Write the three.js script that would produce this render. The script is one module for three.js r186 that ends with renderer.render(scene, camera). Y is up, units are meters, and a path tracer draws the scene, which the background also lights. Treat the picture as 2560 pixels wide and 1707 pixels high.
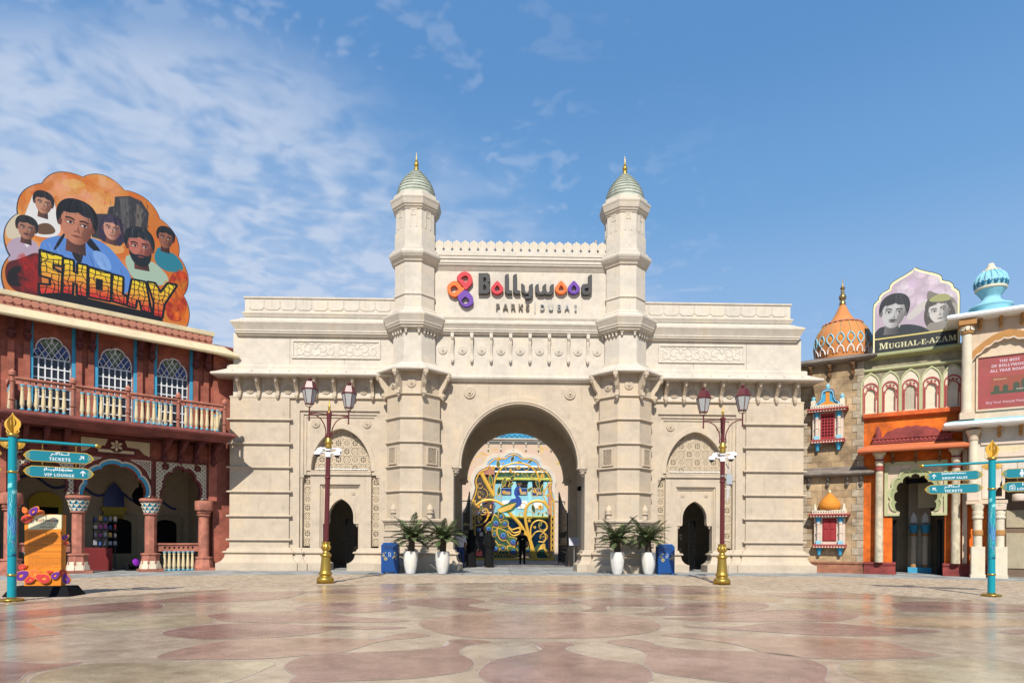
import * as THREE from 'three';
import { mergeGeometries } from 'three/addons/utils/BufferGeometryUtils.js';
import { MarchingCubes } from 'three/addons/objects/MarchingCubes.js';
import { TextGeometry } from 'three/addons/geometries/TextGeometry.js';
import { FontLoader } from 'three/addons/loaders/FontLoader.js';

// ---------- camera (world: the gate's front stands on z = 0, x = 0 is the middle of its arch, metres) ----------
const scene = new THREE.Scene();
const FULL_H = 2 * 1352.6;                                   // shift lens: horizon low in the frame
const camera = new THREE.PerspectiveCamera(2 * Math.atan(FULL_H / 2 / 1600) * 180 / Math.PI, 2560 / FULL_H, 0.1, 900);
camera.setViewOffset(2560, FULL_H, 0, 0, 2560, 1707);
camera.position.set(-0.84, 1.2, 25.6);
camera.rotation.set(0, -0.022, 0.00585, 'YXZ');
const renderer = new THREE.WebGLRenderer({ antialias: true });
renderer.toneMapping = THREE.LinearToneMapping;
renderer.toneMappingExposure = 1.4;
renderer.shadowMap.enabled = true;

// ---------- sun ----------
const SUN_EL = 42.5 * Math.PI / 180, SUN_AZ = 0.12;
const toSun = new THREE.Vector3(-Math.sin(SUN_AZ) * Math.cos(SUN_EL), Math.sin(SUN_EL), Math.cos(SUN_AZ) * Math.cos(SUN_EL));
const sun = new THREE.DirectionalLight(new THREE.Color(1.0, 0.945, 0.86), 4.3);
sun.position.copy(toSun).multiplyScalar(60); sun.target.position.set(0, 0, 0);
sun.castShadow = true; sun.shadow.mapSize.set(4096, 4096);
Object.assign(sun.shadow.camera, { left: -30, right: 30, top: 30, bottom: -30, near: 1, far: 140 });
scene.add(sun, sun.target);

// ---------- seeded randomness and noise ----------
function rng(seed) { let s = seed | 0; return () => { s = (s + 0x6d2b79f5) | 0; let t = Math.imul(s ^ (s >>> 15), 1 | s); t = (t + Math.imul(t ^ (t >>> 7), 61 | t)) ^ t; return ((t ^ (t >>> 14)) >>> 0) / 4294967296; }; }
const PERM = (() => { const r = rng(7), a = Array.from({ length: 256 }, (_, i) => i); for (let i = 255; i > 0; i--) { const j = Math.floor(r() * (i + 1)); [a[i], a[j]] = [a[j], a[i]]; } return a.concat(a); })();
const lerp = (a, b, t) => a + (b - a) * t, clamp = (v, a, b) => Math.max(a, Math.min(b, v)), sstep = (a, b, v) => { const t = clamp((v - a) / (b - a), 0, 1); return t * t * (3 - 2 * t); };
function vnoise(x, y, px = 256, py = 256, seed = 0) {          // periodic value noise 0..1
  const xi = Math.floor(x), yi = Math.floor(y), fx = x - xi, fy = y - yi, u = fx * fx * (3 - 2 * fx), v = fy * fy * (3 - 2 * fy);
  const h = (a, b) => PERM[(PERM[(((a % px) + px) % px + seed * 37) & 255] + (((b % py) + py) % py)) & 255] / 255;
  return lerp(lerp(h(xi, yi), h(xi + 1, yi), u), lerp(h(xi, yi + 1), h(xi + 1, yi + 1), u), v);
}
function fbm(x, y, oct, px, py, seed = 0) { let s = 0, a = 0.5, n = 0; for (let i = 0; i < oct; i++) { s += a * vnoise(x, y, px, py, seed + i); n += a; a *= 0.5; x *= 2; y *= 2; px *= 2; py *= 2; } return s / n; }

// ---------- sky: clear air and a broken deck of small high clouds whose edge runs across the sky ----------
{
  const W = 4096, H = 2048, d = new Float32Array(W * H * 4), stops = [[0, 0.305, 0.425, 0.590], [0.20, 0.262, 0.392, 0.580], [0.33, 0.195, 0.335, 0.550], [0.46, 0.118, 0.262, 0.490], [0.60, 0.083, 0.205, 0.425], [1, 0.055, 0.150, 0.350]];
  const ramp = (e) => { for (let k = 0; k < 5; k++) if (e <= stops[k + 1][0]) { const t = sstep(0, 1, (e - stops[k][0]) / (stops[k + 1][0] - stops[k][0])) * 0.4 + 0.6 * (e - stops[k][0]) / (stops[k + 1][0] - stops[k][0]); return [1, 2, 3].map((c) => lerp(stops[k][c], stops[k + 1][c], t)); } return stops[5].slice(1); };
  for (let j = 0; j < H; j++) {
    const el = ((j + 0.5) / H - 0.5) * Math.PI, y = Math.sin(el), c = Math.cos(el), air = ramp(Math.max(0, y));
    for (let i = 0; i < W; i++) {
      const az = ((i + 0.5) / W - 0.5) * 2 * Math.PI, x = Math.cos(az) * c, z = Math.sin(az) * c, o = (j * W + i) * 4;
      let [r, g, b] = air;
      if (y < 0) { const k = Math.min(1, -y * 6); r = lerp(r, 0.2, k); g = lerp(g, 0.18, k); b = lerp(b, 0.15, k); }
      if (y > 0.015) {
        const px = x / y, pz = z / y, wob = (fbm(px * 0.9 + 40, pz * 0.9 + 40, 3, 256, 256, 3) - 0.5) * 1.7;
        const side = (-0.22 + (-pz - 1.28) * 0.74 + wob) - px;                     // the deck lies on one side of a line
        const deck = sstep(-0.15, 0.85, side) * sstep(1.16, 1.46, -pz + wob * 0.28) , thin = sstep(-1.1, 0.4, side);
        if (thin > 0) {
          const wx = (fbm(px * 6 + 3, pz * 6, 2, 256, 256, 21) - 0.5) * 0.09, wz = (fbm(px * 6 + 9, pz * 6 + 7, 2, 256, 256, 23) - 0.5) * 0.09;
          const big = fbm(px * 1.7 + 11, pz * 1.7 + 5, 3, 256, 256, 9), puff = fbm((px * 0.8 + pz * 0.25 + wx) * 13, (pz * 0.9 - px * 0.25 + wz) * 13, 3, 256, 256, 5), fine = fbm((px + wx) * 38, (pz + wz) * 38, 3, 256, 256, 15);
          const v = puff * 0.62 + fine * 0.16 + big * 0.34;
          let den = sstep(0.43, 0.80, v + deck * 0.065) * deck * 0.66 + deck * (0.15 + 0.30 * sstep(0.60, 0.2, y));
          den = Math.max(den, sstep(0.585, 0.74, puff * 0.50 + fine * 0.32 + big * 0.24) * thin * 0.34);
          den = Math.min(0.9, den) * sstep(0.015, 0.09, y) * 0.86;
          const lit = 0.95 + 0.09 * fine;
          r = lerp(r, 0.44 * lit, den); g = lerp(g, 0.495 * lit, den); b = lerp(b, 0.60 * lit, den);
        }
      }
      d[o] = r; d[o + 1] = g; d[o + 2] = b; d[o + 3] = 1;
    }
  }
  const t = new THREE.DataTexture(d, W, H, THREE.RGBAFormat, THREE.FloatType);
  t.mapping = THREE.EquirectangularReflectionMapping; t.magFilter = THREE.LinearFilter; t.needsUpdate = true;
  scene.background = t; scene.environment = t;
}
// ---------- geometry helpers: each returns a non-indexed geometry with position, normal, uv (uv in metres) ----------
const V2 = (x, y) => new THREE.Vector2(x, y), V3 = (x, y, z) => new THREE.Vector3(x, y, z);
function fin(g, keepUV = false, flat = false) {
  let n = g.index ? g.toNonIndexed() : g;
  for (const k of Object.keys(n.attributes)) if (!['position', 'normal', 'uv', 'color'].includes(k)) n.deleteAttribute(k);
  n.clearGroups(); n.morphAttributes = {};
  if (flat || !n.attributes.normal) n.computeVertexNormals();
  if (!keepUV) uvm(n);
  return n;
}
function uvm(g) {
  const p = g.attributes.position, n = g.attributes.normal, uv = new Float32Array(p.count * 2);
  for (let t = 0; t < p.count; t += 3) {
    let ax = 0, ay = 0, az = 0; for (let k = 0; k < 3; k++) { ax += n.getX(t + k); ay += n.getY(t + k); az += n.getZ(t + k); }
    ax = Math.abs(ax); ay = Math.abs(ay); az = Math.abs(az);
    for (let k = t; k < t + 3; k++) {
      const x = p.getX(k), y = p.getY(k), z = p.getZ(k);
      if (az >= ax && az >= ay) { uv[k * 2] = x; uv[k * 2 + 1] = y; } else if (ax >= ay) { uv[k * 2] = z + 3.3; uv[k * 2 + 1] = y; } else { uv[k * 2] = x; uv[k * 2 + 1] = z; }
    }
  }
  g.setAttribute('uv', new THREE.BufferAttribute(uv, 2)); return g;
}
const box = (x0, x1, y0, y1, z0, z1) => fin(new THREE.BoxGeometry(Math.abs(x1 - x0), Math.abs(y1 - y0), Math.abs(z1 - z0)).translate((x0 + x1) / 2, (y0 + y1) / 2, (z0 + z1) / 2));
function cbox(x0, x1, y0, y1, z0, z1, c = 0.012) {              // box with chamfered front and back edges
  const s = poly([[x0 + c, y0 + c], [x1 - c, y0 + c], [x1 - c, y1 - c], [x0 + c, y1 - c]]);
  return ext(s, z1 - z0 - 2 * c, z0 + c, c);
}
const poly = (pts) => new THREE.Shape(pts.map((p) => V2(p[0], p[1])));
const hole = (s, pts) => { s.holes.push(new THREE.Path(pts.map((p) => V2(p[0], p[1])))); return s; };
const ext = (shape, depth, z0 = 0, bevel = 0, seg = 12) => fin(new THREE.ExtrudeGeometry(shape, { depth, bevelEnabled: bevel > 0, bevelSize: bevel, bevelThickness: bevel, bevelSegments: 1, curveSegments: seg, steps: 1 }).translate(0, 0, z0));
const flat = (shape, z = 0) => fin(new THREE.ShapeGeometry(shape, 12).translate(0, 0, z));
const lathe = (prof, seg = 20, x = 0, y = 0, z = 0, sm = true) => { const g = new THREE.LatheGeometry(prof.map((p) => V2(p[0], p[1])), seg).translate(x, y, z); const n = fin(g, false, !sm); return n; };
const cyl = (r0, r1, y0, y1, x = 0, z = 0, seg = 16) => fin(new THREE.CylinderGeometry(r1, r0, y1 - y0, seg).translate(x, (y0 + y1) / 2, z));
const ball = (r, x, y, z, sx = 1, sy = 1, sz = 1, seg = 12) => fin(new THREE.SphereGeometry(r, seg, Math.max(6, seg * 0.7 | 0)).scale(sx, sy, sz).translate(x, y, z));
const tube = (pts, r, seg = 24, rs = 6, closed = false) => fin(new THREE.TubeGeometry(new THREE.CatmullRomCurve3(pts.map((p) => V3(p[0], p[1], p[2] || 0)), closed), seg, r, rs, closed));
function rod(a, b, r, r2 = r, seg = 8) { const A = V3(...a), B = V3(...b), d = B.clone().sub(A), g = new THREE.CylinderGeometry(r2, r, d.length(), seg); g.applyQuaternion(new THREE.Quaternion().setFromUnitVectors(V3(0, 1, 0), d.clone().normalize())); g.translate((A.x + B.x) / 2, (A.y + B.y) / 2, (A.z + B.z) / 2); return fin(g); }
function bar(a, b, w, d, z0) {                                     // flat bar in the xy plane
  const dx = b[0] - a[0], dy = b[1] - a[1], l = Math.hypot(dx, dy), g = new THREE.BoxGeometry(l, w, d); g.rotateZ(Math.atan2(dy, dx)); g.translate((a[0] + b[0]) / 2, (a[1] + b[1]) / 2, z0 + d / 2); return fin(g);
}
function sweep(prof, path, closed = false, caps = true) {        // profile [(out, y)] bottom to top along a path [(x, z)], outward on the left hand of +x
  const n = path.length, norm = [], segN = [];
  const cnt = closed ? n : n - 1;
  for (let i = 0; i < cnt; i++) { const a = path[i], b = path[(i + 1) % n], dx = b[0] - a[0], dz = b[1] - a[1], l = Math.hypot(dx, dz); segN.push([-dz / l, dx / l]); }
  for (let i = 0; i < n; i++) {
    const p = closed ? segN[(i + n - 1) % n] : segN[Math.max(0, i - 1)], q = closed ? segN[i] : segN[Math.min(cnt - 1, i)], k = 1 + p[0] * q[0] + p[1] * q[1];
    norm.push([(p[0] + q[0]) / k, (p[1] + q[1]) / k]);
  }
  const P = [], at = (i, k) => { const j = i % n; return [path[j][0] + norm[j][0] * prof[k][0], prof[k][1], path[j][1] + norm[j][1] * prof[k][0]]; };
  for (let i = 0; i < cnt; i++) for (let k = 0; k < prof.length - 1; k++) { const a = at(i, k), b = at(i + 1, k), c = at(i + 1, k + 1), d = at(i, k + 1); P.push(...a, ...b, ...c, ...a, ...c, ...d); }
  if (!closed && caps) for (const [i, flip] of [[0, false], [n - 1, true]]) {
    const tri = THREE.ShapeUtils.triangulateShape(prof.map((p) => V2(p[0], p[1])), []);
    for (const t of tri) { const o = flip ? [t[0], t[2], t[1]] : t; for (const k of o) P.push(...at(i, k)); }
  }
  const g = new THREE.BufferGeometry(); g.setAttribute('position', new THREE.Float32BufferAttribute(P, 3)); g.computeVertexNormals(); return uvm(g);
}
const OCT = (a, cx = 0, cz = 0) => Array.from({ length: 8 }, (_, k) => { const f = (-22.5 + 45 * k) * Math.PI / 180, R = a / Math.cos(Math.PI / 8); return [cx + R * Math.sin(f), cz + R * Math.cos(f)]; });
const merge = (list) => (list.length === 1 ? list[0] : mergeGeometries(list.map((g) => { for (const k of Object.keys(g.attributes)) if (!['position', 'normal', 'uv'].includes(k) && !list.every((h) => h.attributes[k])) g.deleteAttribute(k); return g; })));
function mirror(g) {                                              // x -> -x, faces turned back outward
  const m = g.clone(), p = m.attributes.position, n = m.attributes.normal;
  for (let i = 0; i < p.count; i++) { p.setX(i, -p.getX(i)); n.setX(i, -n.getX(i)); }
  for (const a of Object.values(m.attributes)) for (let t = 0; t < a.count; t += 3) for (let k = 0; k < a.itemSize; k++) { const i1 = (t + 1) * a.itemSize + k, i2 = (t + 2) * a.itemSize + k, s = a.array[i1]; a.array[i1] = a.array[i2]; a.array[i2] = s; }
  return m;
}
const mv = (g, x = 0, y = 0, z = 0, ry = 0, rz = 0, rx = 0) => { const c = g.clone(); if (rx) c.rotateX(rx); if (rz) c.rotateZ(rz); if (ry) c.rotateY(ry); return c.translate(x, y, z); };
function tint(g, c) { const n = g.attributes.position.count, a = new Float32Array(n * 3); for (let i = 0; i < n; i++) { a[i * 3] = c[0]; a[i * 3 + 1] = c[1]; a[i * 3 + 2] = c[2]; } g.setAttribute('color', new THREE.BufferAttribute(a, 3)); return g; }
function fitUV(g, x0, y0, w, h) { const p = g.attributes.position, uv = new Float32Array(p.count * 2); for (let i = 0; i < p.count; i++) { uv[i * 2] = (p.getX(i) - x0) / w; uv[i * 2 + 1] = (p.getY(i) - y0) / h; } g.setAttribute('uv', new THREE.BufferAttribute(uv, 2)); return g; }
// outlines
const arcPts = (w, ys, apex, n = 28, cx = 0) => Array.from({ length: n + 1 }, (_, i) => { const t = Math.PI * i / n; return [cx + w * Math.cos(t), ys + (apex - ys) * Math.sin(t)]; });
function pointed(w, ys, apex, n = 14, cx = 0) { const h = apex - ys, R = (w * w + h * h) / (2 * w), c = w - R, t1 = Math.asin(Math.min(1, h / R)), r = []; for (let i = 0; i <= n; i++) { const t = t1 * i / n; r.push([cx + c + R * Math.cos(t), ys + R * Math.sin(t)]); } return r.concat(r.slice(0, -1).reverse().map((p) => [2 * cx - p[0], p[1]])); }
function softPoint(w, ys, apex, n = 16, cx = 0) { const h = apex - ys, R = (w * w + h * h) / (2 * w), r = []; for (let i = 0; i <= n; i++) { const a = Math.PI / 2 * i / n, q = Math.sin(a), p = (w - R + Math.sqrt(Math.max(0, R * R - q * q * h * h))) / w; r.push([cx + w * (0.4 * p + 0.6 * Math.cos(a)), ys + h * q]); } return r.concat(r.slice(0, -1).reverse().map((p) => [2 * cx - p[0], p[1]])); }
function foil(w, ys, apex, n, b, cx = 0, per = 9) { const r = [], N = n * per; for (let i = 0; i <= N; i++) { const t = Math.PI * i / N, k = 1 + b * Math.sqrt(Math.abs(Math.sin(n * t / 2))) - b * 0.5; r.push([cx + w * k * Math.cos(t), ys + (apex - ys) * k * Math.sin(t)]); } return r; }   // scalloped arch, right to left
const withLegs = (pts, y0) => [[pts[0][0], y0], ...pts, [pts[pts.length - 1][0], y0]];
const rectPts = (x0, x1, y0, y1) => [[x0, y0], [x1, y0], [x1, y1], [x0, y1]];
function inPoly(pts, x, y) { let c = false; for (let i = 0, j = pts.length - 1; i < pts.length; j = i++) { const [a, b] = pts[i], [d, e] = pts[j]; if ((b > y) !== (e > y) && x < (d - a) * (y - b) / (e - b) + a) c = !c; } return c; }
function lattice(inside, x0, x1, y0, y1, step, w, d, z0, angles = [Math.PI / 4, -Math.PI / 4]) {   // crossing bars kept where inside(x, y)
  const out = [], L = Math.hypot(x1 - x0, y1 - y0), cx = (x0 + x1) / 2, cy = (y0 + y1) / 2;
  angles.forEach((a, ai) => {
    const ux = Math.cos(a), uy = Math.sin(a);
    for (let o = -L / 2; o <= L / 2; o += step) {
      let st = null, s;
      for (s = -L / 2; s <= L / 2 + 0.02; s += 0.012) {
        const x = cx + ux * s - uy * o, y = cy + uy * s + ux * o, ok = x > x0 && x < x1 && y > y0 && y < y1 && inside(x, y) && s <= L / 2;
        if (ok && st === null) st = s;
        if (!ok && st !== null) { if (s - st > w) out.push(bar([cx + ux * st - uy * o, cy + uy * st + ux * o], [cx + ux * s - uy * o, cy + uy * s + ux * o], w, d, z0 + ai * 0.003)); st = null; }
      }
    }
  });
  return merge(out);
}
// ---------- scene graph helpers ----------
const used = new Map();
function numbered(name) { const n = used.get(name) || 0; used.set(name, n + 1); return n ? name + '_' + String(n).padStart(3, '0') : name; }
function tag(o, label, category, group) { o.userData.label = label; o.userData.category = category; if (group) o.userData.group = group; return o; }
function thing(name, label, category, [x, y, z] = [0, 0, 0], turn = 0, group) { const o = new THREE.Group(); o.name = numbered(name); o.position.set(x, y, z); o.rotation.y = turn; tag(o, label, category, group); scene.add(o); return o; }
function part(name, geos, m, parent, label) { const list = Array.isArray(geos) ? geos : [geos], o = new THREE.Mesh(merge(list), m); o.name = name; o.castShadow = o.receiveShadow = true; if (label) o.userData.label = label; parent.add(o); return o; }
function piece(name, geo, m, parent, x = 0, y = 0, z = 0, ry = 0) { const o = new THREE.Mesh(geo, m); o.name = name; o.position.set(x, y, z); o.rotation.y = ry; o.castShadow = o.receiveShadow = true; parent.add(o); return o; }
function struct(name, geos, m) { const o = part(numbered(name), geos, m, scene); o.userData.kind = 'structure'; return o; }
function copyOf(o, label, [x, y, z], turn = 0) { const c = o.clone(); c.name = numbered(o.name.replace(/_\d{3}$/, '')); c.userData = { ...o.userData, label }; c.position.set(x, y, z); c.rotation.y = turn; scene.add(c); return c; }
// ---------- procedural textures and materials ----------
function dataTex(n, fn, srgb, rep) {                             // n x n texture of fn(u, v) -> [r, g, b] 0..1, tiling over rep metres
  const d = new Uint8Array(n * n * 4);
  for (let j = 0; j < n; j++) for (let i = 0; i < n; i++) { const c = fn(i / n, j / n), o = (j * n + i) * 4; d[o] = clamp(c[0], 0, 1) * 255; d[o + 1] = clamp(c[1], 0, 1) * 255; d[o + 2] = clamp(c[2], 0, 1) * 255; d[o + 3] = 255; }
  const t = new THREE.DataTexture(d, n, n); t.wrapS = t.wrapT = THREE.RepeatWrapping; t.magFilter = THREE.LinearFilter; if (srgb) t.colorSpace = THREE.SRGBColorSpace; t.repeat.set(1 / rep, 1 / rep); t.needsUpdate = true; return t;
}
const grey = (v) => [v, v, v];
// mottled paint: coarse clouds, patches, fine grain (multiplies the base colour)
const mottle = dataTex(1024, (u, v) => { const a = fbm(u * 6, v * 6, 5, 6, 6, 2), b = fbm(u * 24, v * 24, 4, 24, 24, 8), c = vnoise(u * 400, v * 400, 400, 400, 4), st = sstep(0.56, 0.74, a); const sk = sstep(0.52, 0.8, fbm(u * 48, v * 3, 3, 48, 3, 33)) * sstep(0.45, 0.7, fbm(u * 9, v * 9, 3, 9, 9, 36)), k = 0.90 - 0.05 * sk + (a - 0.5) * 0.12 + (b - 0.5) * 0.08 + (c - 0.5) * 0.03; return [k, k * (1 - 0.012 * st), k * (1 - 0.035 * st)]; }, true, 3.7);
const mottleStrong = dataTex(1024, (u, v) => { const a = fbm(u * 5, v * 5, 5, 5, 5, 12), b = fbm(u * 22, v * 22, 4, 22, 22, 18), c = vnoise(u * 380, v * 380, 380, 380, 14); const k = 0.86 + (a - 0.5) * 0.42 + (b - 0.5) * 0.26 + (c - 0.5) * 0.06; return [k, k * 0.995, k * 0.985]; }, true, 2.9);
const grainBump = dataTex(512, (u, v) => grey(0.5 + (fbm(u * 40, v * 40, 4, 40, 40, 6) - 0.5) * 0.8 + (vnoise(u * 250, v * 250, 250, 250, 2) - 0.5) * 0.3), false, 1.9);
const roughVar = dataTex(512, (u, v) => grey(0.80 + (fbm(u * 7, v * 7, 5, 7, 7, 40) - 0.5) * 0.7), false, 2.3);
const col = (r, g, b) => new THREE.Color().setRGB(r, g, b);
function paint(c, o = {}) { const m = new THREE.MeshStandardMaterial({ color: col(...c), roughness: o.rough ?? 0.85, metalness: o.metal ?? 0 }); if (o.map !== null) m.map = o.map ?? mottle; if (o.bump !== 0) { m.bumpMap = grainBump; m.bumpScale = o.bump ?? 0.004; } if (o.vc) m.vertexColors = true; m.side = THREE.DoubleSide; return m; }
const plain = (c, rough = 0.5, metal = 0) => { const m = new THREE.MeshStandardMaterial({ color: col(...c), roughness: rough, metalness: metal }); m.side = THREE.DoubleSide; return m; };
const M = {
  sand: paint([0.585, 0.485, 0.365]), cream: paint([0.655, 0.588, 0.492]), creamPale: paint([0.69, 0.625, 0.525]), screen: paint([0.60, 0.49, 0.35]),
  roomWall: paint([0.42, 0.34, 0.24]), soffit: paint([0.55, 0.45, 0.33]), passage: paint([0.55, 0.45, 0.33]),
  copper: paint([0.40, 0.43, 0.35], { map: mottleStrong, rough: 0.7 }), copperRim: paint([0.30, 0.27, 0.20], { map: mottleStrong }),
  gold: new THREE.MeshStandardMaterial({ color: col(0.46, 0.30, 0.06), roughness: 0.46, metalness: 0.8, roughnessMap: roughVar }), goldPaint: plain([0.62, 0.36, 0.045], 0.42, 0.15), brass: plain([0.28, 0.20, 0.08], 0.4, 0.8),
  letterGrey: plain([0.035, 0.034, 0.034], 0.65), letterSilver: plain([0.26, 0.27, 0.27], 0.5, 0.2), letterRed: plain([0.46, 0.006, 0.018], 0.6), letterOrange: plain([0.72, 0.115, 0.0], 0.6), letterPurple: plain([0.095, 0.018, 0.26], 0.6),
  red: paint([0.40, 0.120, 0.075], { map: mottleStrong }), redPink: paint([0.47, 0.175, 0.118], { map: mottleStrong }), redDark: paint([0.20, 0.045, 0.032], { map: mottleStrong }), maroon: paint([0.15, 0.03, 0.03], { map: mottleStrong }),
  ivory: paint([0.72, 0.60, 0.38]), ivoryPale: paint([0.74, 0.66, 0.50]), skyBlue: paint([0.055, 0.36, 0.58]), lightBlue: paint([0.28, 0.60, 0.72]), navy: plain([0.02, 0.035, 0.16], 0.3),
  white: plain([0.78, 0.77, 0.75], 0.5), whiteFrame: plain([0.72, 0.72, 0.71], 0.45), glassDark: plain([0.018, 0.018, 0.022], 0.12), glassBlue: plain([0.025, 0.04, 0.17], 0.25), glassGreen: plain([0.11, 0.15, 0.055], 0.3),
  stone: paint([0.42, 0.295, 0.165], { map: mottleStrong, bump: 0.008 }), stoneB: paint([0.49, 0.35, 0.20], { map: mottleStrong, bump: 0.008 }), stoneC: paint([0.35, 0.24, 0.135], { map: mottleStrong, bump: 0.008 }), quoin: paint([0.47, 0.385, 0.275], { map: mottleStrong, bump: 0.014 }), mortar: paint([0.30, 0.23, 0.15]),
  slate: paint([0.21, 0.175, 0.145], { map: mottleStrong }), domeOrange: paint([0.66, 0.255, 0.075]), domeSaffron: paint([0.72, 0.27, 0.025]),
  orange: paint([0.76, 0.155, 0.008], { map: mottleStrong }), orangeDeep: paint([0.66, 0.12, 0.02], { map: mottleStrong }), terracotta: paint([0.50, 0.205, 0.135]), brickRed: paint([0.30, 0.052, 0.045], { map: mottleStrong }), brownPlinth: paint([0.33, 0.135, 0.075], { map: mottleStrong }), winRed: paint([0.34, 0.025, 0.03]),
  green: paint([0.35, 0.37, 0.18]), greenPale: paint([0.50, 0.51, 0.28]), roseTrim: paint([0.42, 0.085, 0.075]), columnIvory: paint([0.64, 0.555, 0.40], { map: mottleStrong }), creamWall: paint([0.68, 0.54, 0.39]), pinkCream: paint([0.70, 0.57, 0.46]), caramel: paint([0.48, 0.235, 0.07]), brownWood: paint([0.17, 0.085, 0.035]),
  teal: plain([0.0, 0.245, 0.30], 0.35), iron: plain([0.012, 0.012, 0.013], 0.45, 0.4), burgundy: plain([0.10, 0.014, 0.014], 0.38), black: plain([0.010, 0.010, 0.011], 0.6),
  lampGlass: new THREE.MeshPhysicalMaterial({ color: col(0.56, 0.58, 0.56), roughness: 0.75, transmission: 0.45, thickness: 0, side: THREE.DoubleSide }),
  potWhite: paint([0.78, 0.76, 0.71], { rough: 0.55, bump: 0.002 }), binBlue: plain([0.004, 0.085, 0.31], 0.4), yellowPrint: plain([0.70, 0.52, 0.10], 0.5),
  concrete: paint([0.37, 0.38, 0.37], { map: mottleStrong }), slab: paint([0.27, 0.25, 0.23], { map: mottleStrong }), slabB: paint([0.31, 0.285, 0.26], { map: mottleStrong }), sandGround: paint([0.42, 0.34, 0.24]),
};
const dull = (c, rough) => { const m = new THREE.MeshPhysicalMaterial({ color: col(...c), roughness: rough, specularIntensity: 0.15 }); m.side = THREE.DoubleSide; return m; };
M.black = dull([0.008, 0.008, 0.009], 0.8); M.balcony = paint([0.235, 0.062, 0.05], { map: mottleStrong }); M.trellisBack = paint([0.40, 0.33, 0.23]); M.canopy = paint([0.60, 0.165, 0.06]);
M.vivid = new THREE.MeshPhysicalMaterial({ color: col(1, 1, 1), roughness: 0.85, specularIntensity: 0.12, vertexColors: true, side: THREE.DoubleSide });
M.stoneVC = paint([1, 1, 1], { vc: true });
// prints: canvas textures laid on flat boards, uv 0..1
function print(w, h, draw, rough = 0.5) { const c = document.createElement('canvas'); c.width = w; c.height = h; const g = c.getContext('2d'); draw(g, w, h); const t = new THREE.CanvasTexture(c); t.colorSpace = THREE.SRGBColorSpace; t.magFilter = THREE.LinearFilter; const m = new THREE.MeshStandardMaterial({ map: t, roughness: rough, color: col(0.70, 0.70, 0.70) }); m.side = THREE.DoubleSide; return m; }

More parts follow.
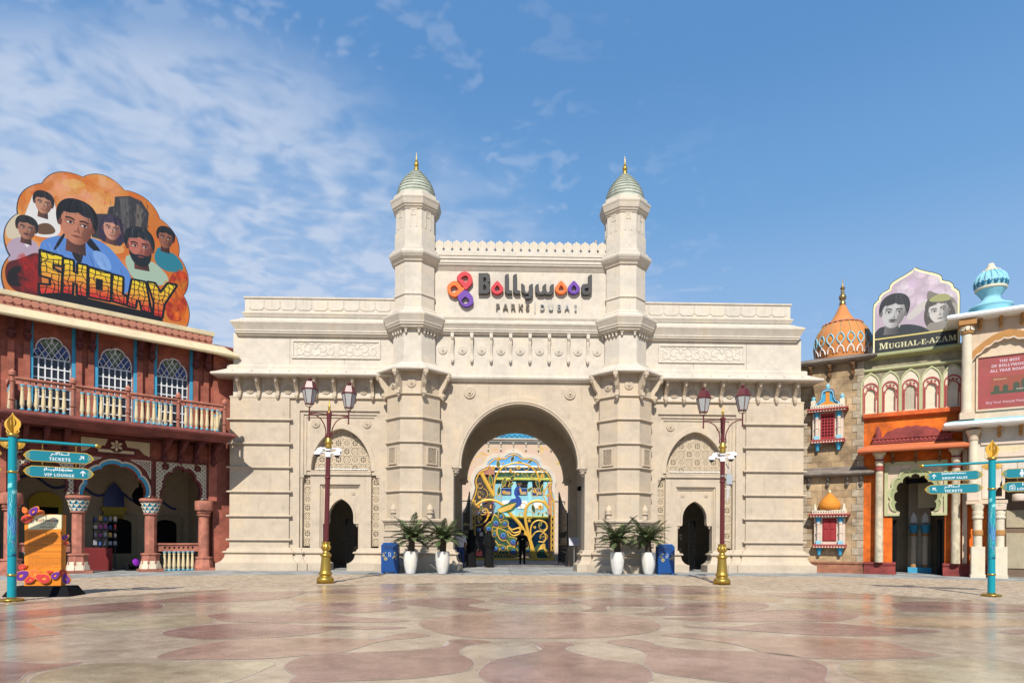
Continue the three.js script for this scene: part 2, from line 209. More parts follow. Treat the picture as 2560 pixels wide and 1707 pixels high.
// a plain painted head for the film boards: no particular person
function portrait(g, x, y, s, o) {
  g.save(); g.translate(x, y); g.rotate(o.tilt || 0); g.scale(s, s);
  const hair = (a) => { g.fillStyle = o.hair; g.beginPath(); a(); g.fill(); };
  if (o.style === 'long') hair(() => { g.moveTo(-1.15, -0.5); g.bezierCurveTo(-1.5, 0.4, -1.4, 1.3, -0.9, 1.8); g.lineTo(0.95, 1.8); g.bezierCurveTo(1.4, 1.3, 1.5, 0.4, 1.15, -0.5); g.bezierCurveTo(0.8, -1.9, -0.8, -1.9, -1.15, -0.5); });
  if (o.style === 'veil') { g.fillStyle = '#e8e6e2'; g.beginPath(); g.moveTo(-1.2, -0.6); g.bezierCurveTo(-1.5, 0.6, -1.7, 1.6, -1.9, 2.4); g.lineTo(1.9, 2.4); g.bezierCurveTo(1.6, 1.4, 1.4, 0.4, 1.2, -0.6); g.bezierCurveTo(0.8, -1.9, -0.8, -1.9, -1.2, -0.6); g.fill(); }
  let gr = g.createLinearGradient(-0.5, 0, 0.6, 0); gr.addColorStop(0, o.dark); gr.addColorStop(1, o.shade); g.fillStyle = gr; g.beginPath(); g.moveTo(-0.5, 0.7); g.lineTo(-0.55, 1.9); g.lineTo(0.6, 1.9); g.lineTo(0.5, 0.7); g.fill();
  hair(() => { g.moveTo(-1.02, 0.3); g.bezierCurveTo(-1.4, -0.7, -1.0, -1.75, 0.05, -1.72); g.bezierCurveTo(1.1, -1.75, 1.4, -0.7, 1.02, 0.3); });
  gr = g.createLinearGradient(-0.9, -0.2, 0.95, 0.3); gr.addColorStop(0, o.skin); gr.addColorStop(0.55, o.skin); gr.addColorStop(1, o.dark); g.fillStyle = gr; g.beginPath(); g.moveTo(-0.86, -0.5); g.bezierCurveTo(-0.95, 0.3, -0.75, 0.85, -0.38, 1.18); g.bezierCurveTo(-0.12, 1.36, 0.16, 1.36, 0.40, 1.18); g.bezierCurveTo(0.78, 0.85, 0.95, 0.3, 0.86, -0.5); g.bezierCurveTo(0.8, -1.25, -0.8, -1.25, -0.86, -0.5); g.fill();
  for (const q of [-1, 1]) { g.fillStyle = o.dark; g.beginPath(); g.ellipse(q * 0.93, 0.05, 0.12, 0.24, 0, 0, 7); g.fill(); g.globalAlpha = 0.35; g.beginPath(); g.ellipse(q * 0.40, -0.10, 0.30, 0.20, 0, 0, 7); g.fill(); g.globalAlpha = 1; g.fillStyle = '#e9dfd6'; g.beginPath(); g.ellipse(q * 0.40, -0.07, 0.19, 0.085, 0, 0, 7); g.fill(); g.fillStyle = '#1b100b'; g.beginPath(); g.arc(q * 0.40 + 0.04, -0.07, 0.085, 0, 7); g.fill(); g.strokeStyle = '#1b120d'; g.lineCap = 'round'; g.lineWidth = 0.10; g.beginPath(); g.moveTo(q * 0.62, -0.30); g.quadraticCurveTo(q * 0.42, -0.42, q * 0.17, -0.30); g.stroke(); g.lineWidth = 0.045; g.beginPath(); g.moveTo(q * 0.60, -0.08); g.quadraticCurveTo(q * 0.40, -0.20, q * 0.20, -0.08); g.stroke(); }
  g.globalAlpha = 0.5; g.fillStyle = o.dark; g.beginPath(); g.moveTo(0.02, -0.28); g.lineTo(0.20, 0.42); g.lineTo(-0.05, 0.50); g.lineTo(0.06, 0.1); g.fill(); g.beginPath(); g.ellipse(0.55, 0.45, 0.24, 0.5, 0.2, 0, 7); g.fill(); g.globalAlpha = 1; g.fillStyle = '#3a1c14'; g.beginPath(); g.ellipse(-0.09, 0.47, 0.05, 0.035, 0, 0, 7); g.ellipse(0.12, 0.47, 0.05, 0.035, 0, 0, 7); g.fill();
  g.fillStyle = o.lip || '#8a463c'; g.beginPath(); g.moveTo(-0.27, 0.76); g.quadraticCurveTo(0, 0.66, 0.29, 0.76); g.quadraticCurveTo(0.02, 0.94, -0.27, 0.76); g.fill(); g.strokeStyle = '#3a1814'; g.lineWidth = 0.03; g.beginPath(); g.moveTo(-0.27, 0.76); g.lineTo(0.29, 0.76); g.stroke();
  if (o.beard) { g.fillStyle = o.hair; g.beginPath(); g.moveTo(-0.85, 0.25); g.quadraticCurveTo(-0.7, 0.7, -0.34, 0.66); g.quadraticCurveTo(0, 0.54, 0.36, 0.66); g.quadraticCurveTo(0.7, 0.7, 0.86, 0.25); g.bezierCurveTo(0.85, 1.1, 0.5, 1.62, 0, 1.62); g.bezierCurveTo(-0.5, 1.62, -0.85, 1.1, -0.85, 0.25); g.fill(); g.fillStyle = o.lip || '#8a463c'; g.beginPath(); g.ellipse(0, 0.80, 0.24, 0.07, 0, 0, 7); g.fill(); }
  if (o.moustache) { g.fillStyle = o.hair; g.beginPath(); g.ellipse(0.01, 0.62, 0.32, 0.075, 0, 0, 7); g.fill(); }
  hair(() => { g.moveTo(-1.05, 0.15); g.bezierCurveTo(-1.35, -0.8, -0.9, -1.7, 0.05, -1.68); g.bezierCurveTo(1.0, -1.7, 1.3, -0.8, 1.03, 0.1); g.quadraticCurveTo(0.85, -0.35, 0.72, -0.72); g.quadraticCurveTo(0.35, -0.62, 0.05, -0.86); g.quadraticCurveTo(-0.4, -0.62, -0.74, -0.66); g.quadraticCurveTo(-0.9, -0.3, -1.05, 0.15); });
  const r = rng(Math.round(x + y)); g.lineWidth = 0.022; for (let i = 0; i < 40; i++) { g.strokeStyle = i % 3 ? 'rgba(120,120,135,0.30)' : 'rgba(0,0,0,0.4)'; const a = -1.0 + r() * 2.0; g.beginPath(); g.moveTo(a * 0.5, -1.62); g.quadraticCurveTo(a * 1.0, -1.3, a * 1.05 + 0.1, -0.75 + Math.abs(a) * 0.5); g.stroke(); }
  g.restore();
}
// ---------- ground ----------
const RING = { x: 0.06, z: 18.06, r: 10.46 };
const groundUV = (g) => g;
function floorMat(c, seed) {
  const t = dataTex(512, (u, v) => { const a = fbm(u * 5, v * 5, 5, 5, 5, seed), b = fbm(u * 26, v * 26, 4, 26, 26, seed + 3), s = vnoise(u * 300, v * 300, 300, 300, seed + 1), k = 0.86 + (a - 0.5) * 0.28 + (b - 0.5) * 0.20 + (s - 0.5) * 0.14; return [k, k * (0.99 + (a - 0.5) * 0.05), k * (0.98 + (a - 0.5) * 0.09)]; }, true, 3.1);
  const m = new THREE.MeshPhysicalMaterial({ color: col(...c), map: t, roughness: 0.40, specularIntensity: 1.0 });
  m.roughnessMap = polishVar; m.bumpMap = polishBump; m.bumpScale = 0.0006; m.side = THREE.DoubleSide; return m;
}
const polishVar = dataTex(512, (u, v) => grey(0.62 + (fbm(u * 6, v * 6, 5, 6, 6, 50) - 0.5) * 0.55 + (vnoise(u * 90, v * 90, 90, 90, 5) - 0.5) * 0.12), false, 4.3);
const polishBump = dataTex(512, (u, v) => grey(fbm(u * 30, v * 30, 4, 30, 30, 61)), false, 1.7);
{
  const up = (g) => { g.rotateX(-Math.PI / 2); return fin(g); };
  struct('ground', up(new THREE.PlaneGeometry(600, 600)).translate(0, -0.06, 0), M.sandGround);
  // polished circular plaza: one cast floor with inlaid coloured panels and pale joints round them
  const disc = up(new THREE.CircleGeometry(RING.r, 128)).translate(RING.x, 0.0, RING.z);
  const plaza = struct('plaza_floor', disc, floorMat([0.56, 0.435, 0.315], 71));
  const rim = fin(new THREE.RingGeometry(RING.r, RING.r + 0.42, 128).rotateX(-Math.PI / 2).translate(RING.x, 0.002, RING.z));
  struct('plaza_border', rim, floorMat([0.50, 0.39, 0.28], 72));
  const pinks = [floorMat([0.455, 0.285, 0.225], 81), floorMat([0.415, 0.255, 0.205], 82), floorMat([0.51, 0.33, 0.245], 83)], sands = [floorMat([0.56, 0.455, 0.30], 84), floorMat([0.57, 0.39, 0.24], 85)];
  const joint = paint([0.54, 0.44, 0.35], { rough: 0.6 });
  const panels = [
    [-7.53,13.2,-7.26,11.82,-6.46,10.92,-5.35,10.54,-5.17,11.45,-5.2,12.51,-6.02,13.15,-6.76,13.35], [-9.2,15.9,-8.54,14.57,-8.15,13.73,-7.72,13.08,-7.01,13.69,-6.67,14.51,-7.1,14.8,-7.6,15.44,-7.86,16,-8.4,16.5], [-8.4,16.0,-7.53,16.37,-6.95,16.92,-6.38,17.36,-6.42,17.6,-6.9,18.1,-7.9,17.4], [-5.43,15.31,-4.76,14.89,-3.87,14.86,-3.19,15.46,-2.63,15.73,-2.13,15.98,-2.55,16.17,-3.32,16.27,-4.09,16.29,-4.67,16.17,-5.03,15.92], [-5.1,17.39,-5.1,16.77,-4.66,16.42,-4.08,16.33,-3.28,16.62,-2.61,16.65,-2.12,16.71,-2.27,16.91,-2.99,16.95,-3.17,17.35,-3.61,17.68,-4.2,17.83,-4.63,17.75], [-4.28,19.05,-4.29,18.45,-4.04,17.91,-3.59,17.73,-2.93,17.72,-2.33,17.79,-2.18,17.43,-1.93,17.27,-1.69,17.48,-1.87,17.7,-2.22,17.96,-2.4,18.43,-2.53,18.78,-2.84,18.91,-3.22,19.1,-3.75,19.13], [-6.2,19.2,-5.19,19.37,-4.87,19.29,-4.92,19.61,-5,19.85,-4.89,20.3,-5.6,20.9,-6.5,20.2], [-2.87,19.43,-2.82,18.97,-2.43,18.75,-1.98,18.64,-1.53,18.42,-1.4,18.19,-1.43,17.87,-1.2,17.81,-0.92,17.97,-1.18,18.26,-1.25,18.7,-1.09,19.19,-1.07,19.47,-1.17,19.73,-1.57,20.01,-2.02,20.1,-2.55,20.18,-2.61,19.93,-2.76,19.69], [-5.25,10.5,-4.32,9.44,-3.04,8.83,-2.42,9.33,-2.83,10.41,-3.72,11.08,-4.72,11.01], [-4.41,14.18,-4.25,13.51,-3.5,13.22,-2.59,13.73,-2.5,14.37,-2.97,14.83,-3.69,14.82,-4.16,14.63], [-2.92,13.2,-2.57,12.39,-1.69,12.1,-1.08,12.81,-1.39,13.69,-0.94,14.46,-1.35,14.61,-2.17,13.91], [-1.98,16.24,-1.65,15.42,-0.97,14.93,-0.6,14.86,0.67,14.88,1.42,15.48,1.5,16.52,1.13,17.18,0.43,17.63,-0.66,17.72,-1.21,17.6,-1.66,17.13], [-1.0,12.48,-0.53,11.89,0.38,12.01,0.74,12.74,0.26,13.42,-0.56,13.37], [-1.0,19.68,-0.88,19.19,-0.69,18.95,-0.35,18.55,-0.42,18.1,-0.15,17.98,0.05,18.17,-0.08,18.54,0.2,19.06,0.55,19.35,0.57,19.81,0.39,20.18,-0.28,20.38,-0.72,20.34,-0.97,20.01], [-0.81,9.24,-0.09,8.15,0.94,7.91,2.0,8.05,1.15,9.65,-0.08,10.4], [0.82,12.87,1.4,12.07,2.34,12.03,2.6,13.12,2.28,13.68,1.24,13.79,1.06,14.61,0.62,14.55,0.89,14], [1.45,15.02,1.99,14.51,2.54,13.4,3.6,12.86,4.4,13.05,4.13,13.89,3.36,14.6,2.62,15.1,1.9,15.17], [2.1,9.09,3.32,8.61,4.5,8.93,4.75,10.01,3.99,11.01,3.05,10.75,2.4,10.46], [1.79,15.55,2.55,15.36,3.25,14.65,4.29,14.26,5.19,14.41,5.2,15.07,4.43,15.82,3.51,15.97,2.52,15.95,2,15.8], [1.83,16.51,2.44,16.63,3.29,16.11,4.22,16.21,4.66,16.56,5.26,16.93,4.71,17.21,3.97,17.43,3.3,17.35,2.73,17.04,2.08,16.78], [1.29,17.37,1.64,17.23,1.98,17.51,2.67,17.53,3.37,17.52,3.87,17.87,3.86,18.49,3.92,18.84,3.16,19.03,2.58,19.04,2.12,18.79,1.99,18.22,1.74,17.82,1.41,17.55], [0.49,17.92,0.82,17.74,1,18,1.03,18.26,1.38,18.52,1.96,18.62,2.32,18.88,2.36,19.39,2.19,19.8,2.02,20.08,1.97,20.33,1.24,20.17,0.84,19.95,0.6,19.67,0.62,19.24,0.76,18.81,0.71,18.39,0.52,18.16], [7.08,12.95,8.1,12.5,8.9,12.9,9.4,13.6,8.47,14.48,7.06,14.52,6.39,14.37], [5.46,10.75,6.7,10.4,7.6,11.5,6.48,12.01,5.53,11.51], [6.04,16.98,6.57,16.75,6.94,16.85,6.18,17.22],
  ];
  const sandPanels = [[-6.9,16.6,-6.2,15.6,-5.6,15.2,-5.1,15.9,-5.0,16.3,-5.3,16.9,-6.1,17.1], [-4.6,11.4,-3.6,11.25,-2.7,10.6,-2.4,11.6,-3.0,12.6,-4.2,13.2,-5.0,12.6], [-4.8,19.4,-3.9,19.3,-3.1,19.25,-3.0,19.6,-3.2,20.3,-4.2,20.5,-4.8,20.1], [2.5,11.2,3.4,11.3,4.6,10.9,5.2,11.7,4.9,12.7,3.6,12.6,2.8,12.0], [4.7,13.4,5.9,12.6,6.7,12.9,6.2,14.2,5.5,14.6,4.6,14.0], [5.4,15.5,6.8,15.2,7.4,16.0,6.2,16.6,5.4,16.6,4.8,16.2], [2.6,19.3,3.6,19.1,4.2,18.9,4.4,19.6,3.4,20.3,2.4,20.2], [-0.9,10.9,0.4,10.7,1.3,10.2,1.7,11.2,0.6,11.7,-0.6,11.6]];
  const shapeOf = (a, grow) => {
    const pts = []; for (let i = 0; i < a.length; i += 2) pts.push(V3(a[i], 0, a[i + 1]));
    const c = new THREE.CatmullRomCurve3(pts, true, 'catmullrom', 0.5).getPoints(pts.length * 9), m = c.reduce((s, p) => s.add(p), V3(0, 0, 0)).multiplyScalar(1 / c.length);
    return poly(c.slice(0, -1).map((p, i, arr) => { const q = arr[(i + 1) % arr.length], o = arr[(i + arr.length - 1) % arr.length], tx = q.x - o.x, tz = q.z - o.z, l = Math.hypot(tx, tz) || 1, s = ((p.x - m.x) * tz - (p.z - m.z) * tx) > 0 ? 1 : -1; return [p.x + s * tz / l * grow, -(p.z - s * tx / l * grow)]; }));
  };
  const lay = (a, m, i, y) => {
    const p = part('floor_panel', fin(new THREE.ShapeGeometry(shapeOf(a, 0)).rotateX(-Math.PI / 2).translate(0, y, 0)), m, plaza), ring = shapeOf(a, 0.010); ring.holes.push(new THREE.Path(shapeOf(a, 0.0005).getPoints()));
    part('joint', fin(new THREE.ShapeGeometry(ring).rotateX(-Math.PI / 2).translate(0, y + 0.0008, 0)), joint, p);
  };
  sandPanels.forEach((a, i) => lay(a, sands[i % 2], i, 0.0012)); panels.forEach((a, i) => lay(a, pinks[(i * 7) % 3], i, 0.0026));

  // grey concrete walk along the foot of the buildings
  const walk = [[-21, 9.5], [-14.81, 6.9], [-12.87, 4.93], [-10.1, 3.72], [-5.66, 3.06], [-0.33, 2.9], [5.6, 3.05], [10.53, 2.85], [13.65, 3.95], [16.33, 5.2], [23, 8.6]];
  const slabs = new THREE.Group(); slabs.name = numbered('pavement'); slabs.userData.kind = 'structure'; scene.add(slabs);
  const wg = []; for (let i = 0; i < walk.length - 1; i++) {
    const a = walk[i], b = walk[i + 1], n = Math.max(1, Math.round(Math.hypot(b[0] - a[0], b[1] - a[1]) / 1.6));
    for (let k = 0; k < n; k++) {
      const p = [lerp(a[0], b[0], k / n) + 0.006, lerp(a[1], b[1], k / n)], q = [lerp(a[0], b[0], (k + 1) / n) - 0.006, lerp(a[1], b[1], (k + 1) / n)], back = -4;
      const s = poly([[p[0], -p[1]], [q[0], -q[1]], [q[0], -back], [p[0], -back]]);
      part('slab', fin(new THREE.ExtrudeGeometry(s, { depth: 0.05, bevelEnabled: false }).rotateX(-Math.PI / 2).translate(0, -0.05 + (k % 2) * 0.0015, 0)), M.concrete, slabs);
    }
  }
  // block paving between the walk and the circle
  const base = new THREE.Group(); base.name = numbered('block_paving'); base.userData.kind = 'structure'; scene.add(base);
  const walkZ = (x) => { for (let i = 0; i < walk.length - 1; i++) if (x >= walk[i][0] && x < walk[i + 1][0]) return lerp(walk[i][1], walk[i + 1][1], (x - walk[i][0]) / (walk[i + 1][0] - walk[i][0])); return 99; };
  const bed = poly([...walk.map((p) => [p[0], -p[1] - 0.0]), [23, -30], [-21, -30]]); const hp = []; for (let i = 0; i < 96; i++) { const t = i / 96 * Math.PI * 2; hp.push([RING.x + (RING.r + 0.4) * Math.cos(t), -(RING.z + (RING.r + 0.4) * Math.sin(t))]); } hole(bed, hp);
  part('paving_bed', fin(new THREE.ShapeGeometry(bed).rotateX(-Math.PI / 2).translate(0, -0.026, 0)), paint([0.20, 0.15, 0.10]), base);
  const r = rng(5), L = 0.205, Wd = 0.102, gap = 0.013, spots = [];
  for (let i = -130; i < 130; i++) for (let j = -150; j < 210; j++) {                // herringbone, turned 45 degrees
    for (const hz of [0, 1]) {
      const bx = (i * 4 + j) * Wd / 1, bz = j * Wd; let x, z, rot;
      if (hz === 0) { x = bx + L / 2; z = bz + Wd / 2; rot = 0; } else { x = bx + 2 * Wd + Wd / 2; z = bz; rot = Math.PI / 2; }
      const c = Math.SQRT1_2, X = (x - z) * c - 0.5, Z = (x + z) * c + 6;
      if (X < -16.5 || X > 17.5 || Z > 17.5) continue;
      if (Z < walkZ(X) + 0.08) continue;
      const d = Math.hypot(X - RING.x, Z - RING.z); if (d < RING.r + 0.50) continue;
      spots.push([X, Z, rot - Math.PI / 4, r()]);
    }
  }
  const bg = fin(new THREE.BoxGeometry(L - gap, 0.03, Wd - gap)), tones = [[0.56, 0.43, 0.29], [0.44, 0.32, 0.21], [0.62, 0.49, 0.34], [0.51, 0.40, 0.295]].map((c) => paint(c));
  const eye = camera.position, near = spots.map((s, k) => [k, Math.hypot(s[0] - eye.x, s[1] - eye.z), Math.abs((s[0] - eye.x) / (eye.z - s[1]))]).filter((s) => s[2] < 0.78 && spots[s[0]][1] < 24).sort((a, b) => a[1] - b[1]).slice(0, 300), pick = new Set(near.map((s) => s[0]));
  const rest = []; spots.forEach((s, k) => { if (pick.has(k)) { const o = piece('paver', bg, tones[Math.floor(s[3] * 4)], base, s[0], -0.0165 + (s[3] * 7 % 1) * 0.002, s[1], s[2]); } else rest.push(s); });
  const im = new THREE.InstancedMesh(bg, paint([1, 1, 1]), rest.length), mm = new THREE.Matrix4(), q = new THREE.Quaternion(), cc = new THREE.Color();
  rest.forEach((s, k) => { q.setFromAxisAngle(V3(0, 1, 0), s[2]); mm.compose(V3(s[0], -0.0165 + (s[3] * 7 % 1) * 0.002, s[1]), q, V3(1, 1, 1)); im.setMatrixAt(k, mm); const t = [[0.56, 0.43, 0.29], [0.44, 0.32, 0.21], [0.62, 0.49, 0.34], [0.51, 0.40, 0.295]][Math.floor(s[3] * 4)]; cc.setRGB(...t); im.setColorAt(k, cc); });
  im.name = 'far_pavers'; im.userData.kind = 'stuff'; base.add(im);
  console.log('pavers', spots.length);
}
// ---------- entrance gate ----------
const gate = thing('entrance_gate', 'beige carved entrance gate with round arch and two domed octagonal towers', 'gate');
const roundelG = (() => { const g = lathe([[0, 0.055], [0.035, 0.05], [0.05, 0.025], [0.068, 0.022], [0.08, 0.036], [0.098, 0.036], [0.11, 0.018], [0.132, 0.016], [0.146, 0.03], [0.168, 0.024], [0.18, 0.0]], 24); g.scale(1, 1.55, 1); g.rotateX(Math.PI / 2); return uvm(g); })();
const roundelBig = roundelG.clone().scale(1.33, 1.33, 1.33);
const dropG = lathe([[0, -0.13], [0.022, -0.12], [0.036, -0.10], [0.03, -0.085], [0.052, -0.07], [0.06, -0.045], [0.05, -0.02], [0.062, 0]], 12);
function bracketGeo(h, out, w, fat = 1) {                        // carved S bracket hanging on a wall at z = 0, top at y = 0
  const p = [[0, 0], [out, 0], [out, -0.16 * h], [out * 0.86, -0.18 * h], [out * 0.74, -0.34 * h], [out * 0.5 * fat, -0.52 * h], [out * 0.3 * fat, -0.66 * h], [out * 0.26 * fat, -0.76 * h], [out * 0.42 * fat, -0.78 * h], [out * 0.42 * fat, -0.90 * h], [out * 0.22, -0.93 * h], [0, -0.94 * h]];
  const g = ext(poly(p.map(([z, y]) => [z, y])), w * 0.8, -w * 0.4); g.rotateY(-Math.PI / 2);
  return merge([uvm(g), box(-w / 2, w / 2, -0.15 * h, 0.002, out - w * 0.85, out + 0.012), mv(dropG.clone().scale(w * 8, w * 7, w * 8), 0, -0.15 * h, out - w * 0.42), box(-w / 2, w / 2, -0.9 * h, -0.79 * h, 0, out * 0.44 * fat + 0.01), mv(dropG.clone().scale(w * 8, w * 7, w * 8), 0, -0.9 * h, out * 0.22 * fat + 0.03)]);
}
// perforated tiles of the screens, three patterns
function jaliTile(kind, s) {
  const q = poly(rectPts(-s / 2, s / 2, -s / 2, s / 2)), ell = (cx, cy, a, b, r, n = 8) => hole(q, Array.from({ length: n }, (_, i) => { const t = -i / n * Math.PI * 2, x = a * Math.cos(t), y = b * Math.sin(t); return [cx + x * Math.cos(r) - y * Math.sin(r), cy + x * Math.sin(r) + y * Math.cos(r)]; }));
  if (kind === 0) { for (let k = 0; k < 8; k++) { const t = k * Math.PI / 4, R = s * (k % 2 ? 0.30 : 0.28); ell(R * Math.cos(t), R * Math.sin(t), s * 0.13, s * 0.075, t); } ell(0, 0, s * 0.085, s * 0.075, 0, 6); for (const [a, b] of [[1, 1], [1, -1], [-1, 1], [-1, -1]]) ell(a * s * 0.425, b * s * 0.425, s * 0.05, s * 0.05, 0, 5); }
  if (kind === 1) { for (let k = 0; k < 8; k++) { const t = (k + 0.5) * Math.PI / 4; ell(s * 0.33 * Math.cos(t), s * 0.33 * Math.sin(t), s * 0.088, s * 0.058, t + 1.57, 6); ell(s * 0.165 * Math.cos(t + 0.39), s * 0.165 * Math.sin(t + 0.39), s * 0.068, s * 0.042, t + 0.39, 5); } for (const [a, b] of [[1, 1], [1, -1], [-1, 1], [-1, -1]]) ell(a * s * 0.43, b * s * 0.43, s * 0.05, s * 0.04, Math.PI / 4 * a * b, 6); }
  if (kind === 2) { for (const [a, b] of [[1, 1], [1, -1], [-1, 1], [-1, -1]]) { ell(a * s * 0.30, b * s * 0.30, s * 0.11, s * 0.068, -Math.PI / 4 * a * b, 6); ell(a * s * 0.13, b * s * 0.13, s * 0.08, s * 0.05, Math.PI / 4 * a * b, 5); ell(a * s * 0.44, b * s * 0.13, s * 0.04, s * 0.09, 0, 6); ell(a * s * 0.13, b * s * 0.44, s * 0.09, s * 0.04, 0, 6); } ell(0, s * 0.27, s * 0.05, s * 0.07, 0, 6); ell(0, -s * 0.27, s * 0.05, s * 0.07, 0, 6); ell(s * 0.27, 0, s * 0.07, s * 0.05, 0, 6); ell(-s * 0.27, 0, s * 0.07, s * 0.05, 0, 6); }
  return fin(new THREE.ExtrudeGeometry(q, { depth: 0.05, bevelEnabled: false, curveSegments: 4 }));
}
const JALI = [0, 1, 2].map((k) => jaliTile(k, 0.318)), JALIS = [0, 1, 2].map((k) => jaliTile(k, 0.302));
const plinthProf = [[0.42, 0], [0.42, 0.285], [0.36, 0.30], [0.27, 0.36], [0.20, 0.46], [0.165, 0.58], [0.16, 0.645], [0.15, 0.65], [0.20, 0.665], [0.235, 0.69], [0.235, 0.725], [0.20, 0.75], [0.13, 0.76], [0.11, 0.80], [0.10, 0.85], [0.05, 0.87], [0.02, 0.90]];
const arabesqueG = (() => {                                     // scroll relief of a frieze panel, 3.3 x 0.6
  const out = [], half = [];
  const spiral = (cx, cy, r, t0, turns, s) => { const p = []; for (let i = 0; i <= 22; i++) { const t = i / 22, a = t0 + s * t * turns * Math.PI * 2, R = r * (1 - 0.72 * t); p.push([cx + R * Math.cos(a), cy + R * Math.sin(a), 0]); } return tube(p, 0.015, 22, 5); };
  for (const cx of [-0.83, 0.83]) {
    for (const s of [-1, 1]) {
      half.push(spiral(cx + s * 0.27, 0.02, 0.24, s > 0 ? Math.PI : 0, 1.1, -s), spiral(cx + s * 0.62, -0.04, 0.20, s > 0 ? Math.PI : 0, 1.05, s));
      half.push(tube([[cx, -0.26, 0], [cx + s * 0.16, -0.20, 0], [cx + s * 0.30, -0.27, 0], [cx + s * 0.52, -0.20, 0], [cx + s * 0.80, -0.27, 0]], 0.015, 20, 5));
      half.push(tube([[cx, 0.27, 0], [cx + s * 0.14, 0.18, 0], [cx + s * 0.30, 0.27, 0], [cx + s * 0.5, 0.22, 0], [cx + s * 0.78, 0.27, 0]], 0.013, 20, 5));
      for (const [a, b, rr] of [[0.12, 0.06, 0.5], [0.40, 0.14, -0.6], [0.47, -0.14, 0.9], [0.72, 0.12, 0.2], [0.2, -0.1, 1.2], [0.58, 0.2, 0.6]]) half.push(mv(ball(0.05, 0, 0, 0, 1, 0.42, 0.25, 8), cx + s * a, b, 0, 0, s * rr));
    }
    half.push(mv(ball(0.07, 0, 0, 0, 0.5, 1.1, 0.25, 8), cx, 0.06, 0));
  }
  const g = merge(half); g.scale(1, 1, 0.9); return uvm(g);
})();
function oct(prof, cx, cz) { return sweep(prof.map(([a, y]) => [a - 1, y]), OCT(1, cx, cz), true); }
const TW = { x: 4.1, z: -0.06 };

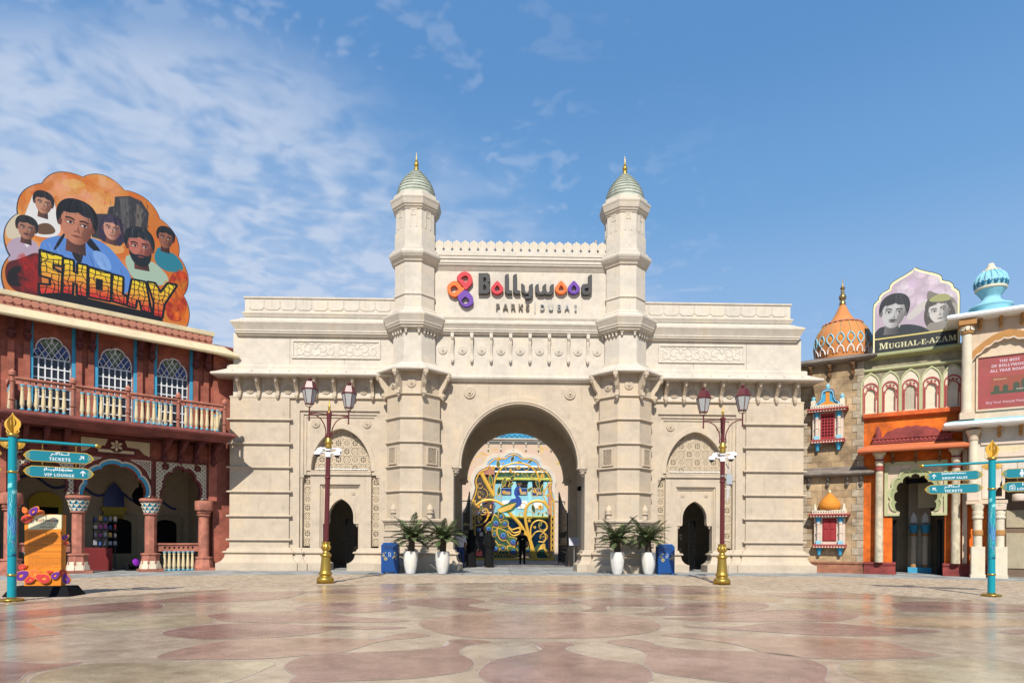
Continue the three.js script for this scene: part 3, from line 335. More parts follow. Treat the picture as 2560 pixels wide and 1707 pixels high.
function buildTower(sd) {
  const cx = TW.x * sd, cz = TW.z;
  const shaft = part('tower', [oct([[1.0, 0], [1.0, 7.7]], cx, cz)], M.sand, gate);
  const add = (n, g, m = M.sand) => part(n, g, m, shaft);
  add('plinth', oct([[1.44, 0], [1.44, 0.285], [1.38, 0.30], [1.30, 0.40], [1.235, 0.55], [1.22, 0.645], [1.21, 0.65], [1.26, 0.665], [1.295, 0.69], [1.295, 0.725], [1.26, 0.75], [1.19, 0.76], [1.17, 0.80], [1.16, 0.88], [1.10, 0.90]], cx, cz));
  add('base_course', oct([[1.11, 0.88], [1.11, 1.0], [1.15, 1.01], [1.15, 1.05], [1.11, 1.06], [1.11, 1.10], [1.14, 1.11], [1.14, 1.13], [1.10, 1.14], [1.10, 1.33], [1.14, 1.34], [1.14, 1.37], [1.08, 1.39], [1.06, 1.55], [1.10, 1.57], [1.10, 1.60], [1.07, 1.62], [1.07, 1.80], [1.11, 1.83], [1.11, 1.88], [1.14, 1.90], [1.18, 1.93], [1.18, 1.985], [1.15, 2.02], [1.05, 2.04], [1.0, 2.05]], cx, cz));
  for (let f = 0; f < 8; f++) {                                  // carved frieze of the base, one strip a face
    const a = f * Math.PI / 4, bits = []; for (let k = -5; k <= 5; k++) { if (k % 3 === 0) bits.push(box(k * 0.075 - 0.03, k * 0.075 + 0.03, 1.15, 1.325, 0, 0.012)); else bits.push(mv(ball(0.03, 0, 0, 0, 1, 1.9, 0.4, 6), k * 0.075, 1.235, 0.004)); }
    if (f < 3 || f > 5) part('frieze', bits.map((b) => mv(b, cx + 1.10 * Math.sin(a), 0, cz + 1.10 * Math.cos(a), a)), M.sand, shaft);
  }
  for (const y of [3.06, 3.99, 4.91, 5.83, 6.72]) add('band', oct([[0.99, y - 0.035], [1.05, y - 0.035], [1.075, y - 0.012], [1.075, y + 0.02], [1.04, y + 0.045], [0.99, y + 0.05]], cx, cz));
  // lattice windows on the two slanted front faces
  const wf = [poly(rectPts(-0.24, 0.24, 4.08, 4.74))]; hole(wf[0], rectPts(-0.20, 0.20, 4.12, 4.70));
  for (const s of [-1, 1]) { const a = s * Math.PI / 4, place = (g) => mv(g, cx + 1.0 * Math.sin(a), 0, cz + 1.0 * Math.cos(a), a);
    const w = part('lattice_window', [place(ext(wf[0], 0.08, 0, 0.006))], M.sand, shaft); }
  for (const s of [-1, 1]) { const a = s * Math.PI / 4, place = (g) => mv(g, cx + 1.0 * Math.sin(a), 0, cz + 1.0 * Math.cos(a), a); part('lattice', place(lattice(() => true, -0.2, 0.2, 4.12, 4.70, 0.075, 0.018, 0.045, 0.03, [0.62, -0.62])), M.sand, shaft); part('backing', place(box(-0.2, 0.2, 4.12, 4.70, 0.002, 0.006)), M.sand, shaft); }
  // little domed kiosks in relief above the base
  for (const s of [-1, 1]) { const a = s * Math.PI / 8 * 1.9, px = cx + 1.02 * Math.sin(a), pz = cz + 1.02 * Math.cos(a);
    part('relief_kiosk', [cyl(0.10, 0.10, 2.05, 2.24, px, pz, 8), cyl(0.16, 0.16, 2.24, 2.28, px, pz, 8), cyl(0.12, 0.12, 2.28, 2.34, px, pz, 12), lathe([[0.13, 2.34], [0.14, 2.38], [0.125, 2.45], [0.085, 2.50], [0.09, 2.515], [0.05, 2.54], [0.02, 2.59], [0, 2.64]], 14, px, 0, pz)], M.sand, shaft); }
  // frieze with roundels, brackets on the corners, eave
  for (let f = -2; f <= 2; f++) { const a = f * Math.PI / 4; piece('roundel', roundelG, M.sand, shaft, cx + 1.0 * Math.sin(a), 7.12, cz + 1.0 * Math.cos(a), a); }
  const bg = bracketGeo(0.98, 0.47, 0.165, 1.15);
  for (let f = -2; f <= 1; f++) { const a = (22.5 + 45 * f) * Math.PI / 180, R = 1.0 / Math.cos(Math.PI / 8) - 0.02; piece('bracket', bg, M.sand, shaft, cx + R * Math.sin(a), 7.56, cz + R * Math.cos(a), a); }
  add('eave', oct([[0.95, 7.55], [1.24, 7.555], [1.30, 7.53], [1.36, 7.53], [1.395, 7.56], [1.40, 7.60], [1.37, 7.635], [1.32, 7.65], [0.93, 7.93], [0.93, 7.96], [0.87, 7.965], [0.87, 8.03], [0.8, 8.05]], cx, cz), M.cream);
  const up = part('upper_shaft', oct([[0.80, 7.9], [0.80, 9.4]], cx, cz), M.cream, gate), addU = (n, g, m = M.cream) => part(n, g, m, up);
  const pend = lathe([[0, -0.16], [0.018, -0.15], [0.04, -0.12], [0.052, -0.09], [0.04, -0.055], [0.05, -0.045], [0.06, -0.02], [0.06, 0]], 10);
  const pendB = merge([pend, box(-0.07, 0.07, 0, 0.06, -0.07, 0.07)]);
  for (let f = -2; f <= 2; f++) { const a = f * Math.PI / 4, offs = f === 0 ? [-0.245, 0.245] : [-0.24, -0.08, 0.08, 0.24]; for (const o of offs) piece('pendant', pendB, M.cream, up, cx + 0.86 * Math.sin(a) + o * Math.cos(a), 9.16, cz + 0.86 * Math.cos(a) - o * Math.sin(a), a); }
  addU('cornice', oct([[0.78, 9.215], [0.98, 9.22], [1.0, 9.29], [1.05, 9.31], [1.05, 9.36], [1.08, 9.38], [1.09, 9.44], [1.145, 9.56], [1.185, 9.64], [1.185, 9.70], [1.15, 9.71], [0.86, 9.90], [0.84, 9.90], [0.84, 9.96], [0.79, 10.02], [0.75, 10.03]], cx, cz));
  OCT(1.02, cx, cz).slice(0, 4).forEach(([x, z]) => { const d = Math.hypot(x - cx, z - cz), nx = (x - cx) / d, nz = (z - cz) / d; addU('roof_rib', rod([cx + nx * 1.24, 9.71, cz + nz * 1.24], [cx + nx * 0.95, 9.885, cz + nz * 0.95], 0.02)); });
  const top = part('turret', oct([[0.75, 9.95], [0.75, 12.4]], cx, cz), M.cream, gate), addT = (n, g, m = M.cream) => part(n, g, m, top);
  addT('band', oct([[0.74, 10.50], [0.785, 10.51], [0.79, 10.55], [0.77, 10.575], [0.74, 10.59]], cx, cz));
  addT('cornice', oct([[0.74, 11.76], [0.80, 11.765], [0.82, 11.82], [0.90, 11.90], [0.965, 12.0], [0.98, 12.07], [0.965, 12.10], [0.93, 12.13], [0.93, 12.17], [0.86, 12.20], [0.86, 12.28], [0.80, 12.32], [0.765, 12.34]], cx, cz));
  addT('lantern_stage', oct([[0.765, 12.3], [0.765, 12.94], [0.73, 12.955], [0.73, 13.75]], cx, cz));
  const niche = poly(rectPts(-0.115, 0.115, 13.10, 13.72)); hole(niche, [[-0.085, 13.1], ...[[-0.085, 13.52], [-0.06, 13.60], [0, 13.67], [0.06, 13.60], [0.085, 13.52]], [0.085, 13.1]]);
  for (let f = -2; f <= 2; f++) { const a = f * Math.PI / 4, ngs = [mv(box(-0.13, -0.10, 13.08, 13.74, -0.02, 0.022), 0), box(0.10, 0.13, 13.08, 13.74, -0.02, 0.022), box(-0.13, 0.13, 13.70, 13.74, -0.02, 0.024), ext(hole(poly(rectPts(-0.10, 0.10, 13.5, 13.70)), pointed(0.08, 13.5, 13.66, 5)), 0.012, 0)]; part('niche', ngs.map((g) => mv(g, cx + 0.73 * Math.sin(a), 0, cz + 0.73 * Math.cos(a), a)), M.cream, top); }
  addT('cornice', oct([[0.72, 13.74], [0.76, 13.75], [0.78, 13.80], [0.82, 13.83], [0.82, 13.88], [0.86, 13.90], [0.88, 13.97], [0.905, 14.06], [0.937, 14.13], [0.937, 14.19], [0.90, 14.22], [0.81, 14.25], [0.81, 14.36], [0.79, 14.385], [0.70, 14.39]], cx, cz));
  const dp = [0.755, 0.742, 0.715, 0.675, 0.62, 0.545, 0.45, 0.34, 0.22, 0.105].map((r, k) => [r, 14.375 + k * 0.1165]);
  const dome = part('dome', lathe(dp.map(([r, y]) => [Math.max(0.02, r - 0.02), y]), 40, cx, 0, cz), M.copperRim, gate);
  for (let k = 0; k < 9; k++) { const a = dp[k], b = dp[k + 1]; part('dome_ring', lathe([[a[0] - 0.03, a[1] - 0.004], [a[0] + 0.012, a[1] + 0.006], [a[0] + 0.014, a[1] + 0.028], [lerp(a[0], b[0], 0.55) + 0.014, lerp(a[1], b[1], 0.55)], [b[0] + 0.008, b[1] - 0.012], [b[0] - 0.02, b[1] - 0.002]], 40, cx, 0, cz), M.copper, dome); }
  part('finial', lathe([[0.11, 15.40], [0.11, 15.43], [0.085, 15.45], [0.085, 15.475], [0.10, 15.49], [0.075, 15.515], [0.075, 15.53], [0.05, 15.55], [0.085, 15.60], [0.098, 15.65], [0.085, 15.70], [0.04, 15.745], [0.03, 15.76], [0.055, 15.785], [0.055, 15.81], [0.025, 15.835], [0.02, 15.90], [0.03, 15.915], [0.012, 15.94], [0.008, 16.12], [0, 16.13]], 20, cx, 0, cz), M.gold, gate);
}

function buildWing(sd) {
  const m = (g) => (sd < 0 ? mirror(g) : g), S = (n, geos, mt, par) => part(n, [].concat(geos).map(m), mt, par), px = (n, g, mt, par, x, y, z, ry = 0) => piece(n, g, mt, par, x * sd, y, z, ry * sd);
  // main wall with the portal opening
  const w = poly(rectPts(4.7, 11.4, 0, 9.42)); hole(w, rectPts(5.58, 8.75, 0.0, 6.34)); const wshape = poly([[4.7, 0], [5.58, 0], [5.58, 6.34], [8.75, 6.34], [8.75, 0], [11.4, 0], [11.4, 6.84], [4.7, 6.84]]);
  const wing = S('wing_wall', [ext(wshape, 0.9, -0.9)], M.sand, gate), add = (n, g, mt = M.sand) => S(n, g, mt, wing);
  const uwl = S('upper_wall', [ext(poly(rectPts(4.7, 11.37, 6.83, 9.42)), 0.88, -0.905)], M.cream, gate); for (const [a, b] of [[4.7, 7.0], [7.0, 9.15], [9.15, 11.38]]) for (const [c, d] of [[6.84, 8.02], [8.02, 9.42]]) S('wall_panel', ext(poly(rectPts(a + 0.012, b - (b > 11 ? 0.006 : 0.012), c + 0.004, d - 0.004)), 0.028, -0.034, 0.005), M.cream, uwl);
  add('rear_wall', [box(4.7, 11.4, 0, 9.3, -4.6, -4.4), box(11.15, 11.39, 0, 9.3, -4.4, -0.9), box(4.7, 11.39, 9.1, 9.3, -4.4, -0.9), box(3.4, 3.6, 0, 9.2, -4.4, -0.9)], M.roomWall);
  // corner pier with its string courses
  add('corner_pier', [ext(poly(rectPts(9.13, 11.46, 0.6, 6.80)), 0.10, -0.02, 0.004)]);
  for (const y of [1.2, 2.14, 3.1, 4.06, 5.0, 5.95]) add('string_course', sweep([[0.0, -0.045], [0.05, -0.045], [0.055, -0.03], [0.09, -0.03], [0.10, 0.0], [0.085, 0.03], [0.0, 0.04]].map(([o, yy]) => [o, y + yy]), [[9.11, -0.1], [9.11, 0.08], [11.47, 0.08], [11.47, -0.4]]));
  add('frieze_band', sweep([[0, 6.80], [0.07, 6.80], [0.09, 6.82], [0.09, 6.86], [0.04, 6.89], [0, 6.90]], [[4.9, 0], [11.4, 0], [11.4, -0.8]]));
  // eave on carved brackets
  add('eave', sweep([[0, 7.60], [0.40, 7.60], [0.46, 7.575], [0.53, 7.575], [0.585, 7.59], [0.62, 7.63], [0.615, 7.68], [0.57, 7.715], [0.52, 7.725], [0.16, 7.93], [0.16, 8.06], [0.13, 8.10], [0.04, 8.11], [0, 8.11]], [[4.9, 0], [11.4, 0], [11.4, -2.2]]), M.cream);
  const bg = bracketGeo(0.80, 0.43, 0.155);
  for (let k = 0; k < 8; k++) { const x = 11.08 - k * 0.747; px('bracket', bg, M.sand, wing, x, 7.60, 0); if (k < 7) px('roundel', roundelG, M.sand, wing, x - 0.373, 7.16, 0); }
  for (let k = 0; k < 8; k++) add('roof_rib', mv(box(-0.02, 0.02, -0.07, 0.07, -0.016, 0.016), 11.25 - k * 0.735, 7.80, 0.41, 0, 0, -1.04), M.cream);
  // carved panel
  S('relief_panel', ext(hole(poly(rectPts(5.57, 9.06, 8.41, 9.13)), rectPts(5.63, 9.0, 8.47, 9.07)), 0.045, 0.0, 0.006), M.creamPale, gate);
  const rp = S('panel_ground', box(5.6, 9.03, 8.44, 9.10, -0.01, 0.012), M.creamPale, gate); S('arabesque', mv(arabesqueG, 7.31, 8.77, 0.016), M.creamPale, rp);
  // upper cornice and parapet
  add('cornice', sweep([[0, 9.27], [0.10, 9.275], [0.12, 9.33], [0.17, 9.35], [0.17, 9.40], [0.20, 9.42], [0.20, 9.47], [0.24, 9.55], [0.30, 9.66], [0.335, 9.72], [0.335, 9.78], [0.30, 9.80], [0.04, 9.95], [0.02, 9.98]], [[4.7, 0], [11.05, 0], [11.05, -1.5]]), M.cream);
  for (let k = 0; k < 8; k++) add('roof_rib', mv(box(-0.022, 0.022, -0.08, 0.08, -0.014, 0.014), 10.95 - k * 0.735, 9.875, 0.17, 0, -0.35, -0.95), M.cream);
  const par = S('parapet', box(4.7, 10.94, 9.9, 10.78, -0.75, -0.02), M.cream, gate);
  S('ledge', sweep([[0, 10.02], [0.02, 10.04], [0.055, 10.12], [0.085, 10.17], [0.085, 10.21], [0.04, 10.235], [0, 10.25]], [[4.7, -0.02], [10.94, -0.02], [10.94, -0.75]]), M.cream, par);
  S('coping', sweep([[0, 10.765], [0.035, 10.77], [0.045, 10.80], [0.045, 10.84], [0.0, 10.855]], [[4.7, -0.02], [10.94, -0.02], [10.94, -0.75]]), M.cream, par);
  S('coping_top', box(4.7, 10.94, 10.78, 10.853, -0.75, -0.03), M.cream, par);
  for (let k = 0; k < 9; k++) { const x0 = 10.19 - k * 0.6265, x1 = x0 + 0.575; S('parapet_panel', ext(poly([[x0 + 0.09, 10.325], [x1 - 0.09, 10.325], [x1, 10.405], [x1, 10.70], [x0, 10.70], [x0, 10.405]]), 0.022, -0.03, 0.012), M.cream, par); }
  // portal: stepped frames, pointed arch with a perforated screen, sill
  const fr = (x0, x1, top, t, z) => { const s = poly([[x0, 3.80], [x1, 3.80], [x1, top], [x0, top]]); return ext(hole(s, rectPts(x0 + t, x1 - t, 3.79, top - t)), 0.5, z - 0.5); };
  const U = (x0, x1, top, t, z) => ext(poly([[x0, 3.80], [x0 + t, 3.80], [x0 + t, top - t], [x1 - t, top - t], [x1 - t, 3.80], [x1, 3.80], [x1, top], [x0, top]]), 0.5, z - 0.5, 0);
  const portal = S('portal_frame', [U(5.58, 8.75, 6.34, 0.135, -0.07)], M.sand, gate), addP = (n, g, mt = M.sand) => S(n, g, mt, portal);
  addP('inner_frame', U(5.715, 8.615, 6.205, 0.105, -0.12));
  const pc = 7.135, spand = poly([[5.82, 3.80], [5.82, 6.10], [8.51, 6.10], [8.51, 3.80], [pc + 1.2, 3.80], ...softPoint(1.2, 4.02, 5.66, 16, pc), [pc - 1.2, 3.80]].map((p) => p));
  addP('spandrel', ext(spand, 0.4, -0.56));
  const av = poly([[pc + 1.36, 3.97], ...softPoint(1.36, 4.02, 5.86, 16, pc), [pc - 1.36, 3.97], [pc - 1.2, 3.97], ...softPoint(1.2, 4.02, 5.66, 16, pc).reverse(), [pc + 1.2, 3.97]]); addP('archivolt', ext(av, 0.30, -0.42, 0.012));
  for (const s of [-1, 1]) px('roundel', roundelG, M.sand, portal, pc + s * 1.02, 5.86, -0.155);
  addP('sill', sweep([[-0.2, 3.80], [0.06, 3.80], [0.06, 3.87], [0.03, 3.885], [0.05, 3.95], [0.02, 3.975], [-0.2, 3.975]], [[5.93, -0.10], [8.34, -0.10]]));
  addP('cable_tube', rod([6.12, 4.06, -0.33], [8.2, 4.06, -0.33], 0.016), M.white);
  const scr = S('screen_frame', ext(poly([[pc - 1.25, 3.97], [pc + 1.25, 3.97], [pc + 1.25, 4.0], [pc - 1.25, 4.0]]), 0.06, -0.45), M.screen, gate);
  const PAT = [[1, 2, 0, 1, 2, 1, 2, 1], [2, 0, 1, 2, 0, 1, 0, 2], [0, 1, 2, 0, 1, 2, 1, 0], [1, 2, 0, 1, 0, 1, 2, 1], [2, 1, 0, 1, 2, 1, 0, 2]];
  for (let i = 0; i < 8; i++) for (let j = 0; j < 5; j++) { const x = (i - 3.5) * 0.332, y = 4.12 + j * 0.332, hw = y - 0.17 < 4.1 ? 1.2 : 1.2 * Math.sqrt(Math.max(0, 1 - Math.pow((y - 0.17 - 4.02) / 1.68, 2.2))); if (Math.abs(x) - 0.16 < hw) px('screen_tile', JALI[PAT[j][i]], M.screen, scr, pc + x, y, -0.44); }
  const gr = []; for (let i = 0; i <= 8; i++) gr.push(box(pc + (i - 4) * 0.332 - 0.012, pc + (i - 4) * 0.332 + 0.012, 3.97, 5.7, -0.445, -0.375)); for (let j = 0; j <= 5; j++) gr.push(box(pc - 1.3, pc + 1.3, 3.954 + j * 0.332 - 0.012, 3.954 + j * 0.332 + 0.012, -0.447, -0.377)); S('screen_grid', gr, M.screen, scr);
  // lower portal: slim screens, door surround, inner cusped arch
  const low = S('portal_base', [box(8.66, 8.75, 0, 3.8, -0.6, -0.10), box(5.58, 5.61, 0, 3.8, -0.6, -0.10), box(5.58, 8.75, 3.66, 3.80, -0.7, -0.30)], M.sand, gate), addL = (n, g, mt = M.sand) => S(n, g, mt, low);
  for (const [x, sg] of [[8.68, -1], [5.63, 1]]) addL('corbel', [box(x - 0.09, x + 0.09, 3.70, 3.79, -0.3, -0.06), cyl(0.05, 0.10, 3.58, 3.70, x, -0.16, 8), cyl(0.03, 0.055, 3.50, 3.58, x, -0.16, 8)]);
  for (const x of [8.50, 5.762]) { const sc = S('side_screen', [box(x - 0.165, x - 0.15, 0.90, 3.72, -0.34, -0.26), box(x + 0.15, x + 0.165, 0.90, 3.72, -0.34, -0.26)], M.screen, gate); for (let k = 0; k < 8; k++) { px('screen_tile', JALIS[[2, 0, 1, 2, 0, 1, 2, 0][k]], M.screen, sc, x, 1.11 + k * 0.345, -0.33); S('rail', box(x - 0.152, x + 0.152, 1.262 + k * 0.345, 1.303 + k * 0.345, -0.335, -0.268), M.screen, sc); } }
  addL('door_surround', ext(poly([[5.93, 0], [6.36, 0], [6.36, 3.43], [7.97, 3.43], [7.97, 0], [8.34, 0], [8.34, 3.81], [5.93, 3.81]]), 0.5, -0.62, 0.006));
  addL('surround_mould', ext(poly([[6.36, 0], [6.42, 0], [6.42, 3.36], [7.91, 3.36], [7.91, 0], [7.97, 0], [7.97, 3.43], [6.36, 3.43]]), 0.4, -0.58));
  addL('inner_surround', ext(poly([[6.42, 0], [6.46, 0], [6.46, 3.30], [7.87, 3.30], [7.87, 0], [7.91, 0], [7.91, 3.36], [6.42, 3.36]]), 0.35, -0.58));
  const dc = 7.15, arch = pointed(0.50, 2.15, 2.86, 10, dc), panel = poly([[6.46, 1.93], [dc - 0.5, 1.93], ...arch.slice().reverse(), [dc + 0.5, 1.93], [7.87, 1.93], [7.87, 3.30], [6.46, 3.30]]);
  addL('door_arch', ext(panel, 0.25, -0.52, 0.008));
  addL('door_archivolt', ext(poly([[dc + 0.57, 1.93], ...pointed(0.57, 2.15, 2.95, 10, dc), [dc - 0.57, 1.93], [dc - 0.5, 1.93], ...arch.slice().reverse(), [dc + 0.5, 1.93]]), 0.04, -0.27, 0.008));
  for (const s of [-1, 1]) { px('roundel', roundelG.clone().scale(0.55, 0.55, 0.55), M.sand, low, dc + s * 0.48, 3.10, -0.262); addL('corbel', [box(dc + s * 0.61 - 0.1, dc + s * 0.61 + 0.1, 1.86, 1.93, -0.5, -0.22), cyl(0.03, 0.08, 1.74, 1.86, dc + s * 0.63, -0.32, 8)]); }
  // plinth in four steps
  const pl = S('plinth', sweep(plinthProf, [[9.10, -0.3], [9.10, 0.05], [11.42, 0.05], [11.42, -0.9]]), M.sand, gate);
  S('plinth_step', sweep(plinthProf.map(([o, y]) => [o, y * 0.994]), [[8.74, -0.3], [8.74, -0.02], [9.3, -0.02]]), M.sand, pl);
  S('plinth_step', sweep(plinthProf.map(([o, y]) => [o, y * 0.988]), [[7.93, -0.5], [7.93, -0.10], [8.8, -0.10]]), M.sand, pl);
  S('plinth_step', sweep(plinthProf.map(([o, y]) => [o, y * 0.988]), [[5.2, -0.10], [6.36, -0.10], [6.36, -0.5]]), M.sand, pl);
  // open iron leaf inside the doorway
  const leaf = S('door_leaf', [box(-0.02, 0.02, 0.05, 2.1, -0.02, 0.02), box(0.6, 0.64, 0.05, 2.1, -0.02, 0.02), box(0, 0.64, 0.05, 0.1, -0.02, 0.02), box(0, 0.64, 2.06, 2.1, -0.02, 0.02), lattice(() => true, 0, 0.62, 0.08, 2.08, 0.14, 0.02, 0.02, -0.01), lattice(() => true, 0, 0.62, 0.08, 2.08, 0.16, 0.014, 0.016, -0.012, [0, Math.PI / 2])].map((g) => mv(g, 6.75 + (sd < 0 ? 0.05 : 0.35), 0, -0.8, 0.9 * 1)), M.iron, gate);
}

// ---- middle: round arch, sign wall, battlements ----
{
  const wallHole = withLegs(arcPts(2.62, 4.15, 6.80, 32), -0.01);
  const low = part('arch_wall', ext(poly([[-3.7, 0], ...wallHole.slice().reverse().map((p) => [p[0], Math.max(0, p[1])]), [3.7, 0], [3.7, 7.6], [-3.7, 7.6]]), 1.0, -0.9), M.sand, gate);
  const ring = (w0, a0, w1, a1) => poly([...withLegs(arcPts(w1, 4.15, a1, 36), 4.15).slice(1, -1), ...arcPts(w0, 4.15, a0, 36).reverse()]);
  part('archivolt', ext(ring(2.33, 6.64, 2.60, 6.90), 0.42, -0.18, 0.015), M.sand, low);
  part('arch_moulding', ext(ring(2.58, 6.88, 2.68, 6.975), 0.13, 0.06, 0.018), M.sand, low);
  part('arch_bead', ext(ring(2.40, 6.71, 2.43, 6.74), 0.03, 0.25, 0.008), M.sand, low);
  for (const s of [-1, 1]) part('corbel', [box(s * 2.30, s * 2.66, 4.08, 4.15, -0.25, 0.27), box(s * 2.40, s * 2.64, 4.0, 4.08, -0.2, 0.22), ball(0.13, s * 2.52, 3.95, 0.03, 1, 0.9, 1.3), ball(0.06, s * 2.55, 3.83, 0.03)], M.sand, low);
  for (const s of [-1, 1]) {
    const g = sweep(plinthProf.map(([o, y]) => [o * 0.8, y * 0.96]), [[2.62, -5.9], [2.62, 0.12], [3.5, 0.12]].map((p) => p)), h = s < 0 ? mirror(sweep(plinthProf.map(([o, y]) => [o * 0.8, y * 0.96]), [[2.62, -0.9], [2.62, 0.12], [3.6, 0.12]])) : sweep(plinthProf.map(([o, y]) => [o * 0.8, y * 0.96]), [[2.62, -0.9], [2.62, 0.12], [3.6, 0.12]]);
    part('jamb_plinth', h, M.sand, low);
    piece('roundel', roundelBig, M.sand, low, s * 2.0, 7.09, 0.1);
  }
  const up = part('upper_wall', ext(poly(rectPts(-3.6, 3.6, 7.59, 12.2)), 1.0, -0.895), M.cream, gate);
  part('moulding', sweep([[0, 7.52], [0.10, 7.53], [0.13, 7.57], [0.17, 7.60], [0.20, 7.66], [0.19, 7.72], [0.14, 7.765], [0.06, 7.78], [0, 7.785]], [[-3.4, 0.1], [3.4, 0.1]]), M.cream, up);
  const bg = bracketGeo(1.16, 0.25, 0.125, 1.0);
  for (let k = 0; k < 8; k++) piece('bracket', bg, M.cream, up, -2.69 + k * 0.7685, 9.40, 0.105);
  for (let k = 0; k < 9; k++) piece('roundel', roundelG, M.cream, up, -3.07 + k * 0.7685, 8.78, 0.105);
  part('cornice', sweep([[0, 9.39], [0.10, 9.395], [0.12, 9.45], [0.17, 9.47], [0.17, 9.52], [0.20, 9.54], [0.20, 9.59], [0.25, 9.68], [0.30, 9.75], [0.30, 9.81], [0.26, 9.83], [0.04, 9.97], [0.05, 9.99], [0.09, 10.06], [0.09, 10.12], [0.05, 10.14], [0, 10.15]], [[-3.4, 0.1], [3.4, 0.1]]), M.cream, up);
  for (let k = 0; k < 8; k++) part('roof_rib', mv(box(-0.02, 0.02, -0.07, 0.07, -0.012, 0.012), -2.6 + k * 0.74, 9.90, 0.255, 0, 0, -1.0), M.cream, up);
  part('top_cornice', sweep([[0, 11.93], [0.02, 11.94], [0.10, 12.06], [0.16, 12.12], [0.16, 12.17], [0.19, 12.19], [0.19, 12.30], [0.23, 12.33], [0.23, 12.38], [0.19, 12.41], [0.19, 12.44], [0.22, 12.46], [0.22, 12.50], [0.12, 12.52], [0.12, 12.66], [-0.1, 12.66]], [[-3.4, 0.1], [3.4, 0.1]]), M.cream, up);
  part('parapet', box(-3.5, 3.5, 12.15, 12.65, -0.6, 0.18), M.cream, gate);
  const ms = new THREE.Shape(); ms.moveTo(-0.155, 0); ms.lineTo(-0.155, 0.05); ms.bezierCurveTo(-0.10, 0.08, -0.10, 0.12, -0.15, 0.16); ms.bezierCurveTo(-0.17, 0.24, -0.16, 0.36, -0.12, 0.40); ms.bezierCurveTo(-0.08, 0.42, -0.03, 0.43, 0, 0.48); ms.bezierCurveTo(0.03, 0.43, 0.08, 0.42, 0.12, 0.40); ms.bezierCurveTo(0.16, 0.36, 0.17, 0.24, 0.15, 0.16); ms.bezierCurveTo(0.10, 0.12, 0.10, 0.08, 0.155, 0.05); ms.lineTo(0.155, 0);
  const mg = ext(ms, 0.14, -0.07, 0.012, 6);
  for (let k = 0; k < 20; k++) piece('merlon', mg, M.cream, gate, -3.23 + k * 0.341, 12.645, 0.10);
  part('rear_finial', lathe([[0.10, 12.9], [0.09, 13.0], [0.05, 13.1], [0.08, 13.16], [0.03, 13.22], [0.02, 13.5], [0, 13.55]], 12, 3.1, 0, -0.5), M.gold, gate);
}
for (const sd of [-1, 1]) {                                        // towers are laid out about x = 4.1, then set to their true girth and height
  const before = new Set(gate.children); buildTower(sd); const K = [[1.2, 1.022], [7, 1.022], [9.9, 1.026], [14.2, 1.027], [15.35, 1.039], [20, 1.039]];
  const fy = (y) => { if (y <= 1.2) return y; for (let i = 0; i < 5; i++) if (y <= K[i + 1][0]) return 1.2 + (y - 1.2) * lerp(K[i][1], K[i + 1][1], (y - K[i][0]) / (K[i + 1][0] - K[i][0])); return y; }, fx = (x) => 4.19 * sd + (x - 4.1 * sd) * 1.03, fz = (z) => -0.06 + (z + 0.06) * 1.03;
  for (const c of gate.children) if (!before.has(c)) c.traverse((m) => { if (m.position.y !== 0) { m.position.set(fx(m.position.x), fy(m.position.y), fz(m.position.z)); return; } const p = m.geometry.attributes.position; for (let i = 0; i < p.count; i++) p.setXYZ(i, fx(p.getX(i)), fy(p.getY(i)), fz(p.getZ(i))); p.needsUpdate = true; });
}
 buildWing(-1); buildWing(1);

// ---- passage behind the arch ----
{
  const tun = withLegs(arcPts(2.95, 4.3, 7.1, 28), 0);
  const v = part('passage_vault', [ext(poly([[-4.6, 0], ...tun.slice().reverse(), [4.6, 0], [4.6, 7.55], [-4.6, 7.55]]), 4.4, -5.3)], M.soffit, gate);
  const rear = withLegs(arcPts(2.62, 4.15, 6.70, 28), 0);
  part('rear_arch_wall', [ext(poly([[-4.6, 0], ...rear.slice().reverse(), [4.6, 0], [4.6, 7.55], [-4.6, 7.55]]), 0.8, -6.1)], M.passage, gate);
  part('rear_archivolt', [ext(poly([...arcPts(2.64, 4.15, 6.72, 30), ...arcPts(2.36, 4.15, 6.5, 30).reverse()]), 0.5, -5.9)], M.passage, gate);
  for (const s of [-1, 1]) part('corbel', [box(s * 2.32, s * 2.68, 4.05, 4.15, -5.95, -5.3), box(s * 2.42, s * 2.66, 3.95, 4.05, -5.9, -5.4)], M.passage, gate);
  part('passage_camera', [ball(0.09, 2.86, 3.6, -3.6), box(2.80, 2.96, 3.66, 3.72, -3.7, -3.5)], M.black, gate);
}
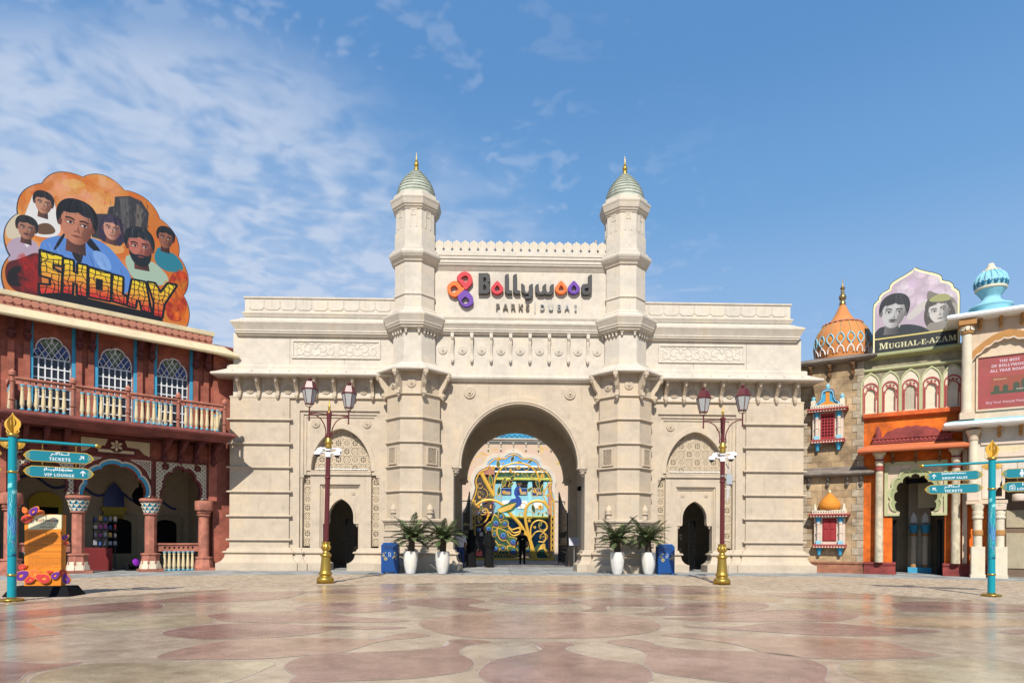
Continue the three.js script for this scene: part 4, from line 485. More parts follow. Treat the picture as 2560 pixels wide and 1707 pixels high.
// ---------- red two-storey building with balcony (own frame: x along the front, z outward) ----------
const LB = { p: [-13.72, 0, 1.6], a: 0.695 };
const rb = thing('balcony_building', 'terracotta red two-storey building with scalloped arches and a long balcony', 'building', LB.p, LB.a);
const LC = -1.12;                                                // middle of its front
{
  const P = (n, g, m, par = rb) => part(n, g, m, par);
  // --- arcade wall with three scalloped openings
  const cen = foil(0.93, 2.72, 3.84, 9, 0.10, LC), side = (c) => foil(0.66, 2.80, 3.86, 9, 0.13, c);
  const holeTo = (pts, y) => [[pts[0][0], y], ...pts, [pts[pts.length - 1][0], y]];
  const outl = [[-5.2, 5.2], [-5.2, 2.72], [-4.0, 2.72], ...side(2 * LC - 1.03).slice().reverse(), [-2.2, 2.72], [-2.12, 2.72], ...cen.slice().reverse(), [-0.12, 2.72], [0.3, 2.72], ...side(1.03).slice().reverse(), [1.8, 2.72], [2.25, 2.72], [2.25, 5.2]];
  const arc = P('arcade_wall', ext(poly(outl), 0.35, -0.37), M.red);
  // middle arch: cream rim, blue band, dark soffit
  const ringP = (a, b) => poly([...a, ...b.slice().reverse()]);
  const c1 = foil(1.10, 2.74, 4.02, 9, 0.075, LC), c2 = foil(1.055, 2.74, 3.965, 9, 0.08, LC), c3 = foil(0.95, 2.74, 3.845, 9, 0.09, LC);
  P('arch_rim', ext(ringP(c1, c2), 0.06, 0, 0.006), M.ivoryPale, arc); P('arch_band', ext(ringP(c2, c3), 0.03, 0, 0), M.skyBlue, arc);
  P('panel_field', ext(poly([[LC - 1.12, 2.74], ...c1.slice().reverse(), [LC + 1.12, 2.74], [LC + 1.12, 4.09], [LC - 1.12, 4.09]]), 0.02, 0), M.redDark, arc);
  P('arch_frame', [box(LC - 1.2, LC - 1.12, 2.72, 4.12, 0, 0.07), box(LC + 1.12, LC + 1.2, 2.72, 4.12, 0, 0.07), box(LC - 1.2, LC + 1.2, 4.09, 4.16, 0, 0.075)], M.redDark, arc);
  for (const s of [-1, 1]) {                                     // pierced spandrel corners
    const T = [[LC + s * 1.10, 4.07], [LC + s * 0.45, 4.07], [LC + s * 0.80, 3.90], [LC + s * 0.98, 3.72], [LC + s * 1.10, 3.42]];
    P('spandrel_lattice', [lattice((x, y) => inPoly(T, x, y), LC - 1.15, LC + 1.15, 3.4, 4.07, 0.075, 0.022, 0.02, 0.025), ...T.map((p, i) => bar(p, T[(i + 1) % 5], 0.03, 0.03, 0.024))], M.ivoryPale, arc);
  }
  // name panel above: cream lattice wings, rosette, bar
  const fp = P('frieze_panel', [box(LC - 1.08, LC + 1.08, 4.17, 4.75, 0.0, 0.04)], M.redDark, arc);
  for (const s of [-1, 1]) { const T = [[LC + s * 1.05, 4.73], [LC + s * 0.28, 4.73], [LC + s * 0.36, 4.52], [LC + s * 0.72, 4.50], [LC + s * 0.88, 4.32], [LC + s * 1.05, 4.24]]; P('lattice_wing', [ext(poly(s > 0 ? T : T.slice().reverse()), 0.015, 0.03), lattice((x, y) => inPoly(T, x, y), LC - 1.1, LC + 1.1, 4.2, 4.74, 0.1, 0.03, 0.03, 0.045), ...T.map((p, i) => bar(p, T[(i + 1) % 6], 0.025, 0.03, 0.045))], M.ivory, fp); }
  P('bar', cbox(LC - 0.56, LC + 0.56, 4.27, 4.38, 0.03, 0.085), M.ivory, fp); P('bar_frame', ext(hole(poly(rectPts(LC - 0.61, LC + 0.61, 4.22, 4.43)), rectPts(LC - 0.57, LC + 0.57, 4.26, 4.39)), 0.06, 0.03), M.maroon, fp);
  const ros = []; for (let k = 0; k < 6; k++) ros.push(mv(ball(0.075, 0, 0, 0, 1.05, 0.62, 0.25, 8), LC + 0.125 * Math.cos(k * Math.PI / 3 + 0.52), 4.53 + 0.125 * Math.sin(k * Math.PI / 3 + 0.52), 0.11, 0, k * Math.PI / 3 + 0.52)); ros.push(mv(ball(0.04, 0, 0, 0, 1, 1, 0.4, 8), LC, 4.53, 0.11));
  P('rosette_disc', mv(lathe([[0.24, 0], [0.24, 0.05], [0.21, 0.07], [0.20, 0.05], [0, 0.05]], 24), LC, 4.53, 0.05, 0, 0, Math.PI / 2), M.maroon, fp); P('rosette', ros, M.ivory, fp);
  // side arches: cream trellis panels with maroon edge
  for (const s of [-1, 1]) {
    const c = LC + s * 2.15, x0 = c - 0.87, x1 = c + 0.87, h = side(c), hb = holeTo(foil(0.72, 2.80, 3.93, 9, 0.12, c), 2.7);
    const tr = P('trellis_panel', ext(poly([[x0, 2.74], ...hb.slice().reverse(), [x1, 2.74], [x1, 4.09], [x0, 4.09]]), 0.02, 0.0), M.trellisBack, arc);
    P('trellis', lattice((x, y) => !inPoly(hb, x, y) && Math.hypot(x - c + 0.56, y - 3.92) > 0.13 && Math.hypot(x - c - 0.56, y - 3.92) > 0.13, x0, x1, 2.75, 4.08, 0.105, 0.034, 0.035, 0.02), M.ivoryPale, tr);
    P('arch_edge', ext(ringP(foil(0.72, 2.80, 3.93, 9, 0.12, c), foil(0.655, 2.80, 3.855, 9, 0.13, c)), 0.28, -0.24, 0.006), M.maroon, tr);
    for (const q of [-1, 1]) P('boss', mv(lathe([[0, 0.05], [0.07, 0.05], [0.08, 0.02], [0.1, 0.02], [0.115, 0.05], [0.125, 0.0]], 20), c + q * 0.56, 3.92, 0.02, 0, 0, Math.PI / 2), M.redDark, tr);
    P('panel_frame', [box(x0 - 0.06, x0, 2.72, 4.14, 0, 0.05), box(x1, x1 + 0.06, 2.72, 4.14, 0, 0.05), box(x0, x1, 4.085, 4.14, 0, 0.05)], M.redDark, tr);
  }
  P('hanging_pier', box(1.98, 2.28, 2.70, 5.2, 0.0, 0.12), M.red, arc); P('hanging_pier', box(2 * LC - 2.28, 2 * LC - 1.98, 2.70, 5.2, 0, 0.12), M.red, arc);
  P('end_wall', box(2.2, 4.2, 0, 8.9, -0.6, -0.12), M.red); P('end_wall', box(-7.5, -4.55, 0, 8.9, -0.6, -0.12), M.red);
  P('string_course', [box(-5.2, 2.3, 4.78, 4.86, 0, 0.08)], M.redDark, arc);
  // --- columns
  const oct8 = (prof, x) => sweep(prof.map(([a, y]) => [a - 1, y]), OCT(1, x, 0), true);
  function richColumn(x) {
    const c = P('column', [oct8([[0.185, 0.66], [0.185, 2.12]], x)], M.redPink);
    P('plinth', [box(x - 0.385, x + 0.385, 0, 0.09, -0.385, 0.385), oct8([[0.36, 0.09], [0.30, 0.30], [0.275, 0.60], [0.30, 0.605], [0.315, 0.64], [0.30, 0.675], [0.2, 0.69]], x)], M.redPink, c);
    for (let f = -2; f <= 2; f++) { const a = f * Math.PI / 4, t = poly([[-0.125, 0.1], [0.125, 0.1], [0.118, 0.25], [0.07, 0.30], [0.085, 0.38], [0.05, 0.44], [0.0, 0.53], [-0.05, 0.44], [-0.085, 0.38], [-0.07, 0.30], [-0.118, 0.25]]), g = ext(t, 0.02, 0, 0.004); g.rotateX(-0.22); P('leaf_relief', mv(g, x + 0.355 * Math.sin(a), 0.005, 0.355 * Math.cos(a), a), M.ivoryPale, c); }
    const caps = [[0.21, 2.10], [0.235, 2.12], [0.235, 2.15], [0.20, 2.16], [0.21, 2.20], [0.255, 2.42], [0.30, 2.55]];
    P('collar', lathe([[0.2, 2.08], [0.235, 2.09], [0.245, 2.12], [0.235, 2.15], [0.2, 2.16]], 24, x, 0, 0), M.redPink, c);
    P('capital', lathe([[0.205, 2.15], [0.22, 2.25], [0.255, 2.40], [0.30, 2.56]], 24, x, 0, 0), M.skyBlue, c);
    for (let row = 0; row < 3; row++) { const y0 = 2.16 + row * 0.132, r0 = 0.215 + row * 0.034; for (let k = 0; k < 10; k++) { const a = (k + (row % 2) * 0.5) * Math.PI / 5; const w = 0.076 + row * 0.011, g = ext(poly([[-w, 0.128], [-w * 0.78, 0.07], [-w * 0.4, 0.02], [0, 0], [w * 0.4, 0.02], [w * 0.78, 0.07], [w, 0.128], [w * 0.5, 0.095], [0, 0.088], [-w * 0.5, 0.095]]), 0.016, 0); g.rotateX(0.24); if (Math.cos(a) > -0.3) P('capital_leaf', mv(g, x + r0 * Math.sin(a), y0, r0 * Math.cos(a), a), M.ivoryPale, c); } }
    P('abacus', lathe([[0.3, 2.555], [0.36, 2.56], [0.385, 2.60], [0.385, 2.65], [0.35, 2.69], [0.2, 2.70]], 28, x, 0, 0), M.redPink, c);
    return c;
  }
  richColumn(0); richColumn(2 * LC);
  for (const x of [1.84, 2 * LC - 1.84]) { const c = P('round_column', cyl(0.2, 0.19, 0.5, 2.2, x, 0, 24), M.redPink);
    P('plinth', [box(x - 0.34, x + 0.34, 0, 0.1, -0.34, 0.34), oct8([[0.33, 0.1], [0.30, 0.34], [0.27, 0.42], [0.27, 0.46], [0.30, 0.47], [0.30, 0.52], [0.2, 0.53]], x)], M.redPink, c);
    P('capital', lathe([[0.19, 2.1], [0.245, 2.11], [0.25, 2.15], [0.2, 2.17], [0.2, 2.19], [0.25, 2.20], [0.26, 2.28], [0.24, 2.30], [0.325, 2.33], [0.33, 2.68], [0.2, 2.70]], 28, x, 0, 0), M.redPink, c); }
  // --- low balustrades between the outer columns
  const balG = (h, vc) => { const k = h / 0.84, cr = [0.70, 0.58, 0.36], bl = [0.10, 0.42, 0.58], T = (p, c) => tint(lathe(p.map(([r, y]) => [r, y * k]), 14), c);
    return merge([T([[0, 0], [0.062, 0], [0.062, 0.035], [0.05, 0.06], [0.035, 0.075]], bl), T([[0.035, 0.075], [0.045, 0.09], [0.035, 0.105], [0.055, 0.15], [0.066, 0.22], [0.06, 0.32], [0.042, 0.62], [0.036, 0.68], [0.05, 0.69], [0.05, 0.71], [0.038, 0.72], [0.038, 0.755], [0.052, 0.765], [0.052, 0.785]], cr), T([[0.05, 0.785], [0.062, 0.80], [0.066, 0.84], [0, 0.84]], bl)]); };
  const BALb = balG(0.80), BALs = balG(0.74);
  const railG = (x0, x1, y0, y1, z, xs, w = 0.10) => { const s = poly(rectPts(x0, x1, y0, y1 - 0.06)); for (const x of xs) hole(s, Array.from({ length: 12 }, (_, i) => [x + 0.042 * Math.cos(-i / 6 * Math.PI), (y0 + y1) / 2 - 0.02 + 0.042 * Math.sin(-i / 6 * Math.PI)])); return [ext(s, w * 0.6, z - w * 0.3), cbox(x0, x1, y1 - 0.07, y1, z - w * 0.75, z + w * 0.75, 0.012)]; };
  for (const s of [-1, 1]) { const xs = Array.from({ length: 7 }, (_, k) => LC + s * (1.12 + 0.48 + k * 0.161)), lo = Math.min(LC + s * 1.35, LC + s * 2.78), hi = Math.max(LC + s * 1.35, LC + s * 2.78); const r = P('low_rail', railG(lo, hi, 0.74, 1.05, -0.03, xs), M.redPink); for (const x of xs) piece('baluster', BALs, M.stoneVC, r, x, 0, -0.03); }
  // --- balcony
  const BZ = 1.5, BY = 5.21;
  const bal = P('balcony', [box(-4.25, 2.28, 4.92, BY - 0.01, -0.4, BZ + 0.03), sweep([[-0.1, 4.82], [0.0, 4.84], [0.03, 4.90], [0.08, 4.94], [0.12, 4.96], [0.15, 5.00], [0.20, 5.03], [0.22, 5.08], [0.20, 5.13], [0.15, 5.165], [0.04, 5.17], [0.03, 5.205], [-0.1, BY]], [[-4.25, -0.4], [-4.25, BZ + 0.04], [2.28, BZ + 0.04], [2.28, -0.4]])], M.balcony);
  const posts = [-4.15, -2.58, -1.01, 0.56, 2.14], postG = merge([cyl(0.062, 0.062, 0, 1.08, 0, 0, 14), lathe([[0.062, 0.28], [0.09, 0.29], [0.09, 0.32], [0.062, 0.33]], 14), lathe([[0.062, 0.86], [0.085, 0.87], [0.085, 0.895], [0.062, 0.90]], 14), lathe([[0.062, 1.04], [0.10, 1.05], [0.10, 1.08], [0.075, 1.09], [0.098, 1.13], [0.095, 1.17], [0.05, 1.21], [0.012, 1.26], [0, 1.27]], 16)]);
  for (const x of posts) piece('newel_post', postG, M.redPink, bal, x, BY, BZ - 0.03);
  for (const x of [-4.15, 2.14]) piece('newel_post', postG, M.redPink, bal, x, BY, -0.10);
  for (let i = 0; i < 4; i++) { const a = posts[i], xs = Array.from({ length: 7 }, (_, k) => a + 0.25 + k * 0.18); P('handrail', railG(a + 0.05, posts[i + 1] - 0.05, BY + 0.80, BY + 1.02, BZ - 0.03, xs), M.redPink, bal); for (const x of xs) piece('baluster', BALb, M.stoneVC, bal, x, BY, BZ - 0.03); }
  for (const x of [-4.15, 2.14]) { const xs = Array.from({ length: 7 }, (_, k) => -0.55 + k * 0.183); P('handrail', railG(-0.74, 0.74, BY + 0.80, BY + 1.02, 0, xs).map((g) => mv(g, x, 0, 0.69, Math.PI / 2)), M.redPink, bal); for (const o of xs) piece('baluster', BALb, M.stoneVC, bal, x, BY, 0.69 + o); }
  const cb = bracketGeo(0.85, 1.15, 0.17, 0.8); for (const x of [-4.9, -4.3, -3.75, -3.2, -2.65, 0.4, 0.95, 1.5, 2.12]) piece('balcony_bracket', cb, M.maroon, bal, x, 4.92, 0.0);
  // --- upper wall, pilasters, blue strips, windows
  const uw = P('upper_wall', ext((() => { const s = poly(rectPts(-6.5, 3.3, 5.2, 8.8)); for (const c of [-2.985, -1.105, 0.775]) hole(s, [[c - 0.55, 5.37], [c + 0.55, 5.37], [c + 0.55, 7.36], ...foil(0.53, 7.36, 8.10, 7, 0.10, c).map((p) => [p[0], Math.max(7.37, p[1])]), [c - 0.55, 7.36]]); return s; })(), 0.25, -0.55), M.red);
  for (const x of [-3.56, -2.37, -1.70, -0.48, 0.18, 1.42]) P('blue_strip', box(x - 0.055, x + 0.055, 5.36, 8.62, -0.31, -0.235), M.skyBlue, uw);
  for (const [a, b] of [[-4.1, -3.68], [-2.22, -1.86], [-0.34, 0.03], [1.58, 1.96], [2.5, 2.8]]) { for (const x of [a, b]) P('pilaster', box(x - 0.09, x + 0.09, 5.36, 8.62, -0.31, -0.20), M.red, uw); }
  P('waist_band', box(-6.5, 3.3, 8.60, 8.80, -0.31, -0.12), M.red, uw);
  const eb = bracketGeo(0.60, 0.42, 0.22, 1.35); for (const x of [-4.1, -3.66, -2.22, -1.84, -0.34, 0.04, 1.56, 1.97]) piece('eave_bracket', eb, M.maroon, uw, x, 8.50, -0.24);
  const WIN = (c) => {
    const b = [], y0 = 5.37, y1 = 7.36, W = 0.55; for (let i = 0; i <= 6; i++) { const x = c - W + i * W / 3; b.push(box(x - 0.02, x + 0.02, y0, y1 + 0.02, -0.42, -0.36)); } for (let j = 0; j <= 6; j++) { const y = y1 - j * 0.33; b.push(box(c - W, c + W, y - 0.02, y + 0.02, -0.425, -0.355)); }
    const o = foil(0.53, 7.36, 8.10, 7, 0.10, c), oi = foil(0.49, 7.36, 8.055, 7, 0.10, c); b.push(ext(poly([...o, ...oi.slice().reverse()]), 0.07, -0.42)); b.push(ext(hole(poly(rectPts(c - W, c + W, y0, y1)), rectPts(c - W + 0.03, c + W - 0.03, y0 + 0.03, y1 - 0.001)), 0.08, -0.44));
    const inside = (x, y) => inPoly([[c + 0.5, 7.36], ...oi, [c - 0.5, 7.36]], x, y);
    for (let k = 0; k <= 6; k++) for (const s of [-1, 1]) { const x0 = c - W + k * W / 3, pts = []; for (let i = 0; i <= 16; i++) { const t = i / 16, x = x0 + s * (0.62 * t - 0.18 * t * t), y = 7.36 + 0.80 * Math.pow(t, 0.85); if (inside(x, y)) pts.push([x, y, -0.39]); else break; } if (pts.length > 2) b.push(tube(pts, 0.016, 10, 4)); }
    b.push(box(c - 0.014, c + 0.014, 7.86, 8.08, -0.41, -0.37));
    const w = P('window', b, M.whiteFrame, rb);
    const pane = box(-W / 6 + 0.012, W / 6 - 0.012, -0.15, 0.15, -0.006, 0.006); for (let i = 0; i < 6; i++) for (let j = 0; j < 6; j++) piece('pane', pane, M.glassDark, w, c - W + (i + 0.5) * W / 3, y1 - 0.165 - j * 0.33, -0.40);
    const pz = -0.405, fl = (pts, m) => P('pane', ext(poly(pts.map(([u, v]) => [c + u * 0.5, 7.37 + v * 0.68])), 0.008, pz), m, w);
    fl([[0, 0.14], [0.32, 0.56], [0, 0.76], [-0.32, 0.56]], M.glassGreen);
    for (const s of [-1, 1]) { const q = (a) => (s > 0 ? a : a.map(([u, v]) => [-u, v]).reverse()); fl(q([[0, 0.78], [0.34, 0.58], [0.62, 0.78], [0.36, 0.93], [0.02, 0.985]]), M.glassGreen); fl(q([[0.36, 0.54], [0.62, 0.34], [0.86, 0.56], [0.64, 0.74]]), M.glassBlue); fl(q([[0.10, 0.22], [0.34, 0.02], [0.6, 0.3], [0.34, 0.5]]), M.glassBlue); fl(q([[0.64, 0.30], [0.88, 0.05], [0.97, 0.30], [0.9, 0.52]]), M.glassBlue); fl(q([[0.02, 0.0], [0.30, 0.0], [0.06, 0.18], [0.02, 0.10]]), M.glassDark); fl(q([[0.38, 0.0], [0.9, 0.0], [0.62, 0.27]]), M.glassDark); }
    P('room_backing', box(c - 0.62, c + 0.62, 5.3, 8.2, -0.60, -0.565), M.red, w);
  };
  [-2.985, -1.105, 0.775].forEach(WIN);
  // --- eave, terracotta frieze, coping
  const ev = P('eave', sweep([[0, 8.58], [0.58, 8.43], [0.72, 8.36], [0.79, 8.345], [0.86, 8.37], [0.88, 8.42], [0.85, 8.47], [0.78, 8.51], [0.46, 8.76], [0.42, 8.80], [0, 8.82]], [[-6.5, -0.30], [2.1, -0.30], [2.1, -3.0]]), M.ivory);
  const pa = P('parapet', box(-6.5, 2.08, 8.74, 9.24, -1.2, 0.14), M.terracotta);
  P('coping', sweep([[0, 9.10], [0.05, 9.11], [0.06, 9.14], [0.06, 9.27], [0.0, 9.29], [-1.0, 9.30]], [[-6.5, 0.14], [2.08, 0.14], [2.08, -1.2]]), M.ivory, pa);
  const dg = merge([mv(lathe([[0.122, 0], [0.122, 0.018], [0.112, 0.026], [0, 0.026]], 20), 0, 0, 0, 0, 0, Math.PI / 2)]), lf = ext(poly([[-0.05, -0.02], [0, -0.055], [0.05, -0.02], [0.02, -0.02], [0.0, 0.03], [-0.02, -0.02]]), 0.022, 0);
  for (let k = 0; k < 27; k++) { const x = 1.95 - k * 0.236; piece('frieze_disc', dg, M.terracotta, pa, x, 8.985, 0.14); piece('frieze_leaf', lf, M.redDark, pa, x - 0.118, 8.89, 0.142); }
  // --- shop inside the arcade
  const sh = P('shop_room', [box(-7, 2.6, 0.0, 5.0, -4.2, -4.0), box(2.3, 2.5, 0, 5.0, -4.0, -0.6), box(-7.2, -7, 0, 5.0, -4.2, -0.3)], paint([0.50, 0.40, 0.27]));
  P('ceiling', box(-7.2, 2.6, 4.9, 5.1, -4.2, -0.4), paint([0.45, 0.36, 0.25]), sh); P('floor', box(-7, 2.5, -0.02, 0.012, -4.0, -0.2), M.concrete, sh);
  const wave = []; for (let i = 0; i <= 30; i++) wave.push([-3.6 + i * 0.18, 3.5 - i * 0.028 + 0.16 * Math.sin(i * 0.8), -3.97]); P('wall_ornament', tube(wave, 0.05, 60, 5), M.navy, sh);
  const dr = P('door_frame', [box(-3.35, -3.22, 0, 2.5, -4.0, -3.86), box(-2.42, -2.29, 0, 2.5, -4.0, -3.86), box(-3.35, -2.29, 2.42, 2.56, -4.0, -3.84), ext(poly(arcPts(0.55, 2.56, 3.0, 14, -2.82)), 0.1, -3.98)], paint([0.55, 0.40, 0.03]), sh); P('door_leaf', box(-3.22, -2.42, 0, 2.42, -3.99, -3.93), M.black, dr);
  for (const x of [-0.35, 1.35]) { const cb2 = P('wall_cabinet', [box(x - 0.62, x + 0.62, 0, 2.2, -3.99, -3.8)], paint([0.34, 0.29, 0.18]), sh); P('cabinet_opening', [ext(poly([[x - 0.42, 0.6], [x + 0.42, 0.6], [x + 0.42, 1.75], ...foil(0.42, 1.75, 2.02, 5, 0.1, x), [x - 0.42, 1.75]]), 0.02, -3.80)], M.black, cb2); }
  const nk = P('wall_niche', [ext(poly([...pointed(0.36, 2.75, 3.5, 8, -0.55), [-0.91, 2.5], [-0.19, 2.5]]), 0.12, -3.98)], M.navy, sh); P('niche_ledge', [box(-1.0, -0.1, 2.34, 2.5, -4, -3.75), ext(poly([[-0.85, 1.95], [-0.25, 1.95], [-0.15, 2.34], [-0.95, 2.34]]), 0.2, -4)], paint([0.45, 0.34, 0.05]), nk);
  P('hanging_lamp', [lathe([[0, 2.5], [0.2, 2.62], [0.32, 2.95], [0.2, 3.2], [0.05, 3.3], [0.03, 4.9], [0, 4.9]], 6, 0.15, 0, -2.6, false)], M.black, sh);
}
// goods and lights standing inside and on the balcony
{
  const at = (x, y, z) => { const c = Math.cos(LB.a), s = Math.sin(LB.a); return [LB.p[0] + x * c + z * s, y, LB.p[2] - x * s + z * c]; };
  const k = thing('souvenir_rack', 'souvenir display stand with shelves of small goods inside the arcade', 'display rack', at(-1.25, 0.012, -1.6), LB.a), r = rng(31), red = paint([0.22, 0.02, 0.02]);
  part('counter', [cbox(-0.75, 0.25, 0, 0.85, -0.3, 0.3)], red, k); part('frame', [box(-0.32, -0.28, 0.85, 2.0, -0.15, -0.11), box(0.38, 0.42, 0.0, 2.0, -0.15, -0.11)], M.iron, k);
  const cols = [[0.5, 0.05, 0.05], [0.6, 0.5, 0.4], [0.05, 0.1, 0.3], [0.5, 0.3, 0.05], [0.3, 0.3, 0.32], [0.35, 0.05, 0.25]].map((c) => plain(c, 0.5));
  for (let j = 0; j < 4; j++) { const y = 0.92 + j * 0.30; part('shelf', box(-0.34, 0.46, y, y + 0.03, -0.2, 0.12), M.iron, k); for (let i = 0; i < 5; i++) part('souvenir', r() < 0.5 ? cyl(0.05, 0.045, y + 0.03, y + 0.16 + r() * 0.06, -0.26 + i * 0.16, -0.02, 10) : cbox(-0.32 + i * 0.16, -0.21 + i * 0.16, y + 0.03, y + 0.15 + r() * 0.08, -0.06, 0.04, 0.006), cols[Math.floor(r() * 6)], k); }
  const sl = thing('stage_light', 'black stage light with purple lens on the shop floor beside the column', 'stage light', at(-0.42, 0.012, -0.8), LB.a + 0.5);
  part('housing', [mv(cyl(0.15, 0.18, -0.18, 0.18, 0, 0, 18), 0, 0.24, 0, 0, 0, 1.2), box(-0.22, 0.22, 0, 0.06, -0.15, 0.15), box(-0.23, -0.20, 0.03, 0.28, -0.05, 0.05), box(0.20, 0.23, 0.03, 0.28, -0.05, 0.05)], M.black, sl); part('lens', mv(lathe([[0.15, 0], [0.12, 0.03], [0, 0.05]], 16), 0, 0.31, 0.17, 0, 0, 1.2), plain([0.25, 0.03, 0.45], 0.2), sl);
  const b1 = thing('loudspeaker', 'dark grey loudspeaker box behind the first balcony span', 'loudspeaker', at(-3.72, 5.205, 0.3), LB.a); part('cabinet', ext(poly([[-0.3, 0], [0.3, 0], [0.3, 0.42], [-0.1, 0.52], [-0.3, 0.45]]), 0.3, -0.15, 0.01), plain([0.06, 0.06, 0.065], 0.7), b1); part('grille', cbox(-0.27, 0.27, 0.04, 0.38, 0.155, 0.17), plain([0.10, 0.10, 0.11], 0.8), b1);
  const b2 = thing('floor_monitor', 'light grey rounded equipment case behind the third balcony span', 'case', at(0.05, 5.205, 0.3), LB.a); part('case', ext(poly([[-0.2, 0], [0.24, 0], [0.24, 0.36], [0.12, 0.44], [-0.08, 0.44], [-0.2, 0.34]]), 0.25, -0.12, 0.012), plain([0.33, 0.34, 0.34], 0.6), b2); part('lid_strip', box(-0.2, 0.24, 0.30, 0.315, 0.13, 0.145), plain([0.1, 0.1, 0.1], 0.6), b2);
}
